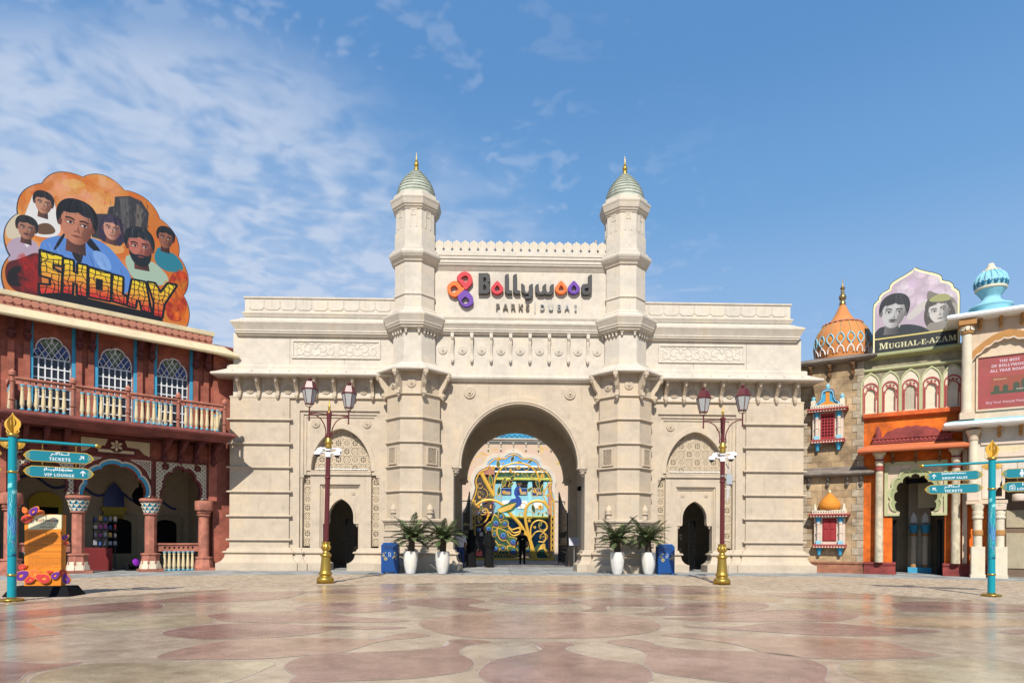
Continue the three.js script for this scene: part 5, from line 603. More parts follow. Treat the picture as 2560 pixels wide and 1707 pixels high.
// ---------- film billboard on its roof ----------
{
  const bb = thing('roof_billboard', 'scalloped film billboard with painted figures and cracked yellow lettering', 'billboard', LB.p, LB.a);
  const cusp = [[-4.24, 9.3], [-4.13, 10.48], [-3.94, 11.92], [-3.3, 13.15], [-2.16, 13.79], [-0.91, 13.79], [0.24, 13.15], [0.88, 11.95], [1.06, 10.5], [1.16, 9.3]], bul = [0.16, 0.25, 0.24, 0.26, 0.30, 0.28, 0.26, 0.25, 0.16];
  const out = (e) => { const p = []; for (let i = 0; i < 9; i++) { const a = cusp[i], b = cusp[i + 1], dx = b[0] - a[0], dy = b[1] - a[1], l = Math.hypot(dx, dy), nx = -dy / l, ny = dx / l; for (let k = 0; k < 14; k++) { const t = k / 14, h = bul[i] * Math.pow(Math.sin(Math.PI * t), 0.8) + e; p.push([a[0] + dx * t + nx * h, a[1] + dy * t + ny * h]); } } p.push([1.16 + e, 9.3]); return p.reverse(); };
  part('board', [ext(poly(out(0.03)), 0.12, -0.16)], plain([0.02, 0.02, 0.03], 0.5), bb);
  const X0 = -4.7, Y0 = 9.3, W = 6.3, H = 4.9, N = 230;
  const face = fitUV(ext(poly(out(0)), 0.012, -0.035), X0, Y0, W, H);
  const P2 = (x, y) => { const s = -4.4 + 0.003 * x + 3.3e-7 * x * x, k = 0.0039 + (x - 60) / 1505 * 0.00046, h = 9.2 + (1146 + 0.204 * (x - 60) - y) * k; return [(s - X0) * N, (Y0 + H - h) * N]; };
  const pm = print(Math.round(W * N), Math.round(H * N), (g, w, h) => {
    const r = rng(77); g.fillStyle = '#d07a30'; g.fillRect(0, 0, w, h);
    for (let i = 0; i < 420; i++) { const [x, y] = [r() * w, r() * h * 0.75], q = fbm(x / 150, y / 110, 4, 64, 64, 3), light = q > 0.46 && x < w * 0.62; g.fillStyle = light ? `rgba(${246 - r() * 20},${200 - r() * 60},${150 - r() * 70},0.34)` : `rgba(${196 + r() * 30},${85 + r() * 40},${15 + r() * 20},0.22)`; g.beginPath(); g.ellipse(x, y, 30 + r() * 80, 18 + r() * 45, r() * 3, 0, 7); g.fill(); }
    const pl = (pts, c, curve = true) => { g.fillStyle = c; g.beginPath(); const q = pts.map((p) => P2(...p)); g.moveTo(...q[0]); if (!curve) q.slice(1).forEach((p) => g.lineTo(...p)); else { for (let i = 0; i < q.length; i++) { const a = q[i], b = q[(i + 1) % q.length]; if (i === 0) g.moveTo((a[0] + q[q.length - 1][0]) / 2, (a[1] + q[q.length - 1][1]) / 2); g.quadraticCurveTo(a[0], a[1], (a[0] + b[0]) / 2, (a[1] + b[1]) / 2); } } g.closePath(); g.fill(); };
    pl([[60, 480], [180, 470], [330, 640], [80, 700], [40, 640]], '#d8c9ae');
    pl([[770, 660], [790, 460], [900, 460], [915, 400], [960, 390], [965, 310], [1090, 300], [1190, 340], [1255, 440], [1240, 640], [1000, 720]], '#3c3a3c', false); pl([[1000, 320], [1080, 310], [1090, 640], [1040, 640]], '#5a5654', false); pl([[1150, 360], [1210, 420], [1180, 620], [1140, 600]], '#6b625a', false);
    // generic painted figures, plain faces
    const head = (x, y, rw, rh, skin, hair, style) => { const [cx, cy] = P2(x, y), hx = (c) => '#' + c.map((v) => clamp(Math.round(v), 0, 255).toString(16).padStart(2, '0')).join(''), n = parseInt(skin.slice(1), 16), c = [n >> 16, (n >> 8) & 255, n & 255]; portrait(g, cx, cy, rw * 0.0044 * N, { skin: hx(c.map((v) => v * 1.06)), dark: hx(c.map((v, i) => v * [0.60, 0.52, 0.5][i])), shade: hx(c.map((v) => v * 0.35)), hair, style, beard: style === 'beard', moustache: style === 'moustache', tilt: style === 'beard' ? -0.08 : 0.04 }); };
    pl([[230, 640], [300, 440], [350, 290], [430, 330], [490, 500], [520, 640], [400, 680]], '#e9e7e4'); head(362, 385, 58, 78, '#b98568', '#1d1512', 'veil'); pl([[300, 560], [420, 540], [490, 640], [300, 650]], '#6a4c35');
    pl([[50, 720], [150, 660], [280, 690], [340, 760], [300, 850], [120, 890], [50, 860]], '#b8a3b4'); pl([[190, 700], [260, 700], [230, 770]], '#e9e4e6'); head(222, 600, 60, 88, '#a4715a', '#1a1614', 'moustache');
    pl([[820, 800], [900, 690], [1000, 690], [1080, 800]], '#e0a15c'); head(940, 590, 66, 95, '#c58d77', '#3a2b42', 'long');
    pl([[1290, 860], [1330, 720], [1400, 760], [1500, 800], [1580, 940], [1420, 960]], '#2a7f93'); head(1400, 660, 62, 88, '#8f5a42', '#14110f');
    pl([[1040, 820], [1120, 800], [1230, 880], [1300, 850], [1480, 1050], [1250, 1080], [1100, 1000]], '#a9c1ab'); head(1180, 740, 98, 140, '#b36a58', '#1b2023', 'beard');
    pl([[330, 760], [350, 690], [520, 640], [600, 720], [740, 650], [900, 720], [1010, 850], [1130, 1010], [1060, 1180], [900, 1060], [600, 900], [330, 800]], '#5b8ad2'); pl([[560, 640], [700, 640], [700, 900], [620, 860]], '#221a18'); pl([[520, 640], [570, 610], [480, 770], [440, 780]], '#11131c'); pl([[740, 650], [780, 690], [860, 790], [820, 800], [720, 720]], '#11131c'); pl([[760, 760], [900, 800], [960, 960], [820, 920]], '#7fa8e2'); head(645, 560, 118, 165, '#b9795c', '#0d0b0b');
    g.lineCap = 'round'; for (let i = 0; i < 70; i++) { const x = 350 + r() * 720, y = 700 + r() * 240 + (x - 350) * 0.25; g.strokeStyle = i % 2 ? 'rgba(30,55,120,0.28)' : 'rgba(190,215,250,0.25)'; g.lineWidth = 2 + r() * 7; g.beginPath(); g.moveTo(...P2(x, y)); g.quadraticCurveTo(...P2(x + 20, y + 40), ...P2(x + 10 + r() * 60, y + 70 + r() * 60)); g.stroke(); }
    for (let i = 0; i < 130; i++) { const x = 920 + r() * 330, y = 320 + r() * 330; g.fillStyle = i % 2 ? 'rgba(20,18,20,0.35)' : 'rgba(140,132,124,0.22)'; const q = P2(x, y); g.fillRect(q[0], q[1], 3 + r() * 9, 10 + r() * 34); }
    // fire and dark ground of the lower edge
    pl([[30, 880], [180, 850], [300, 790], [340, 830], [360, 1150], [340, 1180], [60, 1110]], '#5a130d'); pl([[60, 930], [200, 900], [330, 1060], [60, 1100]], '#150709'); pl([[1420, 970], [1560, 930], [1600, 1000], [1580, 1400], [1380, 1360]], '#a32a0c');
    for (let i = 0; i < 160; i++) { const rt = r() < 0.6, [x, y] = rt ? P2(1400 + r() * 190, 960 + r() * 420) : P2(170 + r() * 160, 830 + r() * 280); g.fillStyle = rt ? `rgba(${200 + r() * 55},${60 + r() * 110},10,0.30)` : `rgba(${150 + r() * 60},20,10,0.25)`; g.beginPath(); g.ellipse(x, y, 6 + r() * 22, 10 + r() * 40, r() - 0.5, 0, 7); g.fill(); }
    // cracked lettering: black blocks under stones that run from yellow to red
    const LET = { S: [[345, 785], [520, 835], [515, 905], [440, 890], [440, 930], [515, 975], [508, 1135], [340, 1145], [338, 1070], [432, 1080], [432, 1010], [342, 985]], H: [[540, 850], [612, 868], [612, 960], [660, 985], [660, 895], [728, 910], [725, 1165], [657, 1150], [657, 1060], [608, 1045], [605, 1145], [535, 1135]], O: [[755, 925], [930, 975], [925, 1200], [752, 1165]], L: [[955, 985], [1032, 1005], [1028, 1150], [1066, 1165], [1066, 1235], [952, 1200]], A: [[1120, 1025], [1225, 1045], [1275, 1300], [1205, 1280], [1190, 1200], [1150, 1190], [1140, 1255], [1080, 1240]], Y: [[1255, 1045], [1310, 1055], [1360, 1140], [1425, 1055], [1490, 1065], [1385, 1230], [1370, 1340], [1305, 1325], [1310, 1215]] };
    for (const L of Object.values(LET)) { g.lineWidth = 34; g.lineJoin = 'round'; g.strokeStyle = '#08070a'; g.beginPath(); L.forEach((p, i) => { const q = P2(...p); i ? g.lineTo(...q) : g.moveTo(...q); }); g.closePath(); g.stroke(); g.fillStyle = '#08070a'; g.fill(); }
    pl([[330, 1090], [1380, 1330], [1380, 1390], [330, 1170]], '#0b0608', false);
    for (const L of Object.values(LET)) {
      g.save(); g.beginPath(); L.forEach((p, i) => { const q = P2(...p); i ? g.lineTo(...q) : g.moveTo(...q); }); g.closePath(); g.clip(); const qs = L.map((p) => P2(...p)), x0 = Math.min(...qs.map((p) => p[0])), x1 = Math.max(...qs.map((p) => p[0])), y0 = Math.min(...qs.map((p) => p[1])), y1 = Math.max(...qs.map((p) => p[1])); const gr = g.createLinearGradient(0, y0, 0, y1); gr.addColorStop(0, '#f4dc25'); gr.addColorStop(0.5, '#eda72d'); gr.addColorStop(1, '#cf2222'); g.fillStyle = gr; g.fillRect(x0, y0, x1 - x0, y1 - y0);
      g.strokeStyle = '#100a08'; g.lineWidth = 6; const st = 40; for (let y = y0 - st; y < y1 + st; y += st) for (let x = x0 - st; x < x1 + st; x += st) { const j = (a, b) => [a + (vnoise(a * 0.31, b * 0.37, 256, 256, 8) - 0.5) * 34, b + (vnoise(a * 0.29 + 7, b * 0.33, 256, 256, 9) - 0.5) * 34], A = j(x, y), B = j(x + st, y), C = j(x, y + st); g.beginPath(); g.moveTo(...B); g.lineTo(...A); if (vnoise(x, y, 256, 256, 5) > 0.22) g.lineTo(...C); g.stroke(); } g.restore();
    }
    const q = [[808, 1010], [868, 1025], [866, 1120], [806, 1105]].map((p) => P2(...p)); g.fillStyle = '#0b0709'; g.beginPath(); q.forEach((p, i) => (i ? g.lineTo(...p) : g.moveTo(...p))); g.fill();
  }, 0.45);
  part('poster', face, pm, bb);
  for (const x of [-3.4, -1.5, 0.4]) part('strut', [rod([x, 9.25, -1.1], [x, 12.0, -0.17], 0.04), box(x - 0.05, x + 0.05, 9.2, 9.35, -1.2, -0.12)], M.iron, bb);
}
// ---------- right-hand row of buildings (own frame: x along the fronts, z outward) ----------
const RB = { p: [13.6, 0, 0.7], a: -0.558 };
// --- stone tower with the orange dome
{
  const t = thing('stone_tower', 'sandstone block tower with orange onion dome beside the entrance gate', 'tower', RB.p, RB.a), P = (n, g, m, par = t) => part(n, g, m, par);
  const core = P('wall', [box(-2.6, -0.06, 0.4, 8.45, -2.6, -0.035)], M.mortar), r = rng(11);
  const mats = [M.stone, M.stoneB, M.stoneC, M.stone], qb = [];
  const blockRow = (y0, y1, n) => { const h = (y1 - y0) / n; for (let j = 0; j < n; j++) { const y = y0 + j * h; let x = -2.30 - (j % 2) * 0.2; const odd = j % 2;
    const q0 = odd ? 0.40 : 0.24;                                // rough corner stones
    for (const [a, b] of [[-2.42, -2.42 + q0 + 0.12], [-0.04 - q0, -0.03]]) P('quoin', ext(poly([[a + 0.01, y + 0.008 + r() * 0.01], [b - 0.01, y + 0.006 + r() * 0.012], [b - 0.006, y + h - 0.008 - r() * 0.012], [a + 0.012, y + h - 0.008 - r() * 0.01]]), 0.05, -0.035 + r() * 0.012, 0.008), M.quoin, core);
    let u = -2.42 + q0 + 0.12; const end = -0.04 - q0; while (u < end - 0.02) { let w = 0.34 + r() * 0.22; if (end - u - w < 0.18) w = end - u; P('stone_block', ext(poly(rectPts(u + 0.006, u + w - 0.006, y + 0.006, y + h - 0.006)), 0.03, -0.035 + r() * 0.008, 0.005), mats[Math.floor(r() * 4)], core); u += w; } } };
  blockRow(0.44, 3.90, 12); blockRow(4.2, 8.40, 15);
  P('plinth', [box(-2.6, 0.0, 0, 0.40, -0.2, 0.14), box(-2.6, 0.01, 0.38, 0.45, -0.2, 0.18), box(-2.6, 0.01, 0, 0.10, -0.2, 0.17)], M.brownPlinth);
  P('ledge', sweep([[0, 3.85], [0.24, 3.88], [0.32, 3.91], [0.35, 3.96], [0.32, 4.02], [0.24, 4.05], [0.05, 4.16], [0.04, 4.22], [0, 4.25]], [[-2.5, 0], [0.0, 0], [0.0, -1]]), M.slate);
  const lb = bracketGeo(0.36, 0.2, 0.13, 1.3); for (const x of [-2.0, -1.3, -0.6, -0.12]) piece('ledge_bracket', lb, M.slate, core, x, 3.88, 0);
  P('eave', sweep([[0, 8.36], [0.26, 8.40], [0.36, 8.43], [0.40, 8.48], [0.37, 8.54], [0.30, 8.57], [-0.6, 8.86], [-1.4, 8.95]], [[-2.45, -3.0], [-2.45, 0], [0.02, 0], [0.02, -3.0]]), M.slate);
  const eb = bracketGeo(0.50, 0.26, 0.15, 1.3); for (const x of [-1.95, -1.25, -0.42]) piece('eave_bracket', eb, M.brownWood, core, x, 8.38, 0);
  // dome
  const dx = -0.9, dz = -1.5, prof = [[1.02, 8.6], [1.02, 8.98], [1.06, 9.02], [1.08, 9.12], [1.10, 9.25], [1.115, 9.45], [1.10, 9.65], [1.05, 9.85], [0.965, 10.05], [0.84, 10.23], [0.70, 10.36], [0.60, 10.43]], skirt = [[0.66, 10.36], [0.56, 10.45], [0.44, 10.58], [0.33, 10.74], [0.24, 10.92], [0.16, 11.10], [0.105, 11.22], [0.10, 11.24]];
  const d = P('dome', [lathe(prof, 48, dx, 0, dz)], M.domeOrange); P('dome_cap', lathe(skirt, 40, dx, 0, dz), M.domeOrange, d);
  for (let k = 0; k < 22; k++) { const a = k / 22 * Math.PI * 2; P('petal', ball(0.10, dx + 0.70 * Math.sin(a), 10.36, dz + 0.70 * Math.cos(a), 1, 0.55, 1, 8), M.terracotta, d); }
  for (let k = 0; k < 18; k++) { const a = k / 18 * Math.PI * 2; if (Math.cos(a + RB.a) < -0.35) continue; const S = (R, y) => [dx + R * Math.sin(a), y, dz + R * Math.cos(a)];
    const oval = [], ring = []; for (let i = 0; i < 16; i++) { const q = i / 16 * Math.PI * 2, y = 9.55 + 0.215 * Math.sin(q), b = a + 0.125 * Math.cos(q) * (1 - 0.25 * Math.abs(Math.sin(q))), R = 1.125 - Math.max(0, y - 9.6) * 0.22 - Math.max(0, 9.4 - y) * 0.1; ring.push([dx + R * Math.sin(b), y, dz + R * Math.cos(b)]); }
    P('oval_rim', tube(ring, 0.028, 30, 5, true), M.lightBlue, d); const bs = ball(0.075, 0, 0, 0, 0.9, 1.3, 0.35, 10); P('oval_boss', mv(bs, dx + 1.105 * Math.sin(a), 9.55, dz + 1.105 * Math.cos(a), a), M.domeSaffron, d);
    const rib = prof.slice(6).map(([R, y]) => S(R + 0.008, y)); P('rib', tube([S(1.11, 9.78), ...rib.slice(1)], 0.012, 14, 4), M.green, d);
    const ar = []; for (let i = 0; i <= 10; i++) { const q = Math.PI * i / 10, b = a + 0.12 * Math.cos(q), y = 8.98 + 0.25 * Math.sin(q); ar.push([dx + (1.06 + (y - 8.98) * 0.15) * Math.sin(b), y, dz + (1.06 + (y - 8.98) * 0.15) * Math.cos(b)]); } P('white_arch', [tube(ar, 0.026, 16, 5), ball(0.035, ...S(1.105, 9.29))], M.white, d); }
  P('finial', lathe([[0.11, 11.22], [0.14, 11.24], [0.10, 11.30], [0.13, 11.33], [0.06, 11.38], [0.13, 11.46], [0.15, 11.54], [0.13, 11.62], [0.06, 11.70], [0.05, 11.74], [0.09, 11.78], [0.04, 11.83], [0.10, 11.92], [0.10, 11.95], [0.035, 12.0], [0.05, 12.06], [0.02, 12.10], [0.012, 12.32], [0, 12.34]], 16, dx, 0, dz), M.brass, d);
  // two projecting windows
  const teeth = (x0, x1, y, z, par) => { for (let x = x0 + 0.05; x < x1 - 0.02; x += 0.105) P('tooth', ext(poly([[x - 0.03, y], [x + 0.03, y], [x, y + 0.075]]), 0.014, z), M.ivoryPale, par); };
  function bay(c, y0, kind) {                                    // y0: top of the lower shelf
    const w = P('oriel_window', [cbox(c - 0.56, c + 0.56, y0, y0 + 1.12, -0.02, 0.20, 0.008)], M.pinkCream), top = y0 + 1.12;
    P('shelf', [box(c - 0.62, c + 0.62, y0 - 0.03, y0 + 0.02, 0, 0.36), box(c - 0.60, c + 0.60, y0 - 0.12, y0 - 0.03, 0, 0.34)], M.roseTrim, w); teeth(c - 0.6, c + 0.6, y0 - 0.115, 0.342, w);
    for (const s of [-1, 1]) { P('console', [cyl(0.06, 0.13, y0 - 0.36, y0 - 0.12, c + s * 0.38, 0.13, 10), ball(0.065, c + s * 0.38, y0 - 0.38, 0.13)], M.skyBlue, w);
      const cc = P('colonnette', [cyl(0.072, 0.066, y0 + 0.16, y0 + 0.90, c + s * 0.40, 0.25, 14), lathe([[0.07, 0], [0.09, 0.01], [0.09, 0.03], [0.07, 0.04]], 12, c + s * 0.40, y0 + 0.45, 0.25), lathe([[0.066, 0], [0.088, 0.015], [0.066, 0.03], [0.085, 0.045], [0.066, 0.06]], 12, c + s * 0.40, y0 + 0.82, 0.25)], M.pinkCream, w); P('capital', cyl(0.07, 0.12, y0 + 0.90, y0 + 1.12, c + s * 0.40, 0.25, 8), M.skyBlue, w); P('foot', cbox(c + s * 0.40 - 0.09, c + s * 0.40 + 0.09, y0 + 0.01, y0 + 0.16, 0.16, 0.34, 0.01), M.lightBlue, w); }
    if (kind) { const sh = P('shutter', [cbox(c - 0.25, c + 0.25, y0 + 0.14, y0 + 1.06, 0.19, 0.225, 0.006)], M.winRed, w); for (const s of [-1, 1]) for (const [a, b] of [[0.18, 0.56], [0.62, 1.02]]) P('shutter_panel', cbox(c + s * 0.125 - 0.09, c + s * 0.125 + 0.09, y0 + a, y0 + b, 0.225, 0.245, 0.012), M.winRed, sh); }
    else { const g = poly(rectPts(c - 0.25, c + 0.25, y0 + 0.04, y0 + 1.06)); for (let i = 0; i < 4; i++) for (let j = 0; j < 7; j++) hole(g, rectPts(c - 0.20 + i * 0.107, c - 0.20 + i * 0.107 + 0.065, y0 + 0.14 + j * 0.122, y0 + 0.14 + j * 0.122 + 0.072)); P('grille', ext(g, 0.03, 0.205), M.winRed, w); P('grille_backing', box(c - 0.25, c + 0.25, y0 + 0.04, y0 + 1.06, 0.2, 0.203), M.black, w); }
    P('hood', [box(c - 0.74, c + 0.74, top + 0.06, top + 0.12, 0, 0.52), box(c - 0.70, c + 0.70, top - 0.01, top + 0.06, 0, 0.47)], M.roseTrim, w); teeth(c - 0.7, c + 0.7, top - 0.005, 0.472, w);
    P('parapet', [box(c - 0.62, c + 0.62, top + 0.12, top + 0.26, 0, 0.40)], M.ivoryPale, w); for (let x = c - 0.56; x < c + 0.58; x += 0.09) P('parapet_dot', mv(ball(0.022, 0, 0, 0, 1, 1.4, 0.4, 6), x, top + 0.19, 0.40), M.slate, w);
    const ty = top + 0.26;
    if (kind) { P('onion_dome', lathe([[0.30, ty], [0.38, ty + 0.08], [0.40, ty + 0.20], [0.36, ty + 0.34], [0.26, ty + 0.48], [0.13, ty + 0.60], [0.05, ty + 0.70]], 28, c, 0, 0.12), M.domeSaffron, w); P('knob', [ball(0.06, c, ty + 0.74, 0.12), cyl(0.03, 0.01, ty + 0.78, ty + 0.86, c, 0.12, 8)], M.ivoryPale, w); for (const s of [-1, 1]) P('finial', lathe([[0.07, ty], [0.07, ty + 0.07], [0.045, ty + 0.09], [0.06, ty + 0.13], [0.03, ty + 0.17], [0.045, ty + 0.21], [0, ty + 0.27]], 10, c + s * 0.52, 0, 0.28), M.ivoryPale, w); }
    else { const sh = (k, q) => [[-0.46 * k, 0.0], [-0.46 * k, 0.06], [-0.34 * k, 0.12], [-0.24 * k, 0.28], [-0.23 * k, 0.50 * q], [-0.17 * k, 0.60 * q], [0, 0.64 * q], [0.17 * k, 0.60 * q], [0.23 * k, 0.50 * q], [0.24 * k, 0.28], [0.34 * k, 0.12], [0.46 * k, 0.06], [0.46 * k, 0]].map(([x, y]) => [c + x, ty + y]);
      P('gable', ext(poly(sh(1, 1)), 0.30, 0.02), M.pinkCream, w); P('gable_band', ext(poly([...sh(1, 1), ...sh(0.86, 0.9).reverse()]), 0.05, 0.32, 0.008), M.navy, w); P('gable_rim', ext(poly([...sh(0.93, 0.95), ...sh(0.82, 0.87).reverse()]), 0.03, 0.372), M.lightBlue, w); P('gable_field', ext(poly(sh(0.84, 0.88)), 0.02, 0.32), M.skyBlue, w); P('gable_flame', ext(poly([[c - 0.33, ty + 0.01], [c + 0.33, ty + 0.01], [c + 0.08, ty + 0.14], [c + 0.06, ty + 0.42], [c + 0.09, ty + 0.50], [c - 0.09, ty + 0.50], [c - 0.06, ty + 0.42], [c - 0.08, ty + 0.14]]), 0.03, 0.335), M.domeSaffron, w);
      for (const [x, y, z] of [[c, ty + 0.64, 0.25], [c - 0.52, ty + 0.2, 0.28], [c + 0.52, ty + 0.2, 0.28]]) P('finial', lathe([[0.075, 0], [0.08, 0.03], [0.05, 0.05], [0.085, 0.09], [0.085, 0.13], [0.05, 0.17], [0.02, 0.22], [0, 0.25]], 12, x, y, z), M.lightBlue, w); for (const s of [-1, 1]) P('pier', cbox(c + s * 0.52 - 0.09, c + s * 0.52 + 0.09, ty, ty + 0.2, 0.18, 0.38, 0.01), M.ivoryPale, w); }
  }
  bay(-1.22, 1.13, true); bay(-1.30, 5.34, false);
}
// --- orange building with the red canopy and green arcaded storey
{
  const o = thing('orange_building', 'bright orange building with red canopy and lobed keyhole doorway', 'building', RB.p, RB.a), P = (n, g, m, par = o) => part(n, g, m, par);
  const DC = 1.70;
  const lobed = (w, yb, yt, n, b) => { const p = []; const cy = yb + (yt - yb) * 0.42, R = yt - cy; for (let i = 0; i <= n * 8; i++) { const a = -0.62 + (Math.PI + 1.24) * i / (n * 8), k = 1 - b + 2 * b * Math.sqrt(Math.abs(Math.sin(n * Math.PI * i / (n * 8)))); p.push([DC + w * k * Math.cos(a), cy + R * k * Math.sin(a)]); } return p; };
  const l1 = lobed(0.86, 2.26, 4.06, 9, 0.045), l2 = lobed(0.80, 2.26, 3.98, 9, 0.05), l3 = lobed(0.66, 2.26, 3.80, 9, 0.065);
  const lowp = [[l1[l1.length - 1][0], 2.26]];
  const w = P('wall', [ext(poly([[-0.06, 0], [0.95, 0], [0.95, 2.2], [0.80, 2.2], [0.80, 4.2], [2.62, 4.2], [2.62, 2.2], [2.64, 2.2], [2.64, 0], [3.9, 0], [3.9, 6.1], [-0.06, 6.1]]), 0.3, -0.32)], M.orange);
  for (const [a, b] of [[0.0, 1.06], [2.57, 3.95]]) P('plinth', [box(a, b, 0, 0.40, -0.3, 0.20), box(a, b + 0.01, 0.39, 0.47, -0.3, 0.25), box(a, b + 0.01, 0, 0.09, -0.3, 0.24), box(a, b + 0.005, 0.33, 0.36, -0.3, 0.215)], M.brickRed);
  // lobed keyhole panel
  const out = [[0.80, 2.30], [DC - 0.52, 2.30], ...l3.slice().reverse(), [DC + 0.52, 2.30], [2.60, 2.30], [2.60, 4.21], [0.80, 4.21]];
  const pn = P('keyhole_panel', [ext(poly(out), 0.30, -0.30)], M.creamWall);
  P('green_frame', [box(0.68, 0.80, 2.26, 4.33, -0.2, 0.06), box(2.60, 2.72, 2.26, 4.33, -0.2, 0.06), box(0.80, 2.60, 4.21, 4.33, -0.2, 0.06), box(0.80, DC - 0.52, 2.26, 2.36, -0.2, 0.062), box(DC + 0.52, 2.60, 2.26, 2.36, -0.2, 0.062)], M.greenPale, pn);
  P('lobe_rim', ext(poly([...l1, ...l2.slice().reverse()]), 0.05, 0.0, 0.008), M.greenPale, pn); P('lobe_splay', ext(poly([...l2, ...l3.slice().reverse()]), 0.20, -0.18), M.green, pn);
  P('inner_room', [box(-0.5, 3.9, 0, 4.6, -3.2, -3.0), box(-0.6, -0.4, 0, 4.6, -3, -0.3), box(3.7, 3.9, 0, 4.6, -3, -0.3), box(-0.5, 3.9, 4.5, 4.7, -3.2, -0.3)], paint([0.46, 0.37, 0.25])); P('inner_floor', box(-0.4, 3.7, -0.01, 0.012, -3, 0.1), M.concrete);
  for (const x of [0.98, 2.46]) P('open_door', cbox(x, x + 0.12, 0.02, 2.12, -1.2, -0.35, 0.01), M.black);
  const ip = P('inner_pier', [box(1.52, 2.28, 0, 4.4, -2.4, -2.1)], paint([0.50, 0.42, 0.30])); for (const x of [1.70, 2.10]) { const c = P('inner_column', [cyl(0.11, 0.11, 0.35, 1.5, x, -1.92, 14)], M.creamWall, ip); P('inner_capital', cyl(0.12, 0.19, 1.62, 1.95, x, -1.92, 8), M.skyBlue, c); P('inner_base', box(x - 0.2, x + 0.2, 0, 0.24, -2.12, -1.72), M.skyBlue, c); P('band', [cyl(0.13, 0.13, 1.50, 1.62, x, -1.92, 14), cyl(0.13, 0.13, 0.24, 0.35, x, -1.92, 14)], M.caramel, c); P('lotus', ext(poly([[x - 0.12, 2.05], [x + 0.12, 2.05], [x + 0.09, 2.3], [x, 2.5], [x - 0.09, 2.3]]), 0.03, -2.08), M.white, c); }
  P('hanging_screen', [box(1.82, 2.45, 2.6, 3.7, -1.0, -0.95)], paint([0.40, 0.32, 0.18])); P('projector', [box(1.4, 2.1, 3.55, 3.72, -0.8, -0.5), box(1.85, 1.92, 3.7, 4.5, -0.7, -0.6)], M.black);
  // columns carrying the canopy
  for (const x of [0.51, 2.95]) { const c = P('column', [cyl(0.145, 0.13, 0.47, 4.0, x, 0.28, 20)], M.columnIvory); P('necking', lathe([[0.13, 3.98], [0.165, 4.0], [0.165, 4.05], [0.13, 4.08], [0.15, 4.12], [0.13, 4.15], [0.13, 4.2]], 18, x, 0, 0.28), M.brickRed, c); P('necking', lathe([[0.13, 4.36], [0.16, 4.37], [0.16, 4.42], [0.13, 4.43]], 18, x, 0, 0.28), M.brickRed, c); P('capital', [lathe([[0.135, 4.18], [0.145, 4.36]], 16, x, 0, 0.28), lathe([[0.13, 4.43], [0.15, 4.52], [0.2, 4.62]], 8, x, 0, 0.28), box(x - 0.22, x + 0.22, 4.62, 4.72, 0.04, 0.5)], M.columnIvory, c); }
  // canopy
  const cp = P('canopy', sweep([[-0.2, 4.76], [0.38, 4.66], [0.46, 4.66], [0.52, 4.69], [0.53, 4.75], [0.50, 4.80], [0.44, 4.84], [0.02, 5.03], [-0.2, 5.04]], [[0.30, -0.05], [0.30, 0.30], [2.78, 0.30], [2.78, -0.05]]), M.canopy);
  P('canopy_top', [box(0.26, 2.84, 4.98, 5.04, -0.02, 0.34)], M.canopy, cp);
  P('crest_band', [box(0.28, 2.82, 5.02, 5.20, -0.02, 0.40), box(0.25, 2.85, 5.19, 5.25, -0.02, 0.44), box(0.25, 2.85, 5.02, 5.06, -0.02, 0.43)], M.brickRed, cp); for (let x = 0.36; x < 2.78; x += 0.135) P('rosette', mv(lathe([[0, 0.025], [0.035, 0.02], [0.045, 0]], 8), x, 5.125, 0.40, 0, 0, Math.PI / 2), M.roseTrim, cp);
  const crest = []; for (let i = 0; i <= 60; i++) { const u = i / 60 * 2 - 1; crest.push([1.56 + u * 0.94, 5.25 + 0.36 * (1 - Math.pow(Math.abs(u), 5)) * (0.72 + 0.28 * (1 - Math.abs(u))) + 0.045 * Math.abs(Math.sin(u * 9.4))]); } P('crest', ext(poly([[0.62, 5.24], [2.50, 5.24], ...crest.reverse()]), 0.12, 0.18, 0.01), M.brickRed, cp);
  for (const x of [0.46, 2.64]) P('crest_finial', lathe([[0.13, 5.25], [0.14, 5.30], [0.10, 5.33], [0.13, 5.38], [0.10, 5.42], [0.12, 5.47], [0.08, 5.52], [0.09, 5.57], [0.04, 5.63], [0.05, 5.67], [0, 5.74]], 10, x, 0, 0.24), M.brickRed, cp);
  const kb = bracketGeo(0.42, 0.5, 0.10, 1.2); for (const x of [0.95, 1.7, 2.45]) piece('canopy_bracket', kb, M.brownWood, cp, x, 4.72, 0.0);
  P('ledge', sweep([[0, 6.02], [0.06, 6.04], [0.10, 6.08], [0.16, 6.10], [0.16, 6.22], [0.12, 6.26], [0, 6.27]], [[-0.06, 0], [3.9, 0]]), M.orangeDeep);
  // green storey with five cusped niches
  const us = P('upper_wall', box(-0.06, 3.9, 6.1, 8.5, -0.6, -0.06), paint([0.33, 0.29, 0.19], { map: mottleStrong }));
  P('green_eave', sweep([[0, 8.36], [0.22, 8.40], [0.30, 8.44], [0.31, 8.50], [0.27, 8.56], [0.20, 8.58], [-0.4, 8.66]], [[-0.02, -0.06], [3.9, -0.06]]), M.green, us);
  P('green_moulding', sweep([[0, 7.89], [0.07, 7.92], [0.10, 7.96], [0.10, 8.0], [0.05, 8.03], [0, 8.04]], [[-0.06, -0.06], [3.9, -0.06]]), M.greenPale, us);
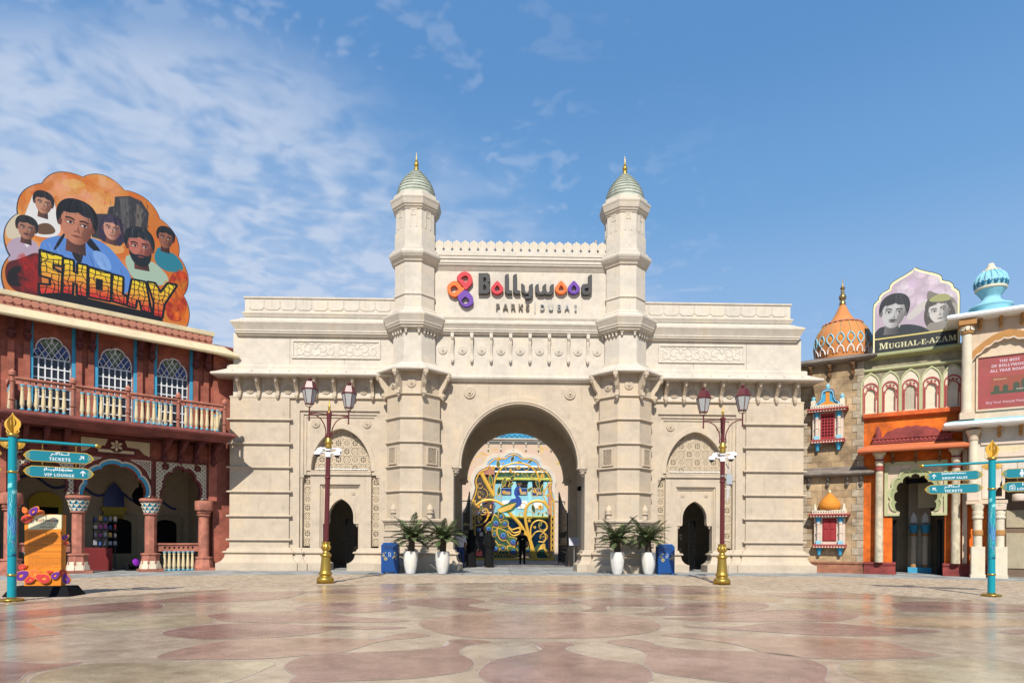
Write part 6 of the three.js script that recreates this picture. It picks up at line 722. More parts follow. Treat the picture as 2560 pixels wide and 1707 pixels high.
  [0.19, 0.855, 1.52, 2.19, 2.855].forEach((c, i) => {
    const ni = P('niche', [ext(hole(poly([[c - 0.285, 6.27], [c + 0.285, 6.27], ...pointed(0.285, 7.36, 7.82, 10, c)]), withLegs(foil(0.17, 6.95, 7.24, 5, 0.16, c, 6), 6.33).map(([x, y]) => [x, y])), 0.06, -0.06)], M.ivoryPale, us);
    P('green_arch', ext(poly([[c + 0.33, 6.27], ...pointed(0.33, 7.36, 7.88, 10, c), [c - 0.33, 6.27], [c - 0.285, 6.27], ...pointed(0.285, 7.36, 7.82, 10, c).reverse(), [c + 0.285, 6.27]]), 0.05, -0.02, 0.006), M.greenPale, ni);
    P('rose_frame', ext(poly([[c + 0.275, 6.30], ...pointed(0.275, 7.20, 7.48, 8, c), [c - 0.275, 6.30], [c - 0.235, 6.30], ...pointed(0.235, 7.20, 7.43, 8, c).reverse(), [c + 0.235, 6.30]]), 0.03, -0.005, 0.005), M.roseTrim, ni);
    P('cusped_edge', ext(poly([...withLegs(foil(0.20, 6.95, 7.275, 5, 0.16, c, 6), 6.33), ...withLegs(foil(0.165, 6.95, 7.235, 5, 0.16, c, 6), 6.33).reverse()]), 0.03, 0.0), M.roseTrim, ni);
    for (const s of [-1, 0, 1]) P('flower', [0, 1, 2, 3, 4].map((k) => mv(ball(0.026, 0, 0, 0, 1.1, 0.6, 0.3, 6), c + s * 0.115 + 0.028 * Math.cos(k * 1.257 + 1.57), 7.335 - Math.abs(s) * 0.03 + 0.028 * Math.sin(k * 1.257 + 1.57), 0.004, 0, k * 1.257 + 1.57)), M.roseTrim, ni);
    for (const s of [-1, 1]) P('scroll', tube([[c + s * 0.20, 7.12, 0.008], [c + s * 0.225, 7.02, 0.008], [c + s * 0.19, 6.94, 0.008], [c + s * 0.215, 6.86, 0.008], [c + s * 0.20, 6.80, 0.008]], 0.014, 14, 4), M.roseTrim, ni);
    if (i === 2) P('lattice', [box(c - 0.2, c + 0.2, 6.3, 7.25, -0.055, -0.05), lattice((x, y) => true, c - 0.2, c + 0.2, 6.3, 7.25, 0.062, 0.024, 0.015, -0.045)].slice(1), M.ivoryPale, ni), P('lattice_backing', box(c - 0.2, c + 0.2, 6.3, 7.25, -0.058, -0.052), M.roomWall, ni); else P('niche_back', box(c - 0.22, c + 0.22, 6.3, 7.3, -0.058, -0.052), M.ivoryPale, ni);
  });
}
// --- poster board on its roof
{
  const b = thing('arched_billboard', 'pointed-arch film billboard with two grey portraits above the green storey', 'billboard', RB.p, RB.a);
  const half = [[1.42, 8.5], [1.42, 10.45], [1.40, 10.62], [1.30, 10.74], [1.24, 10.78], [1.21, 10.92], [1.10, 11.04], [0.95, 11.10], [0.87, 11.14], [0.85, 11.28], [0.78, 11.37], [0.62, 11.46], [0.36, 11.58], [0.14, 11.70], [0, 11.80]], cx = 1.665;
  const shp = (e) => { const h = half.map(([x, y]) => [x - e, y > 8.6 ? y - e * (y > 10.4 ? 1.1 : 0) : y]); return [...h.map(([x, y]) => [cx + x, y]), ...h.slice(0, -1).reverse().map(([x, y]) => [cx - x, y])]; };
  part('board', ext(poly(shp(0)), 0.10, -0.32), plain([0.02, 0.02, 0.02], 0.5), b); part('border', ext(poly(shp(0.022)), 0.012, -0.218), plain([0.78, 0.68, 0.36], 0.5), b);
  const X0 = 0.2, Y0 = 8.4, W = 3.0, H = 3.4, N = 300, face = fitUV(ext(poly(shp(0.075)), 0.01, -0.205), X0, Y0, W, H);
  const pm = print(W * N, H * N, (g, w, h) => {
    const S = (s, y) => [(s - X0) * N, (Y0 + H - y) * N], r = rng(3), pl = (pts, c) => { g.fillStyle = c; g.beginPath(); const q = pts.map((p) => S(...p)); for (let i = 0; i < q.length; i++) { const a = q[i], d = q[(i + 1) % q.length]; if (!i) g.moveTo((a[0] + q[q.length - 1][0]) / 2, (a[1] + q[q.length - 1][1]) / 2); g.quadraticCurveTo(a[0], a[1], (a[0] + d[0]) / 2, (a[1] + d[1]) / 2); } g.fill(); };
    g.fillStyle = '#bda9b6'; g.fillRect(0, 0, w, h); for (let i = 0; i < 90; i++) { g.fillStyle = `rgba(${225 + r() * 30},${200 + r() * 40},${215 + r() * 30},0.22)`; g.beginPath(); g.ellipse(r() * w, r() * h * 0.5, 20 + r() * 60, 15 + r() * 50, 0, 0, 7); g.fill(); }
    pl([[2.0, 10.9], [2.4, 10.6], [3.0, 10.4], [3.05, 9.2], [2.0, 9.2], [2.1, 10.0]], '#7d766c'); g.fillStyle = '#6f6a63'; for (let i = 0; i < 60; i++) { const [x, y] = S(2.05 + r() * 1.0, 9.25 + r() * 1.2); g.fillStyle = i % 2 ? 'rgba(40,38,36,0.30)' : 'rgba(190,184,172,0.25)'; g.fillRect(x, y, 6 + r() * 20, 20 + r() * 60); } pl([[2.7, 10.2], [3.05, 10.2], [3.05, 9.3], [2.7, 9.3]], '#a39b8c');
    pl([[1.35, 9.9], [1.6, 10.2], [1.95, 10.5], [2.1, 10.35], [1.9, 10.05], [1.5, 9.75]], '#c9c2bb');
    const head = (s, y, a, c, skin, hair, style) => { const [x, v] = S(s, y); portrait(g, x, v, a * N * 0.98, { skin, dark: '#6f6b69', shade: '#3a3838', hair, style, moustache: !style, lip: '#5a5250', tilt: style ? -0.12 : 0.12 }); };
    head(2.42, 9.98, 0.37, 0.42, '#cfc8c0', '#4d463e', 'long'); pl([[2.02, 10.40], [2.3, 10.62], [2.7, 10.60], [2.85, 10.34], [2.5, 10.30]], '#a2a06a'); pl([[2.1, 9.6], [2.3, 9.55], [2.7, 9.6], [3.0, 9.1], [1.9, 9.1]], '#8f887e');
    pl([[0.2, 9.2], [0.45, 9.72], [0.9, 9.62], [1.35, 9.68], [1.9, 9.5], [2.2, 9.2], [2.1, 9.0], [0.2, 9.0]], '#20262b'); for (let i = 0; i < 420; i++) { const [x, y] = S(0.35 + r() * 1.75, 9.12 + r() * 0.48); g.fillStyle = `rgba(${110 + r() * 90},${125 + r() * 80},${130 + r() * 80},0.35)`; g.fillRect(x, y, 2, 5 + r() * 6); } pl([[0.75, 9.75], [1.15, 9.75], [1.2, 9.55], [0.8, 9.5]], '#b9b6b4'); head(0.95, 10.16, 0.45, 0.58, '#c0bebd', '#1b1e22');
    g.fillStyle = '#24241f'; const a = S(0.2, 9.20), d = S(3.2, 8.4); g.fillRect(a[0], a[1], d[0] - a[0], d[1] - a[1]); g.fillStyle = '#e3cf78'; g.fillRect(a[0], a[1] - 14, d[0] - a[0], 16);
    g.fillStyle = '#e6dfae'; g.textBaseline = 'alphabetic'; const put = (t, s, size) => { g.font = `bold ${size}px serif`; const [x, y] = S(s, 8.80); g.fillText(t, x, y); return g.measureText(t).width; }; let u = 0.46; for (const [t, z] of [['M', 104], ['UGHAL', 80], ['-', 80], ['E', 80], ['-', 80], ['AZAM', 84]]) u += (put(t, u, z) - 1) / N;
  }, 0.45);
  part('poster', face, pm, b); for (const x of [0.7, 2.6]) part('strut', [rod([x, 8.5, -1.1], [x, 10.4, -0.33], 0.035), box(x - 0.04, x + 0.04, 8.45, 8.6, -1.15, -0.3)], M.iron, b);
}
// --- cream building at the edge, with the blue pot on its roof
{
  const c = thing('cream_building', 'cream two-storey building with pale blue eaves and white columns', 'building', RB.p, RB.a), P = (n, g, m, par = c) => part(n, g, m, par), Z = 0.55;
  const cw = P('upper_wall', [box(3.2, 7.5, 5.5, 9.25, -0.6, Z)], M.creamWall);
  const eaveP = (y, o) => [[0, y - 0.05], [0.42 * o, y - 0.03], [0.52 * o, y - 0.01], [0.56 * o, y + 0.05], [0.55 * o, y + 0.11], [0.50 * o, y + 0.145]];
  for (const [y, o] of [[9.24, 1.0], [5.38, 1.15]]) { const e = P('eave', sweep(eaveP(y, o), [[3.16, -0.8], [3.16, Z], [8, Z]]), M.white); P('roof_slope', sweep([[0.50 * o, y + 0.142], [0.42 * o, y + 0.18], [-0.2, y + 0.34]], [[3.16, -0.8], [3.16, Z], [8, Z]], false, false), M.lightBlue, e); }
  const eb = bracketGeo(0.34, 0.24, 0.10, 1.4); for (const x of [3.62, 4.2, 4.8]) { piece('eave_bracket', eb, M.caramel, cw, x, 9.20, Z); piece('eave_bracket', eb, M.caramel, cw, x - 0.02, 5.34, Z); }
  // upper column and scalloped hood over the banner
  const col1 = P('upper_column', [cyl(0.165, 0.15, 5.98, 8.70, 3.22, Z + 0.22, 24)], M.ivoryPale); P('capital', [lathe([[0.16, 8.68], [0.2, 8.70], [0.2, 8.75], [0.17, 8.77], [0.2, 8.9], [0.235, 9.0]], 20, 3.22, 0, Z + 0.22), box(3.22 - 0.26, 3.22 + 0.26, 8.98, 9.14, Z - 0.04, Z + 0.48)], M.caramel, col1); for (let k = -2; k <= 2; k++) { const a = k * 0.7; P('capital_leaf', mv(ext(poly([[-0.05, 0], [0.05, 0], [0.07, 0.12], [0, 0.2], [-0.07, 0.12]]), 0.02, 0), 3.22 + 0.195 * Math.sin(a), 8.79, Z + 0.22 + 0.195 * Math.cos(a), a), M.ivoryPale, col1); }
  P('base', [cyl(0.2, 0.17, 5.85, 5.98, 3.22, Z + 0.22, 20), box(3.0, 3.44, 5.62, 5.86, Z, Z + 0.46)], M.creamWall, col1);
  const sc = [], sci = [], cxh = 4.42; for (let i = 0; i <= 80; i++) { const u = i / 80 * 2 - 1, y = 8.48 - 0.62 * u * u + 0.05 * (1 - Math.abs(u)); sc.push([cxh + u * 1.12, y + 0.16 * (1 - Math.abs(u) * 0.4)]); sci.push([cxh + u * 1.05, y - 0.06 - 0.05 * Math.abs(Math.cos(u * Math.PI * 4))]); }
  P('scallop_hood', ext(poly([...sc, ...sci.reverse()]), 0.16, Z, 0.01), M.caramel, cw); P('hood_edge', ext(poly([...sci, ...sci.slice().reverse().map(([x, y]) => [x, y - 0.05])]), 0.18, Z), M.pinkCream, cw);
  P('banner_frame', ext(hole(poly(rectPts(3.5, 5.42, 5.93, 7.9)), rectPts(3.56, 5.36, 5.99, 7.84)), 0.06, Z), M.creamWall, cw);
  // lower storey
  const lw = P('lower_wall', [ext(poly([[3.45, 2.72], [3.45, 5.4], [7.5, 5.4], [7.5, 2.72], [5.9, 2.72], ...foil(0.85, 2.85, 3.75, 7, 0.12, 4.95), [4.0, 2.72]]), 0.35, Z - 0.35)], M.creamPale); P('lower_panel', [ext(hole(poly(rectPts(3.7, 4.35, 2.8, 4.0)), rectPts(3.78, 4.27, 2.88, 3.9)), 0.03, Z), box(3.66, 7, 4.72, 4.80, Z, Z + 0.05)], M.pinkCream, lw); P('sign_ground', [box(3.78, 6.4, 4.25, 4.66, Z, Z + 0.02)], M.ivory, lw); P('scroll_relief', ext(poly([[4.0, 4.27], [6.2, 4.27], [6.0, 4.42], [5.5, 4.44], [5.1, 4.62], [4.7, 4.44], [4.2, 4.42]]), 0.03, Z + 0.02), M.pinkCream, lw);
  const c2 = P('wall_column', [cyl(0.145, 0.14, 3.04, 4.88, 3.43, Z + 0.12, 20)], M.ivoryPale); P('capital', [lathe([[0.14, 4.88], [0.17, 4.90], [0.15, 4.94], [0.19, 5.12], [0.23, 5.2], [0.23, 5.27], [0.1, 5.28]], 20, 3.43, 0, Z + 0.12)], M.creamWall, c2); P('base', [box(3.24, 3.60, 2.74, 3.04, Z - 0.05, Z + 0.32)], M.pinkCream, c2);
  P('lintel', box(3.22, 4.4, 2.62, 2.74, Z - 0.4, Z + 0.3), M.creamWall);
  function lowCol(x, oct) { const k = P('lower_column', [cyl(0.135, 0.135, 0.55, 2.1, x, Z + 0.12, oct ? 8 : 20)], M.ivoryPale); P('capital', [lathe([[0.13, 2.08], [0.17, 2.10], [0.17, 2.17], [0.14, 2.20], [0.165, 2.24], [0.165, 2.36], [0.14, 2.38], [0.20, 2.55], [0.20, 2.62]], 16, x, 0, Z + 0.12)], M.ivoryPale, k); P('gilt_band', lathe([[0.135, 1.5], [0.16, 1.51], [0.16, 1.68], [0.135, 1.69]], 16, x, 0, Z + 0.12), M.caramel, k); P('pedestal', [cbox(x - 0.2, x + 0.2, 0, 1.1, Z - 0.1, Z + 0.32, 0.01), box(x - 0.22, x + 0.22, 0, 0.12, Z - 0.12, Z + 0.34)], M.ivoryPale, k); }
  lowCol(3.57, true); lowCol(4.2, false);
  P('corbel_block', [box(4.05, 4.36, 2.4, 2.64, Z - 0.2, Z + 0.3), lathe([[0.12, 2.4], [0.2, 2.42], [0.2, 2.64], [0.1, 2.66]], 16, 4.75, 0.3, Z)], M.pinkCream);
  P('back_room', [box(3.3, 9.5, 0, 5.4, -2.3, -2.1), box(9.3, 9.5, 0, 5.4, -2.1, 0.5), box(3.3, 9.5, 5.15, 5.3, -2.1, 0.1)], paint([0.46, 0.37, 0.25])); P('shop_front', [box(4.4, 7.5, 0, 2.8, -0.9, -0.8)], paint([0.19, 0.13, 0.085])); for (const [y0, y1] of [[0.3, 1.6], [1.8, 2.45]]) P('shop_panel', cbox(4.55, 5.3, y0, y1, -0.8, -0.76), paint([0.44, 0.38, 0.26]));
  P('end_return', box(3.16, 3.30, 0.0, 5.4, -0.6, Z - 0.36), M.creamWall); P('room_top', box(3.2, 7.5, 5.2, 5.4, -1.2, Z - 0.35), M.creamWall);
  // banner and roof pot are things of their own
  const bn = thing('sale_banner', 'dusty red advertising banner with white lettering between the two eaves', 'banner', RB.p, RB.a), bm = print(640, 660, (g, w, h) => {
    g.fillStyle = '#a2443f'; g.fillRect(0, 0, w, h); const r = rng(9); for (let i = 0; i < 300; i++) { g.fillStyle = `rgba(${150 + r() * 60},${60 + r() * 40},${60 + r() * 30},0.10)`; g.beginPath(); g.ellipse(r() * w, r() * h, 20 + r() * 60, 10 + r() * 40, 0, 0, 7); g.fill(); }
    g.fillStyle = '#d9c6d2'; g.textAlign = 'center'; g.font = 'bold 48px sans-serif'; g.fillText('THE BEST', w / 2, 78); g.fillText('OF BOLLYWOOD', w / 2, 138); g.fillText('ALL YEAR ROUND', w / 2, 198);
    g.fillStyle = '#9b4a34'; g.fillRect(130, 260, 400, 220); g.fillStyle = '#3d4a34'; g.beginPath(); g.moveTo(130, 480); g.lineTo(130, 440); for (const [x, y, q] of [[190, 400, 30], [280, 395, 28], [390, 380, 34], [480, 350, 44]]) { g.lineTo(x - q, 445); g.arc(x, y, q, Math.PI, 0); g.lineTo(x + q, 445); } g.lineTo(530, 440); g.lineTo(530, 480); g.fill(); g.fillStyle = '#c9b08a'; g.font = 'bold 26px sans-serif'; g.textAlign = 'left'; g.fillText('Bollywood', 160, 300); g.fillStyle = '#e3d5cf'; g.font = 'bold 20px sans-serif'; g.fillText('Annual Pass', 390, 440); g.fillStyle = '#d9c6d2'; g.font = '40px sans-serif'; g.textAlign = 'center'; g.fillText('Buy Your Annual Pass Now', w / 2, 596);
  }, 0.6); part('print', fitUV(box(3.57, 5.35, 6.0, 7.83, Z + 0.01, Z + 0.016), 3.57, 6.0, 1.78, 1.83), bm, bn); part('hem', [box(3.565, 5.355, 7.83, 7.845, Z + 0.005, Z + 0.02), box(3.565, 5.355, 5.985, 6.0, Z + 0.005, Z + 0.02)], plain([0.3, 0.07, 0.07], 0.7), bn);
  const k = thing('roof_pot', 'turquoise lobed pot ornament standing on the blue roof', 'ornament', RB.p, RB.a), px = 3.98, pz = 0.0;
  part('pedestal', lathe([[0.60, 9.3], [0.60, 9.66], [0.66, 9.72], [0.66, 9.78], [0.50, 9.84], [0.34, 9.96], [0.28, 10.06], [0.30, 10.14], [0.40, 10.28], [0.45, 10.36], [0.46, 10.40]], 32, px, 0, pz), M.lightBlue, k); part('collar', lathe([[0.45, 10.36], [0.49, 10.39], [0.49, 10.44], [0.45, 10.47]], 32, px, 0, pz), M.ivoryPale, k);
  const body = part('bowl', lathe([[0.45, 10.44], [0.50, 10.55], [0.51, 10.66], [0.46, 10.80], [0.38, 10.92], [0.28, 11.0], [0.2, 11.03]], 32, px, 0, pz), M.lightBlue, k);
  for (let i = 0; i < 16; i++) { const a = i / 16 * Math.PI * 2; part('gadroon', tube([[px + 0.49 * Math.sin(a), 10.60, pz + 0.49 * Math.cos(a)], [px + 0.455 * Math.sin(a), 10.80, pz + 0.455 * Math.cos(a)], [px + 0.36 * Math.sin(a), 10.94, pz + 0.36 * Math.cos(a)], [px + 0.25 * Math.sin(a), 11.02, pz + 0.25 * Math.cos(a)]], 0.05, 10, 6), M.lightBlue, body); part('jewel', mv(ball(0.085, 0, 0, 0, 0.85, 1.1, 0.35, 8), px + 0.495 * Math.sin(a + 0.2), 10.58, pz + 0.495 * Math.cos(a + 0.2), a + 0.2), plain([0.01, 0.12, 0.22], 0.3), body); }
  for (let i = 0; i < 18; i++) { const a = i / 18 * Math.PI * 2; part('pearl', ball(0.04, px + 0.27 * Math.sin(a), 11.05, pz + 0.27 * Math.cos(a), 1, 1, 1, 8), M.ivoryPale, k); } part('spout', lathe([[0.24, 11.02], [0.2, 11.12], [0.13, 11.22], [0.10, 11.30], [0.09, 11.34], [0, 11.34]], 20, px, 0, pz), M.ivoryPale, k);
}
// ---------- forecourt beyond the passage ----------
{
  const fl = new THREE.Group(); fl.name = numbered('passage_floor'); fl.userData.kind = 'structure'; scene.add(fl); const r = rng(61);
  part('bed', box(-9, 9, -0.05, -0.014, -24, -4.0), paint([0.16, 0.145, 0.13]), fl);
  const sg = fin(new THREE.BoxGeometry(0.61, 0.03, 0.61)); for (let i = 0; i < 11; i++) for (let j = 0; j < 17; j++) piece('paving_slab', sg, r() < 0.5 ? M.slab : M.slabB, fl, -3.12 + i * 0.624, -0.012 + r() * 0.002, -4.33 - j * 0.624);
}
const WZ = -14, pk = (X, Y) => [(X - 695) / 176.2, (1398 - Y) / 176.5];
{
  const th = thing('inner_archway', 'pale wall with gold painted foliage and scalloped white archway behind the passage', 'archway', [0, 0, WZ]);
  const H = [[453, 735], [440, 690], [424, 640], [416, 600], [430, 540], [405, 465], [360, 415], [298, 385], [273, 320], [218, 285], [148, 278], [103, 280], [78, 250], [40, 232], [0, 225]];
  const outl = (e) => { const h = H.map(([dx, Y]) => { const [x, y] = pk(712 + dx, Y); return [x, y]; }), cx = pk(712, 0)[0], cy = 3.6; const g = ([x, y]) => [cx + (x - cx) * (1 + e / 2.6), cy + (y - cy) * (1 + e / 3)]; const c = (a) => new THREE.CatmullRomCurve3(a.map((p) => V3(p[0], p[1], 0)), false, 'centripetal').getPoints(8).slice(0); let pts = []; for (const [a, b] of [[0, 3], [3, 7], [7, 11], [11, 14]]) pts = pts.concat(new THREE.CatmullRomCurve3(h.slice(a, b + 1).map((p) => V3(p[0], p[1], 0))).getPoints(10).map((p) => [p.x, p.y])); return [...pts.map(g), ...pts.slice(0, -1).reverse().map(([x, y]) => g([2 * cx - x, y]))]; };
  const o0 = outl(0), o1 = outl(0.12), o2 = outl(0.22), X = 7;
  const wallP = print(1400, 760, (g, w, h) => { g.fillStyle = '#e3c9ae'; g.fillRect(0, 0, w, h); const q = rng(19); for (let i = 0; i < 900; i++) { g.fillStyle = `rgba(${200 + q() * 40},${170 + q() * 40},${150 + q() * 40},0.10)`; g.beginPath(); g.ellipse(q() * w, q() * h, 10 + q() * 40, 8 + q() * 30, 0, 0, 7); g.fill(); } for (let i = 0; i < 46; i++) { let x = q() * w, y = q() * h * 0.8, a = q() * 6; g.strokeStyle = 'rgba(217,172,72,0.75)'; g.lineWidth = 3 + q() * 8; g.beginPath(); g.moveTo(x, y); for (let k = 0; k < 14; k++) { a += (q() - 0.5) * 0.9; x += Math.cos(a) * 12; y += Math.sin(a) * 12; g.lineTo(x, y); if (k % 2) { g.save(); g.fillStyle = `rgba(${222 + q() * 20},${180 + q() * 30},${90 + q() * 40},0.75)`; g.translate(x, y); g.rotate(a + 0.9); g.beginPath(); g.ellipse(12, 0, 14, 5, 0, 0, 7); g.fill(); g.restore(); g.moveTo(x, y); } } g.stroke(); } }, 0.8);
  const wl = part('wall', fitUV(ext(poly([[-X, 0], [-X, 7.25], [X, 7.25], [X, 0], [2.62, 0], [2.62, 3.76], ...o1, [-2.42, 3.76], [-2.42, 0]]), 0.6, -0.6), -X, 0, 2 * X, 7.6), wallP, th);
  part('scalloped_border', ext(poly([...o2, ...o0.slice().reverse()]), 0.12, -0.04, 0.01), M.creamPale, wl);
  for (const [a, b] of [[2.64, 3.25], [-3.05, -2.44]]) part('pier', [box(a, b, 0, 3.70, -0.5, 0.14), box(a - 0.03, b + 0.05, 3.68, 3.76, -0.5, 0.2), box(a - 0.03, b + 0.05, 0, 1.0, -0.5, 0.19)], M.pinkCream, wl);
  part('cornice', sweep([[0, 7.26], [0.10, 7.28], [0.16, 7.34], [0.16, 7.40], [0.24, 7.44], [0.26, 7.52], [0.1, 7.56]], [[-X, 0], [X, 0]]), M.creamPale, wl);
  const bg = bracketGeo(0.46, 0.16, 0.10, 1.2); for (let k = 0; k < 9; k++) piece('bracket', bg, M.cream, wl, -3.03 + k * 0.777, 7.27, 0);
  const roof = part('blue_parapet', box(-X, X, 7.5, 8.4, -0.8, -0.05), M.skyBlue, wl); const zz = []; for (let k = 0; k < 40; k++) { const x = -3.2 + k * 0.16; zz.push([x, k % 2 ? 7.78 : 7.62, -0.04]); } part('zigzag', tube(zz, 0.018, 120, 4), M.navy, roof);
}
// peacock gate: gilded leaves, branches, flowers and a peacock with its train
{
  const t = thing('peacock_gate', 'gilded openwork gate with a blue peacock and green leaves', 'gate', [0, 0, WZ + 0.35]), G = M.goldPaint, P = (n, g, m, par = t) => part(n, g, m, par), q3 = (X, Y, z = 0) => [...pk(X, Y), z], u = 1 / 176.3;
  const grn = plain([0.035, 0.10, 0.03], 0.45), dgr = plain([0.012, 0.055, 0.03], 0.45), blu = plain([0.012, 0.055, 0.27], 0.4), pur = plain([0.10, 0.025, 0.20], 0.4), tea = plain([0.03, 0.28, 0.36], 0.4), brn = plain([0.20, 0.11, 0.06], 0.5);
  for (const [x0, x1] of [[264, 304], [1118, 1158]]) { const a = pk(x0, 1390), b = pk(x1, 745), f = P('post', ext(hole(poly([[a[0], 0.03], [b[0], 0.03], [b[0], b[1]], [a[0], b[1]]]), rectPts(a[0] + 0.05, b[0] - 0.05, 0.2, b[1] - 0.1)), 0.07, -0.035), G); P('post_lattice', lattice(() => true, a[0] + 0.04, b[0] - 0.04, 0.2, b[1] - 0.1, 0.16, 0.025, 0.04, -0.02, [1.1, -1.1]), G, f); }
  P('bottom_rail', box(pk(264, 0)[0], pk(1158, 0)[0], 0.03, 0.17, -0.04, 0.04), G);
  const rimL = [[262, 745], [285, 690], [300, 640], [306, 590], [296, 540], [318, 470], [362, 420], [420, 395], [448, 330], [505, 292], [570, 284], [618, 284], [645, 256], [712, 232]], rim = rimL.map(([X, Y]) => q3(X + 10, Y + 12)); P('arched_rim', [tube(rim, 0.05, 80, 5), tube(rimL.map(([X, Y]) => q3(1424 - X - 10, Y + 12)), 0.05, 80, 5)], G);
  const br = (pts, w, z = 0) => { const g = tube(pts.map(([X, Y]) => q3(X, Y)), w * 1.25 * u, 40, 6); g.scale(1, 1, 0.5); return g.translate(0, 0, z); };
  P('trunk', br([[965, 1385], [915, 1230], [865, 1060], [842, 930], [850, 830], [895, 770], [965, 748], [1040, 765], [1095, 830]], 14), G); P('trunk', br([[940, 1385], [880, 1190], [790, 1010], [690, 900], [600, 800]], 17), G); P('stem', br([[905, 1160], [900, 1060], [925, 990], [990, 960], [1060, 985], [1078, 1040], [1040, 1090]], 8), G); P('stem', br([[905, 1150], [960, 1085], [1020, 1080], [1060, 1120], [1050, 1190], [985, 1190]], 6), G);
  P('tree', br([[500, 700], [455, 620], [400, 520], [365, 450]], 19), G); P('tree', br([[505, 700], [500, 600], [520, 500], [560, 420], [640, 365], [760, 340], [880, 368], [960, 440], [1000, 540]], 9), G); P('bough', br([[305, 805], [370, 760], [460, 742], [550, 765], [610, 805]], 13), G); P('bough', br([[305, 1020], [370, 1005], [430, 945], [440, 870], [410, 830]], 7), G); P('bough', br([[1095, 560], [1060, 620], [1040, 700], [1070, 770]], 6), G);
  for (const [X, Y, R] of [[375, 680, 62], [1080, 650, 45], [940, 660, 48], [1020, 822, 78], [1030, 1020, 52], [820, 800, 34], [885, 905, 45], [600, 420, 30], [565, 365, 28], [690, 420, 30], [755, 385, 26], [850, 395, 30], [925, 480, 26], [375, 870, 40], [1045, 1140, 44], [435, 900, 28], [545, 300, 24], [640, 560, 36], [560, 700, 30], [1000, 470, 36], [800, 900, 30], [350, 590, 30], [430, 560, 30]]) P('scroll', tube(Array.from({ length: 15 }, (_, i) => { const a = i / 14 * 5.4 + X * 0.7, k = 1 - 0.25 * i / 14; return q3(X + R * k * Math.cos(a), Y + R * k * Math.sin(a)); }), 4.2 * u, 26, 5), G);
  for (const [X, Y, R] of [[490, 395, 24], [770, 390, 22], [680, 425, 20], [1025, 480, 26], [610, 660, 22], [940, 645, 24], [1080, 690, 18], [345, 715, 16], [1005, 820, 32], [345, 945, 30], [885, 965, 18], [945, 1035, 16], [600, 345, 12], [910, 500, 13], [760, 465, 12], [730, 450, 12]]) { const [x, y] = pk(X, Y), f = P('flower', Array.from({ length: 8 }, (_, k) => mv(ball(R * u * 0.5, 0, 0, 0, 1, 0.5, 0.3, 6), x + R * u * 0.62 * Math.cos(k * 0.785), y + R * u * 0.62 * Math.sin(k * 0.785), 0.03, 0, k * 0.785)), G); P('flower_heart', mv(ball(R * u * 0.22, 0, 0, 0, 1, 1, 0.4, 6), x, y, 0.045), brn, f); }
  const leaf = (X, Y, L, W, deg, m) => { const [x, y] = pk(X, Y), s = (k) => { const p = []; for (let i = 0; i <= 8; i++) { const a = i / 8; p.push([(a - 0.5) * L * k * u, W * 0.5 * k * u * Math.sin(Math.PI * Math.pow(a, 0.85))]); } return [...p, ...p.slice(1, -1).reverse().map(([c, d]) => [c, -d])]; }, rz = deg * Math.PI / 180; const l = P('leaf', mv(ext(poly(s(1).reverse()), 0.03, -0.015), x, y, 0, 0, rz), G); P('leaf_glass', mv(ext(poly(s(0.80).reverse()), 0.04, -0.02), x, y, 0, 0, rz), m, l); };
  [[545, 350, 100, 46, 90, 0], [700, 292, 85, 40, 68, 1], [945, 405, 95, 40, -26, 1], [465, 520, 150, 46, 100, 0], [835, 465, 92, 40, -27, 0], [610, 545, 130, 50, 74, 0], [700, 500, 80, 40, 55, 1], [685, 575, 84, 34, 34, 0], [555, 642, 112, 40, 82, 1], [890, 625, 80, 38, 42, 0], [975, 565, 120, 42, -76, 1], [1020, 620, 110, 36, 82, 0], [475, 700, 78, 32, -36, 0], [370, 670, 55, 24, -42, 1], [365, 832, 78, 32, -62, 0], [930, 838, 124, 42, -76, 1], [1005, 1000, 66, 34, 60, 0], [890, 325, 66, 30, 30, 0], [780, 330, 66, 28, -10, 1], [1025, 1137, 60, 24, 2, 1], [560, 300, 40, 18, 120, 1], [985, 890, 50, 18, 60, 0], [1030, 900, 50, 18, 90, 0], [1070, 880, 50, 18, 120, 0]].forEach(([X, Y, L, W, d, k]) => leaf(X, Y, L, W, d, k ? dgr : grn));
  // fern at the foot and the train's dark ground
  const fern = P('fern', ext(poly([[950, 1362], [948, 1250], [985, 1212], [1045, 1225], [1090, 1290], [1105, 1362]].map(([X, Y]) => pk(X, Y)).reverse()), 0.03, -0.02), dgr); for (let k = 0; k < 6; k++) P('fern_rib', br([[955 + k * 10, 1330 - k * 18], [1000 + k * 10, 1275 - k * 12], [1060, 1270 + k * 8], [1100, 1330 + k * 6]], 4, 0.02), G, fern);
  const tail = P('tail_ground', ext(poly([[520, 870], [600, 880], [660, 960], [660, 1060], [760, 1180], [790, 1330], [800, 1362], [480, 1362], [440, 1250], [400, 1130], [420, 1010], [480, 960]].map(([X, Y]) => pk(X, Y)).reverse()), 0.02, -0.03), dgr);
  for (let k = 0; k < 12; k++) P('fringe', br([[500 + k * 32, 1360], [512 + k * 32, 1335], [530 + k * 32, 1318]], 4, 0.02), G, tail);
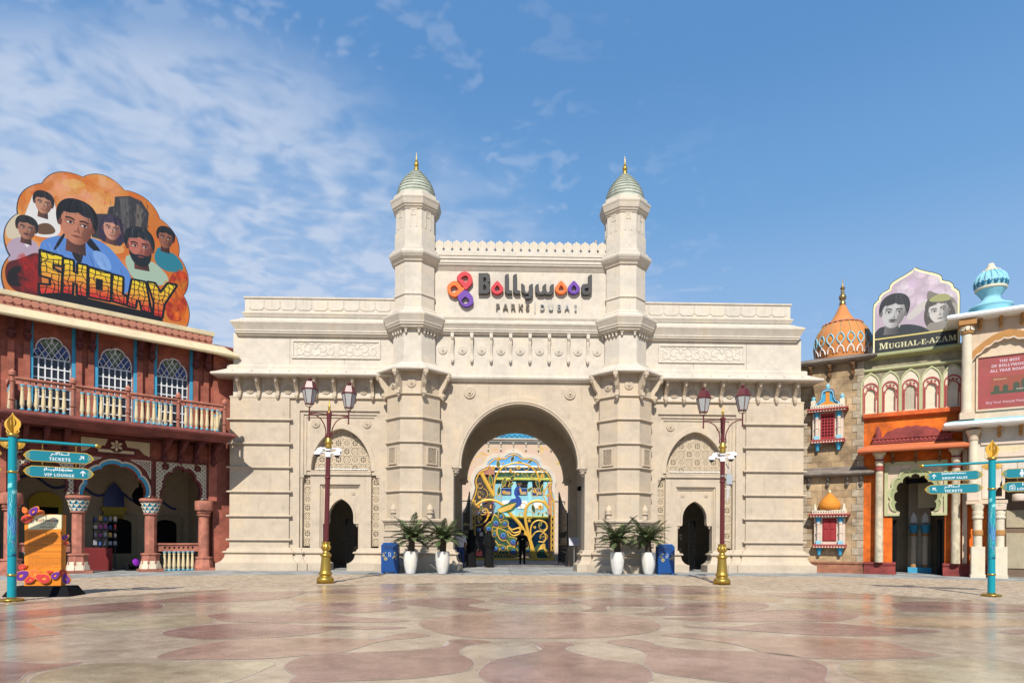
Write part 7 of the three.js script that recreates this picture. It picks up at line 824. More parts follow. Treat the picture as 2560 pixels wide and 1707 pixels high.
  for (const [X, Y, R, a] of [[525, 990, 50, 100], [578, 920, 32, 110], [622, 998, 38, 200], [445, 1055, 46, 70], [605, 1125, 56, 130], [712, 1192, 50, 150], [520, 1270, 48, 95], [602, 1262, 30, 140], [715, 1298, 48, 140], [508, 1115, 26, 80], [872, 1285, 28, 60]]) {
    const [x, y] = pk(X, Y), rz = a * Math.PI / 180, drop = (k) => { const p = []; for (let i = 0; i < 22; i++) { const q = i / 22 * Math.PI * 2, s = Math.cos(q) > 0 ? 1 + 0.75 * Math.pow(Math.cos(q), 3) : 1; p.push([R * 1.12 * k * u * s * Math.cos(q), R * 1.05 * k * u * Math.sin(q)]); } return p; };
    const f = P('tail_feather', mv(ext(poly(drop(1)), 0.035, 0), x, y, 0, 0, rz), G); P('feather_vane', mv(ext(poly(drop(0.84)), 0.045, 0), x, y, 0, 0, rz), grn, f); const d = (rr, oy, m, z) => P('feather_eye', mv(lathe([[R * u * rr, 0], [R * u * rr, 0.01], [0, 0.012]], 16), x, y + oy * R * u, z, 0, 0, Math.PI / 2), m, f); d(0.62, -0.08, pur, 0.045); d(0.42, 0.06, tea, 0.056); d(0.27, 0.06, blu, 0.067);
  }
  for (const [a, b, c] of [[640, 1050, 0], [660, 1085, 1], [650, 1115, 2]]) P('plume', br([[a, b - 40], [a + 60, b + 10], [a + 120, b - 5], [790, 1050 + c * 14], [770, 1030]], 7, 0.02), G);
  const bird = P('peacock_body', [ext(poly([[770, 592], [795, 605], [800, 640], [788, 668], [782, 640], [770, 622], [752, 628], [745, 655], [762, 695], [790, 725], [802, 760], [780, 805], [730, 830], [670, 812], [655, 775], [690, 735], [745, 722], [722, 680], [720, 640], [738, 605]].map(([X, Y]) => pk(X, Y))), 0.08, -0.02, 0.012)], blu);
  P('wing', ext(poly([[750, 770], [720, 850], [650, 880], [560, 870], [530, 850], [620, 790], [690, 765]].map(([X, Y]) => pk(X, Y)).reverse()), 0.09, -0.02, 0.008), grn, bird); for (let k = 0; k < 5; k++) P('wing_quill', br([[740 - k * 12, 780 + k * 14], [670 - k * 8, 800 + k * 14], [590, 830 + k * 10], [540 + k * 6, 850 + k * 6]], 4, 0.08), G, bird);
  P('beak', ext(poly([[780, 600], [800, 640], [785, 672], [776, 630]].map(([X, Y]) => pk(X, Y))), 0.1, -0.025), G, bird); for (let k = -2; k <= 2; k++) P('crest_feather', [br([[775, 595], [778 + k * 10, 565]], 2, 0.02), mv(ball(5 * u, 0, 0, 0, 1, 1, 0.5, 6), ...pk(778 + k * 11, 560), 0.02)], brn, bird);
}
// blue pavilion far behind
{
  const Z = -21, k = (C) => (camera.position.z - Z) / (camera.position.z - WZ), b = thing('blue_pavilion', 'pale blue building with yellow bands and dark windows seen through the peacock gate', 'building', [0, 0, Z]), X = (x) => camera.position.x + (pk(x, 0)[0] - camera.position.x) * k(), Y = (y) => 1.2 + (pk(0, y)[1] - 1.2) * k(), P = (n, g, m, par = b) => part(n, g, m, par), R = (x0, x1, y0, y1, z0, z1) => box(X(x0), X(x1), Y(y1), Y(y0), z0, z1);
  const w = P('wall', R(505, 1400, 430, 950, -0.5, 0), paint([0.27, 0.58, 0.70])); P('base_wall', R(505, 1400, 945, 1400, -0.5, 0.02), paint([0.08, 0.28, 0.46]));
  P('cornice', [R(505, 1400, 495, 520, 0, 0.3)], paint([0.62, 0.62, 0.12]), w); P('waist_band', [R(505, 1400, 912, 945, 0, 0.3)], paint([0.70, 0.62, 0.10]), w); P('upper_band', [R(300, 1400, 425, 440, -0.2, 0.4)], M.white, w); P('upper_band', [R(300, 1400, 368, 385, -0.2, 0.45)], M.white, w); P('roof', [R(300, 1400, 200, 425, -0.5, -0.1)], paint([0.10, 0.36, 0.72]), w); P('roof_ridge', R(300, 1400, 40, 215, -1, -0.3), paint([0.30, 0.62, 0.78]), w);
  for (const [a, c] of [[580, 690], [750, 865], [920, 1032]]) { const f = P('window', R(a, c, 545, 600, 0.0, 0.05), M.glassDark, b); P('window', R(a, c, 612, 682, 0, 0.04), M.navy, b); P('blind', R(a + 40, c - 10, 645, 678, 0.04, 0.07), paint([0.5, 0.36, 0.2]), f); P('pilaster', R(c + 8, c + 50, 525, 910, 0, 0.15), paint([0.34, 0.72, 0.82]), w); }
  for (const [a, c] of [[590, 690], [760, 865], [940, 1030]]) P('white_panel', R(a, c, 745, 830, 0, 0.05), M.white, w);
  P('round_arch', ext(poly(arcPts(0.85, 0, 2.4, 16, X(800))), 0.1, 0.0), paint([0.30, 0.22, 0.20]), b); P('arch_trim', ext(poly([...arcPts(0.98, 0, 2.55, 16, X(800)), ...arcPts(0.86, 0, 2.42, 16, X(800)).reverse()]), 0.12, 0.01), M.navy, b);
  const sh = thing('snack_kiosk', 'dark kiosk with small bright goods beside the blue building', 'kiosk', [0, 0, Z]), r = rng(8); part('stall', R(150, 500, 440, 1400, -0.6, 0.4), paint([0.06, 0.045, 0.04]), sh); part('fascia', R(150, 505, 380, 470, 0.3, 0.55), M.terracotta, sh); const cs = [[0.5, 0.08, 0.05], [0.25, 0.06, 0.35], [0.6, 0.5, 0.4], [0.65, 0.25, 0.05], [0.1, 0.2, 0.5]].map((c) => plain(c, 0.5)); for (let i = 0; i < 26; i++) { const a = 300 + r() * 190, y = 720 + r() * 380; part('product', R(a, a + 14 + r() * 26, y, y + 14 + r() * 30, 0.4, 0.5), cs[Math.floor(r() * 5)], sh); }
  const gw = thing('red_tower', 'salmon tower edge beside the blue pavilion', 'building', [0, 0, Z]); part('wall', R(1092, 1130, 560, 1400, 0.1, 0.5), paint([0.62, 0.26, 0.18]), gw); part('cap', R(1086, 1136, 545, 562, 0.1, 0.55), M.creamPale, gw);
  const hd = thing('clipped_hedge', 'bright green clipped hedge wall at the far side', 'hedge', [0, 0, -19]); part('foliage', [box(3.3, 4.6, 2.6, 4.9, -0.4, 0)], paint([0.16, 0.34, 0.05], { map: mottleStrong, bump: 0.05 }), hd); part('wall_base', box(3.25, 4.65, 0, 2.6, -0.4, 0.05), M.navy, hd);
}
// wrought-iron gate leaves standing open in the passage
for (const s of [-1, 1]) {
  const g = thing('iron_gate', s < 0 ? 'open black wrought-iron gate leaf behind the women' : 'open black wrought-iron gate leaf beside the small notice', 'gate', [s * 2.47, 0, -4.9], s > 0 ? Math.PI / 2 + 0.02 : Math.PI / 2 - 0.03, 'gate leaves in the passage'), W = 3.5, topY = (x) => 2.55 + 1.25 * Math.pow(x / W, 1.6);
  part('frame', [box(-0.03, 0.03, 0.04, topY(0), -0.03, 0.03), box(W - 0.03, W + 0.03, 0.04, topY(W), -0.03, 0.03), box(0, W, 0.1, 0.18, -0.025, 0.025), box(0, W, 1.0, 1.06, -0.025, 0.025), box(0, W, 2.0, 2.06, -0.025, 0.025), tube(Array.from({ length: 12 }, (_, i) => [i / 11 * W, topY(i / 11 * W), 0]), 0.03, 30, 6)], M.iron, g);
  for (let i = 1; i < 15; i++) { const x = i * W / 15; part('bar', box(x - 0.012, x + 0.012, 0.12, topY(x) + 0.12, -0.012, 0.012), M.iron, g); }
  part('lattice', lattice(() => true, 0.03, W - 0.03, 0.18, 1.0, 0.16, 0.016, 0.016, -0.008), M.iron, g);
  for (let i = 0; i < 10; i++) { const x = 0.2 + i * 0.34; part('scroll', tube(Array.from({ length: 12 }, (_, k) => { const a = k / 11 * 6.5, R = 0.15 * (1 - k / 16); return [x + R * Math.cos(a), 1.5 + R * 1.6 * Math.sin(a), 0]; }), 0.012, 20, 4), M.iron, g); }
}
// ---------- lettering and emblem fixed on the gate ----------
const ribbonLoop = (L, W, hx, hy, hr, tail) => {                  // pointed loop: drop outline with an eye-shaped opening
  const p = []; for (let i = 0; i <= 24; i++) { const a = -Math.PI * 0.75 + i / 24 * Math.PI * 1.5, c = W / 2; p.push([c * Math.cos(a), c * Math.sin(a)]); } p.push([-L + W / 2, 0]); return p; };
{
  const s = thing('logo_sign', 'red, orange and purple looped emblem with raised lettering on the gate wall', 'sign', [0, 0, 0.105]);
  const q = (X, Y) => [(X - 1264) / 264.4, 11.78 - (Y - 105 - (X - 825) * 0.017) / 272], D = 0.12, P = (n, pts, m, holes = [], par = s) => { const sh = poly(pts.map((p) => q(...p))); for (const h of holes) hole(sh, h.map((p) => q(...p))); return part(n, ext(sh, D, 0.03, 0.012, 8), m, par); };
  const sm = (pts, n = 6) => new THREE.CatmullRomCurve3(pts.map((p) => V3(p[0], p[1], 0)), true, 'catmullrom', 0.35).getPoints(pts.length * n).map((p) => [p.x, p.y]);
  P('emblem_loop', sm([[690, 275], [625, 200], [598, 160], [610, 125], [650, 92], [690, 88], [735, 115], [757, 165], [755, 205], [715, 255]]), M.letterRed, [sm([[672, 180], [640, 165], [655, 140], [690, 128], [715, 150], [705, 180], [685, 200]])]);
  P('emblem_loop', sm([[678, 268], [600, 345], [565, 352], [520, 325], [498, 262], [510, 225], [550, 192], [590, 190], [625, 220], [650, 255]]), M.letterOrange, [sm([[612, 275], [570, 310], [540, 305], [530, 270], [545, 242], [580, 235], [605, 262]])]);
  P('emblem_loop', sm([[672, 288], [700, 290], [745, 335], [765, 375], [762, 425], [725, 455], [690, 462], [650, 440], [615, 385], [610, 345], [640, 310]]), M.letterPurple, [sm([[685, 355], [720, 385], [728, 405], [705, 425], [675, 430], [650, 415], [645, 395], [660, 375]])]);
  P('letter_b', [[826, 103], [915, 103], [938, 118], [940, 190], [918, 208], [940, 225], [940, 295], [915, 322], [826, 322]], M.letterGrey, [[[872, 150], [902, 150], [902, 180], [885, 200], [872, 190]], [[872, 235], [885, 222], [904, 250], [904, 282], [872, 282]]]);
  const drop = (X, m) => P('letter_o', sm([[X, 188], [X + 38, 228], [X + 60, 260], [X + 58, 292], [X + 25, 322], [X, 326], [X - 25, 322], [X - 58, 292], [X - 60, 260], [X - 38, 228]], 4), m, [sm([[X, 232], [X + 24, 262], [X + 24, 285], [X, 298], [X - 24, 285], [X - 24, 262]], 4)]);
  drop(1019, M.letterRed);
  for (const X of [1101, 1187]) P('letter_l', [[X, 130], [X + 12, 118], [X + 35, 110], [X + 35, 275], [X + 50, 290], [X + 72, 294], [X + 72, 325], [X + 25, 325], [X, 300]], M.letterGrey);
  P('letter_y', [[1272, 216], [1290, 222], [1305, 240], [1305, 290], [1330, 318], [1355, 290], [1355, 240], [1370, 225], [1390, 218], [1390, 345], [1370, 375], [1345, 382], [1316, 382], [1316, 352], [1350, 350], [1355, 330], [1310, 330], [1275, 300]], M.letterGrey);
  P('letter_w', [[1420, 245], [1430, 228], [1452, 220], [1452, 285], [1475, 315], [1497, 290], [1497, 245], [1510, 228], [1530, 220], [1530, 285], [1553, 318], [1575, 290], [1575, 245], [1590, 228], [1610, 222], [1610, 300], [1585, 334], [1530, 334], [1515, 322], [1500, 334], [1450, 334], [1420, 300]], M.letterGrey);
  drop(1690, M.letterOrange); drop(1824, M.letterPurple);
  P('letter_d', [[1905, 250], [1920, 225], [1978, 218], [1978, 140], [1990, 128], [2012, 120], [2012, 305], [1985, 336], [1930, 336], [1905, 305]], M.letterGrey, [[[1936, 268], [1978, 262], [1978, 290], [1958, 308], [1940, 298]]]);
}
const fontB = await new FontLoader().loadAsync('fonts/droid/droid_sans_bold.typeface.json'), fontR = await new FontLoader().loadAsync('fonts/droid/droid_sans_regular.typeface.json');
{
  const s = thing('tagline_letters', 'small raised capitals in brown and silver under the emblem sign', 'sign', [0, 0, 0.105]);
  const put = (ch, x, f, m, size = 0.235) => part('letter', fin(new TextGeometry(ch, { font: f, size, depth: 0.08, curveSegments: 4, bevelEnabled: false }).translate(x, 10.385, 0.02)), m, s);
  'PARKS'.split('').forEach((c, i) => put(c, -1.0 + i * 0.30, fontB, plain([0.10, 0.075, 0.05], 0.5))); part('divider', box(0.565, 0.59, 10.30, 10.72, 0.02, 0.09), M.letterSilver, s); 'DUBAI'.split('').forEach((c, i) => put(c, [0.76, 1.10, 1.44, 1.76, 2.15][i], fontR, M.letterSilver));
}
// ---------- street lamps ----------
function buildLamp(label, pos, turn, lean) {
  const o = thing('street_lamp', label, 'street lamp', pos, turn, 'lamps in front of the gate'); o.rotation.z = lean;
  const P = (n, g, m, par = o) => part(n, g, m, par), gold = M.gold;
  P('base', [lathe([[0, 0], [0.235, 0], [0.235, 0.11], [0.22, 0.14], [0.185, 0.18], [0.15, 0.205], [0.15, 0.22], [0.175, 0.24], [0.185, 0.275], [0.17, 0.31], [0.145, 0.325], [0.145, 0.35], [0.14, 0.40], [0.118, 0.72], [0.118, 0.74], [0.15, 0.755], [0.155, 0.785], [0.135, 0.815], [0.095, 0.85], [0.075, 0.88], [0.075, 0.90]], 28)], gold);
  const bud = [lathe([[0.07, 0.895], [0.10, 0.93], [0.112, 0.98], [0.10, 1.05], [0.075, 1.10], [0.09, 1.14], [0.085, 1.15], [0.0, 1.15]], 20)]; for (let k = 0; k < 8; k++) { const a = k * 0.785; bud.push(tube([[0.085 * Math.sin(a), 0.92, 0.085 * Math.cos(a)], [0.125 * Math.sin(a), 0.99, 0.125 * Math.cos(a)], [0.09 * Math.sin(a), 1.09, 0.09 * Math.cos(a)], [0.10 * Math.sin(a), 1.15, 0.10 * Math.cos(a)]], 0.016, 10, 5)); } P('bud', bud, gold);
  const fl = []; for (let k = 0; k < 24; k++) { const a = k / 24 * Math.PI * 2, r = k % 2 ? 0.066 : 0.058; fl.push([r * Math.sin(a), r * Math.cos(a)]); } const pole = ext(poly(fl), 2.62, 0); pole.rotateX(-Math.PI / 2); P('pole', [uvm(pole).translate(0, 1.14, 0), lathe([[0.06, 2.90], [0.085, 2.91], [0.085, 2.94], [0.06, 2.95]], 18)], M.burgundy);
  P('collar', lathe([[0.06, 3.74], [0.09, 3.76], [0.085, 3.82], [0.075, 3.86], [0.12, 3.90], [0.115, 3.93], [0.08, 3.95], [0.085, 4.02], [0.05, 4.03]], 20), gold);
  P('upper_pole', [lathe([[0.055, 4.02], [0.05, 4.2], [0.062, 4.5], [0.07, 4.70], [0.08, 4.74], [0, 4.75]], 16)], M.burgundy); P('spire', lathe([[0.045, 4.74], [0.035, 4.78], [0.03, 4.90], [0.045, 4.92], [0.02, 4.95], [0.008, 5.10], [0, 5.11]], 12), gold);
  for (const s of [-1, 1]) {
    P('arm', [rod([0, 4.69, 0], [s * 0.53, 4.69, 0], 0.017), tube([[s * 0.07, 4.12, 0], [s * 0.10, 4.32, 0], [s * 0.22, 4.54, 0], [s * 0.38, 4.64, 0], [s * 0.53, 4.655, 0]], 0.017, 24, 6), tube([[s * 0.06, 4.0, 0.01], [s * 0.085, 4.06, 0.01], [s * 0.075, 4.16, 0.01]], 0.02, 8, 6), rod([s * 0.53, 4.52, 0], [s * 0.53, 4.86, 0], 0.02), ball(0.026, s * 0.53, 4.50, 0, 1, 1.6, 1), rod([0, 4.66, s * 0.02], [0, 4.66, s * 0.17], 0.013), rod([0, 4.44, s * 0.17], [0, 4.80, s * 0.17], 0.017, 0.017), ball(0.022, 0, 4.42, s * 0.17, 1, 1.8, 1)], M.burgundy);
    const x = s * 0.53, hexR = (r, y, ph = 0.26) => Array.from({ length: 6 }, (_, k) => [x + r * Math.sin(k * Math.PI / 3 + ph), y, r * Math.cos(k * Math.PI / 3 + ph)]);
    const lo = hexR(0.115, 4.93), hi = hexR(0.205, 5.32), fr = []; for (let k = 0; k < 6; k++) { fr.push(rod(lo[k], hi[k], 0.011), rod(lo[k], lo[(k + 1) % 6], 0.012), rod(hi[k], hi[(k + 1) % 6], 0.013)); if (k % 2 === 0) fr.push(tube([[x, 4.84, 0], [lerp(x, lo[k][0], 0.7), 4.87, lo[k][2] * 0.7], lo[k]], 0.01, 8, 5)); }
    const ln = P('lantern', fr, M.burgundy); const tri = (a, b, c, d) => { const g = new THREE.BufferGeometry(); g.setAttribute('position', new THREE.Float32BufferAttribute([...a, ...b, ...c, ...a, ...c, ...d], 3)); g.computeVertexNormals(); return uvm(g); };
    for (let k = 0; k < 6; k++) P('lantern_pane', tri(lo[k], lo[(k + 1) % 6], hi[(k + 1) % 6], hi[k]), M.lampGlass, ln);
    P('lantern_floor', cyl(0.11, 0.11, 4.92, 4.935, x, 0, 6), M.burgundy, ln);
    P('lantern_roof', [lathe([[0.222, 5.315], [0.225, 5.335], [0.205, 5.345], [0.135, 5.53], [0.09, 5.555], [0, 5.56]], 6, 0, 0, 0, false)].map((g) => mv(g.rotateY(0.26), x, 0, 0)), M.burgundy, ln); P('lantern_knob', lathe([[0.03, 5.55], [0.025, 5.58], [0.055, 5.60], [0.06, 5.62], [0.03, 5.645], [0.02, 5.67], [0, 5.68]], 12, x, 0, 0), M.burgundy, ln);
  }
  return o;
}
buildLamp('gold-footed twin lantern lamp post standing before the wing next to the red building', [-5.63, 0, 7.73], 0.38, -0.017);
buildLamp('gold-footed twin lantern lamp post with grey box before the wing by the stone tower', [5.55, 0, 7.51], -0.30, 0);
for (const [label, p, turn, box2] of [['cluster of white dome cameras on the lamp post nearer the red building', [-5.57, 3.62, 7.73], 0.38, false], ['cluster of white dome cameras and grey box on the lamp post nearer the stone tower', [5.55, 3.62, 7.51], -0.30, true]]) {
  const c = thing('camera_cluster', label, 'security camera', p, turn, 'camera clusters on the lamps'), wp = plain([0.82, 0.82, 0.82], 0.4), hood = merge([lathe([[0, 0.10], [0.05, 0.10], [0.085, 0.07], [0.10, 0.03], [0.10, 0], [0.085, -0.01]], 16)]), eye = lathe([[0.075, -0.005], [0.06, -0.045], [0.03, -0.065], [0, -0.07]], 14);
  part('clamp', [lathe([[0.07, -0.12], [0.078, -0.12], [0.078, 0.02], [0.07, 0.02]], 18), lathe([[0.07, 0.06], [0.078, 0.06], [0.078, 0.10], [0.07, 0.10]], 18)], wp, c);
  for (const [x, y, z] of [[-0.30, -0.08, 0.14], [-0.20, 0.05, -0.18], [0.30, 0.05, -0.10], [0.22, -0.08, 0.18]]) { part('bracket', rod([0.05 * Math.sign(x), y + 0.06, 0], [x, y + 0.10, z], 0.022), wp, c); const h = piece('camera_hood', hood, wp, c, x, y, z); piece('camera_dome', eye, M.glassDark, h, 0, 0, 0); }
  if (box2) { part('junction_box', [cbox(0.10, 0.26, -0.78, -0.50, -0.06, 0.06, 0.01)], plain([0.30, 0.33, 0.36], 0.5), c); part('conduit', [tube([[0.14, -0.5, 0], [0.16, -0.35, 0], [0.10, -0.2, 0.03], [0.07, -0.15, 0]], 0.015, 14, 5), box(0.12, 0.145, -1.25, -0.78, -0.02, 0.02), box(0.16, 0.185, -1.15, -0.78, -0.02, 0.02)], plain([0.45, 0.46, 0.48], 0.5), c); part('strap', lathe([[0.068, -0.55], [0.075, -0.55], [0.075, -0.52], [0.068, -0.52]], 16), M.letterSilver, c); }
}
// ---------- signposts ----------
const ARAB = {                                                   // hand-drawn strokes of the Arabic lines, in a 0..1 wide, 0..1 high box
  tickets: [[[0.0, 0.95], [0.06, 0.75], [0.08, 0.45]], [[0.12, 0.62], [0.36, 0.62], [0.34, 0.32], [0.26, 0.26], [0.44, 0.05]], [[0.46, 0.62], [0.46, 0.08]], [[0.52, 0.62], [0.66, 0.62], [0.60, 0.38]], [[0.66, 0.62], [0.97, 0.62], [1.0, 0.30]]],
  dots: { tickets: [[0.58, 0.16], [0.95, 0.1], [1.0, 0.1]] },
};
function arabic(g, x, y, w, h, words, seed) {                    // connected cursive line with dots above and below
  const r = rng(seed); g.lineCap = 'round'; g.lineJoin = 'round'; g.lineWidth = h * 0.15; const n = words; let u = x + w;
  for (let k = 0; k < n; k++) { const ww = w / n * 0.9, base = y + h * 0.62; g.beginPath(); g.moveTo(u, base - h * 0.2); g.lineTo(u, base); let v = u; while (v > u - ww) { const st = h * (0.22 + r() * 0.2), t = r(); v -= st; if (t < 0.3) { g.lineTo(v, base); g.lineTo(v, base - h * 0.55); g.moveTo(v, base); } else if (t < 0.6) { g.lineTo(v + st * 0.4, base); g.lineTo(v + st * 0.2, base - h * 0.28); g.lineTo(v, base); } else if (t < 0.8) { g.lineTo(v, base); g.arc(v + st * 0.3, base - h * 0.1, h * 0.11, 0, 6.2); g.moveTo(v, base); } else { g.lineTo(v, base); g.moveTo(v, base); } } g.lineTo(v, base + h * 0.28); g.stroke(); for (let d = 0; d < 4; d++) { g.beginPath(); g.arc(u - r() * ww, r() < 0.6 ? y + h * 0.06 : y + h * 0.92, h * 0.07, 0, 7); g.fill(); } u -= w / n; }
}
function ticketsAr(g, x, y, w, h) { g.lineCap = 'round'; g.lineJoin = 'round'; g.lineWidth = h * 0.16; for (const st of ARAB.tickets) { g.beginPath(); st.forEach(([a, b], i) => (i ? g.lineTo(x + a * w, y + b * h) : g.moveTo(x + a * w, y + b * h))); g.stroke(); } for (const [a, b] of ARAB.dots.tickets) { g.beginPath(); g.arc(x + a * w - 3, y + b * h, h * 0.09, 0, 7); g.fill(); } }
function boardPrint(draw) { return print(760, 170, (g, w, h) => { g.fillStyle = '#0d8b9c'; g.fillRect(0, 0, w, h); g.fillStyle = g.strokeStyle = '#f6f8f8'; draw(g, w, h); g.fillStyle = '#b39a3c'; for (const s of [0, 1]) { for (let k = 0; k < 3; k++) { g.strokeStyle = '#c8b04e'; g.lineWidth = 5; g.beginPath(); g.arc(s ? w + 20 : -20, h / 2, 52 + k * 15, 0, 7); g.stroke(); } g.beginPath(); g.arc(s ? w + 20 : -20, h / 2, 48, 0, 7); g.fill(); } }, 0.4); }
const arrow = (g, x, y, s, a) => { g.save(); g.translate(x, y); g.rotate(a); g.lineWidth = s * 0.2; g.lineCap = 'butt'; g.lineJoin = 'miter'; g.beginPath(); g.moveTo(0, s * 0.55); g.lineTo(0, -s * 0.40); g.stroke(); g.beginPath(); g.moveTo(-s * 0.42, -s * 0.05); g.lineTo(0, -s * 0.5); g.lineTo(s * 0.42, -s * 0.05); g.stroke(); g.restore(); };
const PR = {
  tickets: boardPrint((g, w, h) => { ticketsAr(g, 285, 14, 200, 62); g.font = 'bold 62px sans-serif'; g.textAlign = 'center'; g.fillText('TICKETS', 385, 142); arrow(g, 625, 82, 64, Math.PI / 4); }),
  ticketsBack: boardPrint((g, w, h) => { ticketsAr(g, 260, 14, 200, 62); g.font = 'bold 62px sans-serif'; g.textAlign = 'center'; g.fillText('TICKETS', 380, 142); arrow(g, 130, 84, 64, -Math.PI / 4); }),
  lounge: boardPrint((g, w, h) => { arabic(g, 220, 14, 300, 62, 3, 5); g.font = 'bold 56px sans-serif'; g.textAlign = 'center'; g.fillText('VIP LOUNGE', 380, 142); arrow(g, 640, 84, 70, 0); }),
  group: boardPrint((g, w, h) => { arabic(g, 220, 16, 320, 50, 3, 9); g.font = 'bold 52px sans-serif'; g.textAlign = 'center'; g.fillText('GROUP SALES', 395, 138); arrow(g, 120, 84, 66, 0); }),
  toilets: boardPrint((g, w, h) => { for (const [x, d] of [[250, 1], [320, 0]]) { g.beginPath(); g.arc(x, 38, 15, 0, 7); g.fill(); g.beginPath(); if (d) { g.moveTo(x - 14, 56); g.lineTo(x + 14, 56); g.lineTo(x + 32, 108); g.lineTo(x - 32, 108); } else { g.rect(x - 24, 56, 48, 56); } g.fill(); g.fillRect(x - 14, 104, 11, 46); g.fillRect(x + 3, 104, 11, 46); } }),
  lockers: boardPrint((g, w, h) => { arabic(g, 240, 18, 210, 56, 1, 21); g.font = 'bold 58px sans-serif'; g.textAlign = 'left'; g.fillText('LOCKERS', 190, 142); g.lineWidth = 8; g.strokeRect(105, 72, 62, 62); g.fillRect(124, 92, 24, 24); g.beginPath(); g.moveTo(112, 66); g.lineTo(158, 44); g.stroke(); }),
};
const sleeve = print(512, 1024, (g, w, h) => { g.fillStyle = '#0b9aa8'; g.fillRect(0, 0, w, h); const r = rng(44); g.fillStyle = '#8fe3e0'; g.beginPath(); g.moveTo(0, 110); g.bezierCurveTo(w * 0.4, 90, w * 0.6, 40, w, 0); g.lineTo(w, 60); g.bezierCurveTo(w * 0.7, 100, w * 0.4, 140, 0, 160); g.fill(); for (let i = 0; i < 26; i++) { const x = r() * w, y = 240 + r() * 700; g.fillStyle = ['rgba(70,120,200,0.6)', 'rgba(100,190,220,0.55)', 'rgba(30,80,170,0.5)'][i % 3]; g.beginPath(); g.ellipse(x, y, 20 + r() * 40, 40 + r() * 60, r() * 1.2 - 0.6, 0, 7); g.fill(); } g.lineCap = 'round'; for (let i = 0; i < 90; i++) { let x = r() * w, y = 230 + r() * 740; g.strokeStyle = i % 4 ? 'rgba(190,236,232,0.8)' : 'rgba(206,196,110,0.85)'; g.lineWidth = 3 + r() * 5; g.beginPath(); g.moveTo(x, y); g.bezierCurveTo(x + 20, y - 40, x + 50 - r() * 30, y - 80, x + 40 - r() * 90, y - 130 - r() * 60); g.stroke(); } for (const [x, y] of [[140, 360], [360, 300]]) for (let k = 0; k < 4; k++) { g.strokeStyle = k % 2 ? '#bfe6ea' : '#3a6fc0'; g.lineWidth = 6; g.beginPath(); g.ellipse(x, y, 14 + k * 16, 20 + k * 22, 0.2, 0, 7); g.stroke(); } g.fillStyle = '#0f4f74'; g.beginPath(); g.moveTo(0, h - 30); g.bezierCurveTo(w * 0.4, h - 50, w * 0.6, h - 10, w, h - 5); g.lineTo(w, h); g.lineTo(0, h); g.fill(); }, 0.35);
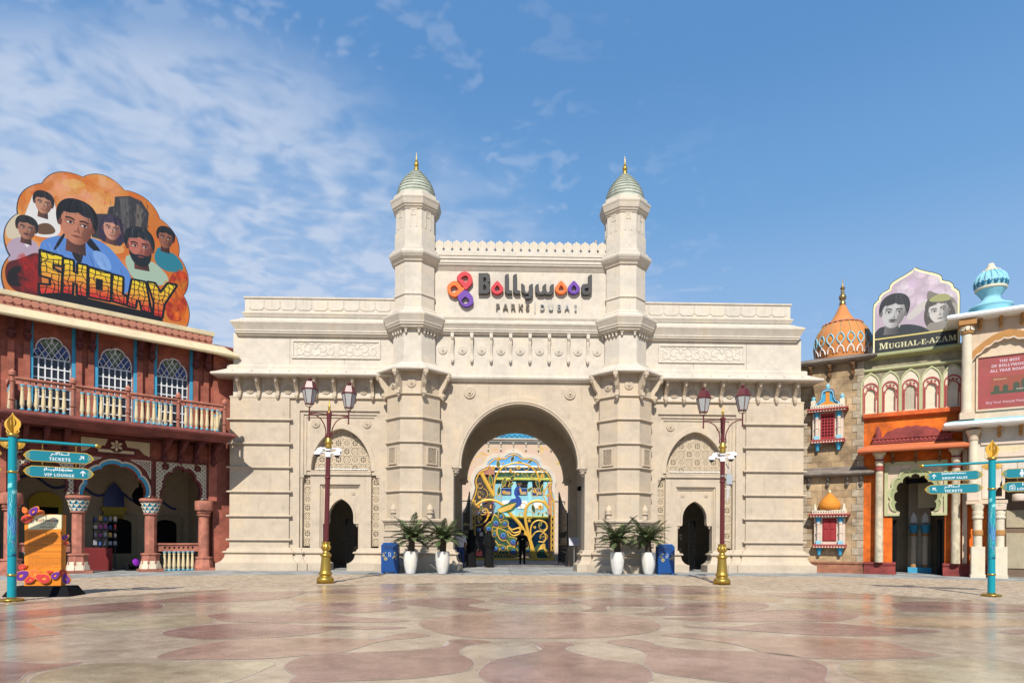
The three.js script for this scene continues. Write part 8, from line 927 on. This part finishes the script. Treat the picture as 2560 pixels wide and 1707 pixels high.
function buildSign(label, pos, turn, boardsR, boardsL) {
  const o = thing('signpost', label, 'signpost', pos, turn, 'teal signposts on the paving'), P = (n, g, m, par = o) => part(n, g, m, par);
  P('foot', lathe([[0, 0], [0.195, 0], [0.195, 0.035], [0.185, 0.05], [0.09, 0.055], [0.085, 0.08], [0, 0.08]], 28), M.gold); P('pole', cyl(0.074, 0.072, 0.05, 0.86, 0, 0, 24), M.teal); P('upper_pole', cyl(0.071, 0.069, 2.25, 3.15, 0, 0, 24), M.teal);
  const sv = new THREE.CylinderGeometry(0.071, 0.074, 1.4, 28, 1, true).translate(0, 1.555, 0); P('patterned_sleeve', fin(sv, true), sleeve);
  for (const y of [0.50, 2.46]) P('ring', lathe([[0.07, y - 0.02], [0.083, y - 0.018], [0.086, y], [0.083, y + 0.018], [0.07, y + 0.02]], 24), M.gold); P('cap', lathe([[0.07, 3.13], [0.095, 3.14], [0.095, 3.18], [0.06, 3.2], [0, 3.2]], 20), M.gold);
  const fin2 = (ry) => { const s = new THREE.Shape(); s.moveTo(0, 0); s.bezierCurveTo(0.06, 0.02, 0.17, 0.10, 0.155, 0.20); s.bezierCurveTo(0.14, 0.28, 0.03, 0.30, 0, 0.40); s.bezierCurveTo(-0.03, 0.30, -0.14, 0.28, -0.155, 0.20); s.bezierCurveTo(-0.17, 0.10, -0.06, 0.02, 0, 0); const h1 = new THREE.Path(); h1.moveTo(0.02, 0.12); h1.bezierCurveTo(0.10, 0.17, 0.09, 0.24, 0.02, 0.30); h1.bezierCurveTo(0.05, 0.24, 0.05, 0.18, 0.02, 0.12); const h2 = new THREE.Path(); h2.moveTo(-0.02, 0.12); h2.bezierCurveTo(-0.10, 0.17, -0.09, 0.24, -0.02, 0.30); h2.bezierCurveTo(-0.05, 0.24, -0.05, 0.18, -0.02, 0.12); s.holes.push(h1, h2); return mv(ext(s, 0.012, -0.006, 0, 6), 0, 3.19, 0, ry); };
  P('lotus_finial', [fin2(-turn), fin2(-turn + Math.PI / 2), ...[-1, 1].map((s) => mv(tube([[0, 3.2, 0], [s * 0.07, 3.2, 0], [s * 0.12, 3.23, 0], [s * 0.10, 3.265, 0], [s * 0.06, 3.25, 0]], 0.012, 14, 5), 0, 0, 0, -turn))], M.goldPaint);
  for (const [s, boards] of [[1, boardsR], [-1, boardsL]]) {
    P('arm', [rod([0, 3.07, 0], [s * 1.34, 3.07, 0], 0.03, 0.028, 14)], M.teal); P('arm_tip', mv(lathe([[0.028, -0.03], [0.042, -0.02], [0.045, 0.03], [0.02, 0.07], [0, 0.08]], 14), s * 1.35, 3.07, 0, 0, -s * Math.PI / 2), M.gold);
    const fan = []; for (let k = 0; k < 5; k++) { const a = -Math.PI / 2 * (k + 0.5) / 5; fan.push(tube([[s * 0.07, 3.03, 0], [s * (0.07 + 0.08 * Math.cos(a) - 0.02 * Math.sin(a)), 3.03 + 0.08 * Math.sin(a), 0], [s * (0.07 + 0.135 * Math.cos(a)), 3.03 + 0.135 * Math.sin(a), 0], [s * (0.07 + 0.085 * Math.cos(a) + 0.02 * Math.sin(a)), 3.03 + 0.08 * Math.sin(a) - 0.02 * Math.cos(a), 0]], 0.008, 12, 4, true)); } P('fan_bracket', fan, M.goldPaint);
    boards.forEach((bp, i) => {
      const y = 2.80 - i * 0.305, x0 = 0.16, x1 = 1.30, h = 0.11, cx = s * (x0 + x1) / 2, shape = (e) => { const a = (x1 - x0) / 2 - e, hh = h - e; return [[-a, 0], [-a + 0.05, hh * 0.62], [-a + 0.13, hh], [a - 0.13, hh], [a - 0.05, hh * 0.62], [a, 0], [a - 0.05, -hh * 0.62], [a - 0.13, -hh], [-a + 0.13, -hh], [-a + 0.05, -hh * 0.62]].reverse(); };
      const b = P('sign_board', mv(ext(poly(shape(0)), 0.024, -0.012), cx, y, 0), M.goldPaint); P('sign_face', mv(fitUV(ext(poly(shape(0.012)), 0.032, -0.016), -0.56, -0.115, 1.12, 0.23), cx, y, 0), bp, b);
      for (const q of [-0.27, 0.27]) { const ch = []; const top = i ? 2.80 - h : 3.045, bot = y + h, n = Math.max(3, Math.round((top - bot) / 0.03)); for (let k = 0; k < n; k++) { const g = fin(new THREE.TorusGeometry(0.014, 0.004, 5, 10)); ch.push(mv(g.scale(0.75, 1.25, 1), cx + q, bot + (k + 0.5) * (top - bot) / n, 0, (k % 2) * Math.PI / 2)); } P('chain', ch, M.gold, b); }
    });
  }
  return o;
}
buildSign('teal signpost with hanging ticket and lounge boards next to the orange notice', [-10.09, 0, 13.22], 0.56, [PR.tickets, PR.lounge], [PR.ticketsBack, PR.group]);
buildSign('teal signpost with hanging group sales and locker boards before the cream building', [10.5, 0, 11.16], -0.60, [PR.toilets, PR.lockers], [PR.group, PR.ticketsBack]);
// ---------- orange notice totem ----------
{
  const o = thing('notice_board', 'orange printed notice stand with petal cut-outs on a black plinth', 'notice board', [-10.33, 0, 11.98], 0.12), P = (n, g, m, par = o) => part(n, g, m, par);
  P('plinth', sweep([[0.10, 0], [0.10, 0.02], [0, 0.205], [-0.2, 0.21]], [[-0.53, -0.22], [-0.53, 0.22], [0.53, 0.22], [0.53, -0.22]], true), M.black); P('plinth_top', box(-0.53, 0.53, 0.15, 0.206, -0.22, 0.22), M.black);
  const pr = print(520, 1040, (g, w, h) => { g.fillStyle = '#f58f14'; g.fillRect(0, 0, w, h); g.fillStyle = '#f0e6bd'; g.beginPath(); g.moveTo(40, 30); g.lineTo(w - 30, 10); g.lineTo(w - 40, 220); g.lineTo(50, 235); g.fill(); g.font = 'bold 60px sans-serif'; let x = 140; for (const [c, k] of [['B', '#2a2422'], ['o', '#c52031'], ['ll', '#2a2422'], ['yw', '#2a2422'], ['o', '#e2711d'], ['o', '#6b2a8c'], ['d', '#2a2422']]) { g.fillStyle = k; g.fillText(c, x, 120); x += g.measureText(c).width; } for (const [a, b, k] of [[88, 78, '#c52031'], [74, 108, '#e2711d'], [104, 122, '#6b2a8c']]) { g.strokeStyle = k; g.lineWidth = 9; g.beginPath(); g.ellipse(a, b, 13, 17, 0.7, 0, 7); g.stroke(); } g.fillStyle = '#4a4038'; g.font = 'bold 22px sans-serif'; g.fillText('PARKS | DUBAI', 200, 156); g.font = 'bold 32px sans-serif'; g.fillText('#SPELLBOUND', 200, 205); g.fillStyle = '#5b3208'; const r = rng(2); for (let y = 268; y < 860; y += 17) { const par = Math.floor(y / 50) % 3 === 0; if (r() < 0.12) continue; let u = 48; const end = 48 + (r() < 0.3 ? 120 + r() * 160 : 425); while (u < end) { const l = 10 + r() * 34; g.fillRect(u, y, l, 5); u += l + 6; } } }, 0.5);
  const pan = fitUV(ext(poly([[-0.385, 0.205], [0.385, 0.205], [0.385, 1.70], [-0.385, 1.72]]), 0.05, -0.025, 0), -0.385, 0.205, 0.77, 1.515); P('panel', pan, pr);
  const petal = (x, y, s, rz, m, z) => { const drop = (k) => { const a = []; for (let i = 0; i < 20; i++) { const q = i / 20 * Math.PI * 2, e = Math.cos(q) > 0.5 ? 1 + 0.5 * (Math.cos(q) - 0.5) * 2 : 1; a.push([s * k * e * Math.cos(q) * 1.05, s * k * Math.sin(q) * 0.9]); } return a; }; const f = P('petal_backing', mv(ext(poly(drop(1.14)), 0.03, 0), x, y, z, 0, rz), plain([0.80, 0.24, 0.03], 0.5)); P('petal', mv(ext(hole(poly(drop(1)), drop(0.34).reverse()), 0.012, 0), x, y, z + 0.03, 0, rz), m, f); };
  const pu = plain([0.10, 0.015, 0.22], 0.5), rd = plain([0.52, 0.03, 0.03], 0.5), og = plain([0.75, 0.14, 0.02], 0.5);
  [[-0.43, 0.42, 0.13, 0.5, pu], [-0.17, 0.46, 0.12, -0.8, og], [0.02, 0.36, 0.13, 2.8, rd], [0.22, 0.42, 0.09, 0.7, pu], [0.37, 0.48, 0.085, -0.6, rd], [0.44, 0.34, 0.10, 1.8, pu], [-0.25, 0.34, 0.09, 3.6, rd], [-0.41, 0.60, 0.07, 0.4, rd], [0.11, 0.50, 0.045, 0.2, rd], [-0.34, 1.60, 0.10, 0.3, rd], [-0.20, 1.75, 0.10, 0.9, pu], [-0.36, 1.77, 0.06, 2, og], [-0.05, 1.74, 0.055, 2.6, og], [0.40, 1.22, 0.065, 0.6, pu], [0.42, 1.10, 0.045, 0.6, rd]]  .forEach(([x, y, s, a, m], i) => petal(x, y, s * 0.8, a, m, 0.028 + (i % 3) * 0.004));
}
// ---------- litter bins, pots, sago palms ----------
{
  const bp = print(360, 640, (g, w, h) => { g.fillStyle = '#084a90'; g.fillRect(0, 0, w, h); const d = (x, y, s) => { g.strokeStyle = '#dcc04a'; g.lineWidth = s * 0.5; g.lineJoin = 'round'; g.beginPath(); g.moveTo(x, y - s); g.lineTo(x + s, y); g.lineTo(x, y + s); g.lineTo(x - s, y); g.closePath(); g.stroke(); }; for (const [x, y, s] of [[40, 230, 12], [92, 215, 14], [50, 280, 24], [96, 350, 34], [300, 220, 16], [310, 300, 30], [262, 330, 15], [335, 250, 14], [330, 360, 12]]) d(x, y, s); g.strokeStyle = g.fillStyle = '#ffffff'; g.lineWidth = 7; g.beginPath(); g.moveTo(160, 210); g.lineTo(166, 268); g.lineTo(208, 268); g.lineTo(212, 216); g.stroke(); g.beginPath(); g.moveTo(176, 222); g.lineTo(196, 200); g.moveTo(186, 232); g.lineTo(188, 234); g.stroke(); arabic(g, 150, 284, 70, 22, 1, 4); g.fillRect(150, 120, 10, 4); g.fillRect(178, 120, 14, 4); }, 0.4);
  const mk = (label, p, ry) => { const o = thing('litter_bin', label, 'litter bin', p, ry, 'blue bins by the towers'); const sh = [[-0.29, 0.06], [0.29, 0.06], [0.29, 1.02], [0.20, 1.11], [-0.20, 1.11], [-0.29, 1.02]]; part('housing', ext(poly(sh), 0.46, -0.24, 0.012), M.binBlue, o); part('printed_front', fitUV(ext(poly(sh.map(([x, y]) => [x * 0.985, y < 0.1 ? y : y - 0.006])), 0.006, 0.234), -0.29, 0.06, 0.58, 1.05), bp, o); part('slot', cbox(-0.17, 0.17, 0.90, 1.0, 0.236, 0.248, 0.004), plain([0.002, 0.03, 0.12], 0.5), o); for (const x of [-0.25, 0.25]) part('leg', box(x - 0.03, x + 0.03, 0, 0.06, -0.2, 0.22), M.binBlue, o); return o; };
  mk('blue litter bin with yellow diamond print beside the pot nearer the red building', [-4.78, 0, 2.05], 0.0); mk('blue litter bin with yellow diamond print beside the pot nearer the stone tower', [5.38, 0, 1.95], -0.02);
  const potP = [[0, 0], [0.15, 0], [0.165, 0.02], [0.20, 0.14], [0.235, 0.32], [0.255, 0.52], [0.258, 0.70], [0.25, 0.80], [0.24, 0.815], [0.22, 0.815], [0.215, 0.78], [0.20, 0.70]];
  const leafM = new THREE.MeshPhysicalMaterial({ color: col(0.075, 0.11, 0.036), roughness: 0.55, transmission: 0.12, thickness: 0, side: THREE.DoubleSide }), leafM2 = new THREE.MeshPhysicalMaterial({ color: col(0.12, 0.15, 0.055), roughness: 0.55, transmission: 0.12, thickness: 0, side: THREE.DoubleSide });
  const trunkM = paint([0.10, 0.075, 0.05], { map: mottleStrong, bump: 0.01 }), soil = paint([0.09, 0.06, 0.04]);
  function frond(len, rise, droop, seed) {                       // arching rib with two rows of narrow leaflets
    const r = rng(seed), pos = [], N = 34, at = (t) => [len * (t * 0.92), len * (rise * t - droop * t * t), 0.03 * Math.sin(t * 2 + seed)];
    const quad = (a, b, c, d) => pos.push(...a, ...b, ...c, ...a, ...c, ...d);
    for (let i = 0; i < 10; i++) { const a = at(i / 10), b = at((i + 1) / 10), w = 0.009 * (1 - i / 13); quad([a[0], a[1], a[2] - w], [b[0], b[1], b[2] - w], [b[0], b[1] + 0.004, b[2] + w], [a[0], a[1] + 0.004, a[2] + w]); }
    for (let i = 3; i < N; i++) for (const s of [-1, 1]) { const t = i / N, p = at(t), q = at(Math.min(1, t + 0.03)), L = (0.20 * Math.sin(Math.PI * Math.pow(t, 0.7)) + 0.03) * (0.85 + r() * 0.3), dx = q[0] - p[0], dy = q[1] - p[1], l = Math.hypot(dx, dy), fx = dx / l, fy = dy / l, tip = [p[0] + fx * L * 0.72, p[1] + fy * L * 0.72 + L * (0.24 - 0.25 * r()), p[2] + s * L * 0.72], w = 0.014; pos.push(p[0] - fx * w, p[1] - fy * w, p[2], p[0] + fx * w, p[1] + fy * w, p[2], ...tip); const m = [lerp(p[0], tip[0], 0.5), lerp(p[1], tip[1], 0.5) + 0.006, lerp(p[2], tip[2], 0.5)]; pos.push(p[0] - fx * w, p[1] - fy * w, p[2], m[0] + fx * w * 1.3, m[1] + fy * w * 1.3, m[2], ...tip, p[0] + fx * w, p[1] + fy * w, p[2], m[0] - fx * w * 1.3, m[1] - fy * w * 1.3, m[2], ...tip); }
    const g = new THREE.BufferGeometry(); g.setAttribute('position', new THREE.Float32BufferAttribute(pos, 3)); g.computeVertexNormals(); return uvm(g);
  }
  const F = [frond(0.80, 1.35, 0.40, 1), frond(0.88, 1.15, 0.55, 2), frond(0.94, 0.92, 0.62, 3), frond(0.94, 0.70, 0.60, 4), frond(0.90, 0.46, 0.56, 5), frond(0.74, 0.16, 0.50, 6)];
  const spots = [[-3.98, 2.5, 'second pot from the red building', 0.12], [-2.84, 2.46, 'pot beside the arch on the red building side', 0.10], [3.56, 2.15, 'pot beside the arch on the stone tower side', -0.02], [4.72, 2.12, 'pot next to the bin on the stone tower side', -0.05]];
  spots.forEach(([x, z, where, lean], i) => {
    const po = thing('plant_pot', 'tall white tapered planter, ' + ['the one beside the bin on the red building side', 'the one beside the arch and the women', 'the one beside the arch and the small notice', 'the one touching the bin on the stone tower side'][i], 'planter', [x, 0, z], i * 0.7, 'white planters by the towers'); part('body', lathe(potP, 32), M.potWhite, po); part('soil', lathe([[0, 0.76], [0.215, 0.755]], 20), soil, po);
    const pa = thing('sago_palm', 'sago palm growing in the ' + where, 'palm', [x, 0.755, z], 0, 'palms in the white planters'), r = rng(100 + i); const tr = []; for (let k = 0; k <= 12; k++) { const t = k / 12, rr = 0.125 * (1 - 0.22 * t) * (k % 2 ? 1.07 : 0.96); tr.push([rr, t * 0.50]); } const tg = lathe([[0, -0.02], ...tr, [0.03, 0.54], [0, 0.55]], 16); const pp = tg.attributes.position; for (let k = 0; k < pp.count; k++) pp.setX(k, pp.getX(k) + lean * pp.getY(k)); tg.computeVertexNormals(); part('trunk', tg, trunkM, pa);
    for (let k = 0; k < 16; k++) { const a = r() * 6.28, y = 0.05 + r() * 0.42; part('leaf_scar', mv(ball(0.035, 0, 0, 0, 1, 0.5, 0.6, 6), lean * y + 0.115 * Math.sin(a), y, 0.115 * Math.cos(a), a, 0.3), trunkM, pa); }
    const n = 44; for (let k = 0; k < n; k++) { const lvl = Math.min(5, Math.floor(Math.pow(k / n, 0.85) * 5.6)), f = piece('frond', F[lvl], k % 3 ? leafM : leafM2, pa, lean * 0.5, 0.48 - lvl * 0.012, 0, k * 2.4 + r() * 0.4); const sc = 0.86 + r() * 0.22; f.scale.set(sc, sc * (0.85 + r() * 0.3), sc); f.rotation.x = (r() - 0.5) * 0.25; }
  });
}
// ---------- small notice on a post inside the arch ----------
{
  const o = thing('notice_stand', 'small white notice on a thin metal post inside the arch', 'notice', [2.72, 0, -4.2]); part('post', [cyl(0.02, 0.02, 0.02, 1.02, 0, 0, 10), cyl(0.15, 0.14, 0, 0.025, 0, 0, 20)], M.letterSilver, o);
  const m = print(300, 220, (g, w, h) => { g.fillStyle = '#d9d9e4'; g.fillRect(0, 0, w, h); g.fillStyle = '#6a6f8c'; const r = rng(6); g.fillRect(80, 24, 120, 14); for (let y = 56; y < 190; y += 18) { let x = 26; while (x < 260) { const l = 8 + r() * 24; g.fillRect(x, y, l, 6); x += l + 6; } } }, 0.5);
  part('sheet', mv(fitUV(box(-0.24, 0.24, -0.19, 0.19, -0.008, 0.008), -0.24, -0.19, 0.48, 0.38), 0, 1.2, 0.03, 0, 0, -0.25), m, o); part('arm', rod([0.1, 1.12, 0], [0.42, 1.13, 0], 0.012), M.letterSilver, o);
}
// ---------- people (seen from behind, in shade) ----------
function sdfMesh(fn, lo, hi, res, colorOf) {
  const mc = new MarchingCubes(res, new THREE.MeshStandardMaterial(), false, false, 60000); mc.isolation = 0; const S = res, c = lo.map((v, i) => (v + hi[i]) / 2), hs = Math.max(hi[0] - lo[0], hi[1] - lo[1], hi[2] - lo[2]) / 2;
  for (let k = 0; k < S; k++) for (let j = 0; j < S; j++) for (let i = 0; i < S; i++) mc.field[i + j * S + k * S * S] = -fn(c[0] + hs * (i - S / 2) / (S / 2), c[1] + hs * (j - S / 2) / (S / 2), c[2] + hs * (k - S / 2) / (S / 2));
  mc.update(); const n = mc.count, p = new Float32Array(mc.positionArray.slice(0, n * 3)); for (let i = 0; i < n; i++) for (let a = 0; a < 3; a++) p[i * 3 + a] = p[i * 3 + a] * hs + c[a];
  const g = new THREE.BufferGeometry(), N = new Float32Array(n * 3), C = new Float32Array(n * 3), e = 0.006; g.setAttribute('position', new THREE.BufferAttribute(p, 3));
  for (let i = 0; i < n; i++) { const [x, y, z] = [p[i * 3], p[i * 3 + 1], p[i * 3 + 2]], d = V3(fn(x + e, y, z) - fn(x - e, y, z), fn(x, y + e, z) - fn(x, y - e, z), fn(x, y, z + e) - fn(x, y, z - e)).normalize(); N.set([d.x, d.y, d.z], i * 3); C.set(colorOf(x, y, z), i * 3); }
  g.setAttribute('normal', new THREE.BufferAttribute(N, 3)); g.setAttribute('color', new THREE.BufferAttribute(C, 3)); return uvm(g);
}
const smin = (a, b, k) => { const h = Math.max(k - Math.abs(a - b), 0) / k; return Math.min(a, b) - h * h * k * 0.25; };
function cap(x, y, z, a, b, r0, r1, sz = 1) { const pz = z / sz, bx = b[0] - a[0], by = b[1] - a[1], bz = (b[2] - a[2]) / sz, ax = x - a[0], ay = y - a[1], az = pz - a[2] / sz, t = clamp((ax * bx + ay * by + az * bz) / (bx * bx + by * by + bz * bz), 0, 1); return Math.hypot(ax - bx * t, ay - by * t, az - bz * t) - lerp(r0, r1, t); }
const SKIN = [0.30, 0.17, 0.11];
function handGeo(x, y, z, s) {                                    // relaxed hand hanging from the wrist
  const out = [tint(ball(0.042, x, y - 0.05, z, 0.55, 1.2, 1, 8), SKIN)]; [[-0.03, 0.062], [-0.011, 0.075], [0.010, 0.072], [0.029, 0.058]].forEach(([dz, l]) => { out.push(tint(rod([x, y - 0.09, z + dz], [x - s * 0.006, y - 0.09 - l * 0.55, z + dz], 0.0095, 0.009, 6), SKIN), tint(rod([x - s * 0.006, y - 0.09 - l * 0.55, z + dz], [x - s * 0.022, y - 0.09 - l, z + dz], 0.009, 0.007, 6), SKIN)); }); out.push(tint(rod([x, y - 0.035, z + 0.035], [x - s * 0.015, y - 0.085, z + 0.06], 0.011, 0.009, 6), SKIN)); return out;
}
function figure(label, pos, turn, o) {
  const t = thing('person', label, 'person', pos, turn, 'visitors in the passage'), h = o.h, robe = o.robe, stride = o.stride ?? 0.1, dark = [0.012, 0.012, 0.013];
  const J = { hip: [0, 0.93], sh: [0, 1.42] };
  const fn = (x, y, z) => {
    let d = cap(x, y, z, [0, 1.0, 0], [0, 1.36, 0], 0.155, 0.175, 0.66);
    d = smin(d, cap(x, y, z, [-0.16, 1.40, 0], [0.16, 1.40, 0], 0.065, 0.065), 0.10);
    d = smin(d, cap(x, y, z, [0, 1.42, 0], [0, 1.55, -0.01], 0.062, 0.055), 0.05);
    d = smin(d, Math.hypot(x, (y - 1.645) / 1.28, (z + 0.012) / 1.08) - 0.088, 0.03); d = smin(d, cap(x, y, z, [0, 1.63, -0.10], [0, 1.615, -0.118], 0.012, 0.013), 0.02);
    for (const s of [-1, 1]) { const e = s > 0 ? o.armR : o.armL; d = smin(d, cap(x, y, z, [s * 0.195, 1.39, 0], e[0], robe ? 0.075 : 0.058, robe ? 0.07 : 0.046), 0.06); d = smin(d, cap(x, y, z, e[0], e[1], robe ? 0.075 : 0.044, robe ? 0.07 : 0.030), 0.03); if (!robe) { const k = [s * 0.10, 0.50, s * stride * 0.5 - 0.02], f = [s * 0.105, 0.09, s * stride]; d = smin(d, cap(x, y, z, [s * 0.088, 0.92, 0], k, 0.098, 0.066), 0.05); d = smin(d, cap(x, y, z, k, f, 0.066, 0.05), 0.03); d = smin(d, cap(x, y, z, [f[0], 0.055, f[2] + 0.03], [f[0] + s * 0.02, 0.045, f[2] - 0.15], 0.042, 0.036), 0.03); } }
    if (robe) { d = smin(d, cap(x, y, z, [0, 0.10, 0.01], [0, 1.15, 0], 0.235, 0.17, 0.78), 0.12); d = smin(d, cap(x, y, z, [0, 1.28, 0.02], [0, 1.66, 0.015], 0.135, 0.115), 0.08); d = smin(d, cap(x, y, z, [0, 1.05, 0.06], [0, 1.5, 0.05], 0.14, 0.11), 0.08); d = d + 0.006 * Math.sin(Math.atan2(z, x) * 9 + y * 2) * sstep(1.2, 0.3, y); d = Math.max(d, 0.035 - y); }
    return d;
  };
  const colr = (x, y, z) => { if (robe) return (y > 1.55 && y < 1.74 && z < -0.075 && Math.abs(x) < 0.07) ? SKIN : robe; if (y < 0.10) return [0.02, 0.02, 0.022]; if (y < 0.97 && Math.abs(x) < 0.19) return o.pants; if (y > 1.485 && Math.abs(x) < 0.12) return SKIN; if (Math.abs(x) > 0.17 && y < (o.sleeve ?? 1.18)) return SKIN; return o.shirt; };
  let g = sdfMesh(fn, [-0.5, -0.02, -0.5], [0.5, 1.82, 0.5], 88, colr); const hands = [...handGeo(o.armL[1][0], o.armL[1][1], o.armL[1][2], -1), ...handGeo(o.armR[1][0], o.armR[1][1], o.armR[1][2], 1)]; g = merge([g, ...hands]); g.scale(h / 1.76, h / 1.76, h / 1.76); part('body', g, M.vivid, t);
  const k = h / 1.76, face = [ball(0.011 * k, -0.032 * k, 1.655 * k, -0.094 * k), ball(0.011 * k, 0.032 * k, 1.655 * k, -0.094 * k)]; for (const e of face) part('eye', e, M.black, t);
  if (!robe) { part('hair', [fin(new THREE.SphereGeometry(0.097, 18, 10, 0, 6.3, 0, 1.75).scale(1, 1.22, 1.1).rotateX(0.35).translate(0, 1.665, 0.006).scale(k, k, k))], plain([0.012, 0.010, 0.009], 0.7), t); if (o.badge) part('shirt_print', box(-0.04 * k, 0.05 * k, 1.27 * k, 1.30 * k, 0.112 * k, 0.122 * k), M.white, t); }
  else for (const s of [-1, 1]) part('shoe', ball(0.05 * k, s * 0.10 * k, 0.03 * k, 0.05, 0.8, 0.6, 2.2, 8), plain(o.shoe ?? [0.03, 0.03, 0.03], 0.5), t);
  return t;
}
figure('person in black shirt and trousers walking towards the peacock gate', [0.43, 0, -7.5], -0.05, { h: 1.78, shirt: [0.012, 0.012, 0.013], pants: [0.014, 0.014, 0.018], stride: 0.10, badge: true, armL: [[-0.29, 1.13, 0.03], [-0.34, 0.88, -0.04]], armR: [[0.30, 1.13, 0.02], [0.37, 0.90, -0.05]] });
figure('person in a long black robe and pink shoes standing alone in the passage', [-1.24, 0, -3.4], 0.1, { h: 1.66, robe: [0.011, 0.011, 0.012], shoe: [0.55, 0.12, 0.14], armL: [[-0.25, 1.12, 0.0], [-0.19, 0.92, -0.12]], armR: [[0.25, 1.12, 0.0], [0.20, 0.90, -0.10]] });
figure('person in a long black robe holding a dark red handbag', [-2.05, 0, -3.5], -0.25, { h: 1.70, robe: [0.010, 0.010, 0.011], armL: [[-0.25, 1.12, 0.0], [-0.19, 0.92, -0.12]], armR: [[0.29, 1.12, 0.0], [0.34, 0.92, -0.03]] });
figure('person in a white and red shirt and blue trousers half hidden beside the arch jamb', [-2.50, 0, -2.9], 0.4, { h: 1.68, shirt: [0.55, 0.50, 0.52], pants: [0.03, 0.05, 0.14], stride: 0.06, armL: [[-0.27, 1.13, 0.02], [-0.27, 0.90, -0.06]], armR: [[0.27, 1.13, 0.02], [0.26, 0.92, -0.12]] });
{ const b = thing('handbag', 'dark red handbag hanging from the robed person\'s hand', 'handbag', [-1.70, 0.52, -3.62], -0.25); part('bag_body', ext(poly([[-0.14, 0], [0.14, 0], [0.12, 0.20], [-0.12, 0.20]]), 0.09, -0.045, 0.015), plain([0.06, 0.008, 0.01], 0.4), b); part('handle', tube([[-0.08, 0.2, 0], [-0.06, 0.29, 0], [0.0, 0.325, 0], [0.06, 0.29, 0], [0.08, 0.2, 0]], 0.009, 16, 6), plain([0.06, 0.008, 0.01], 0.4), b); }
renderer.render(scene, camera);
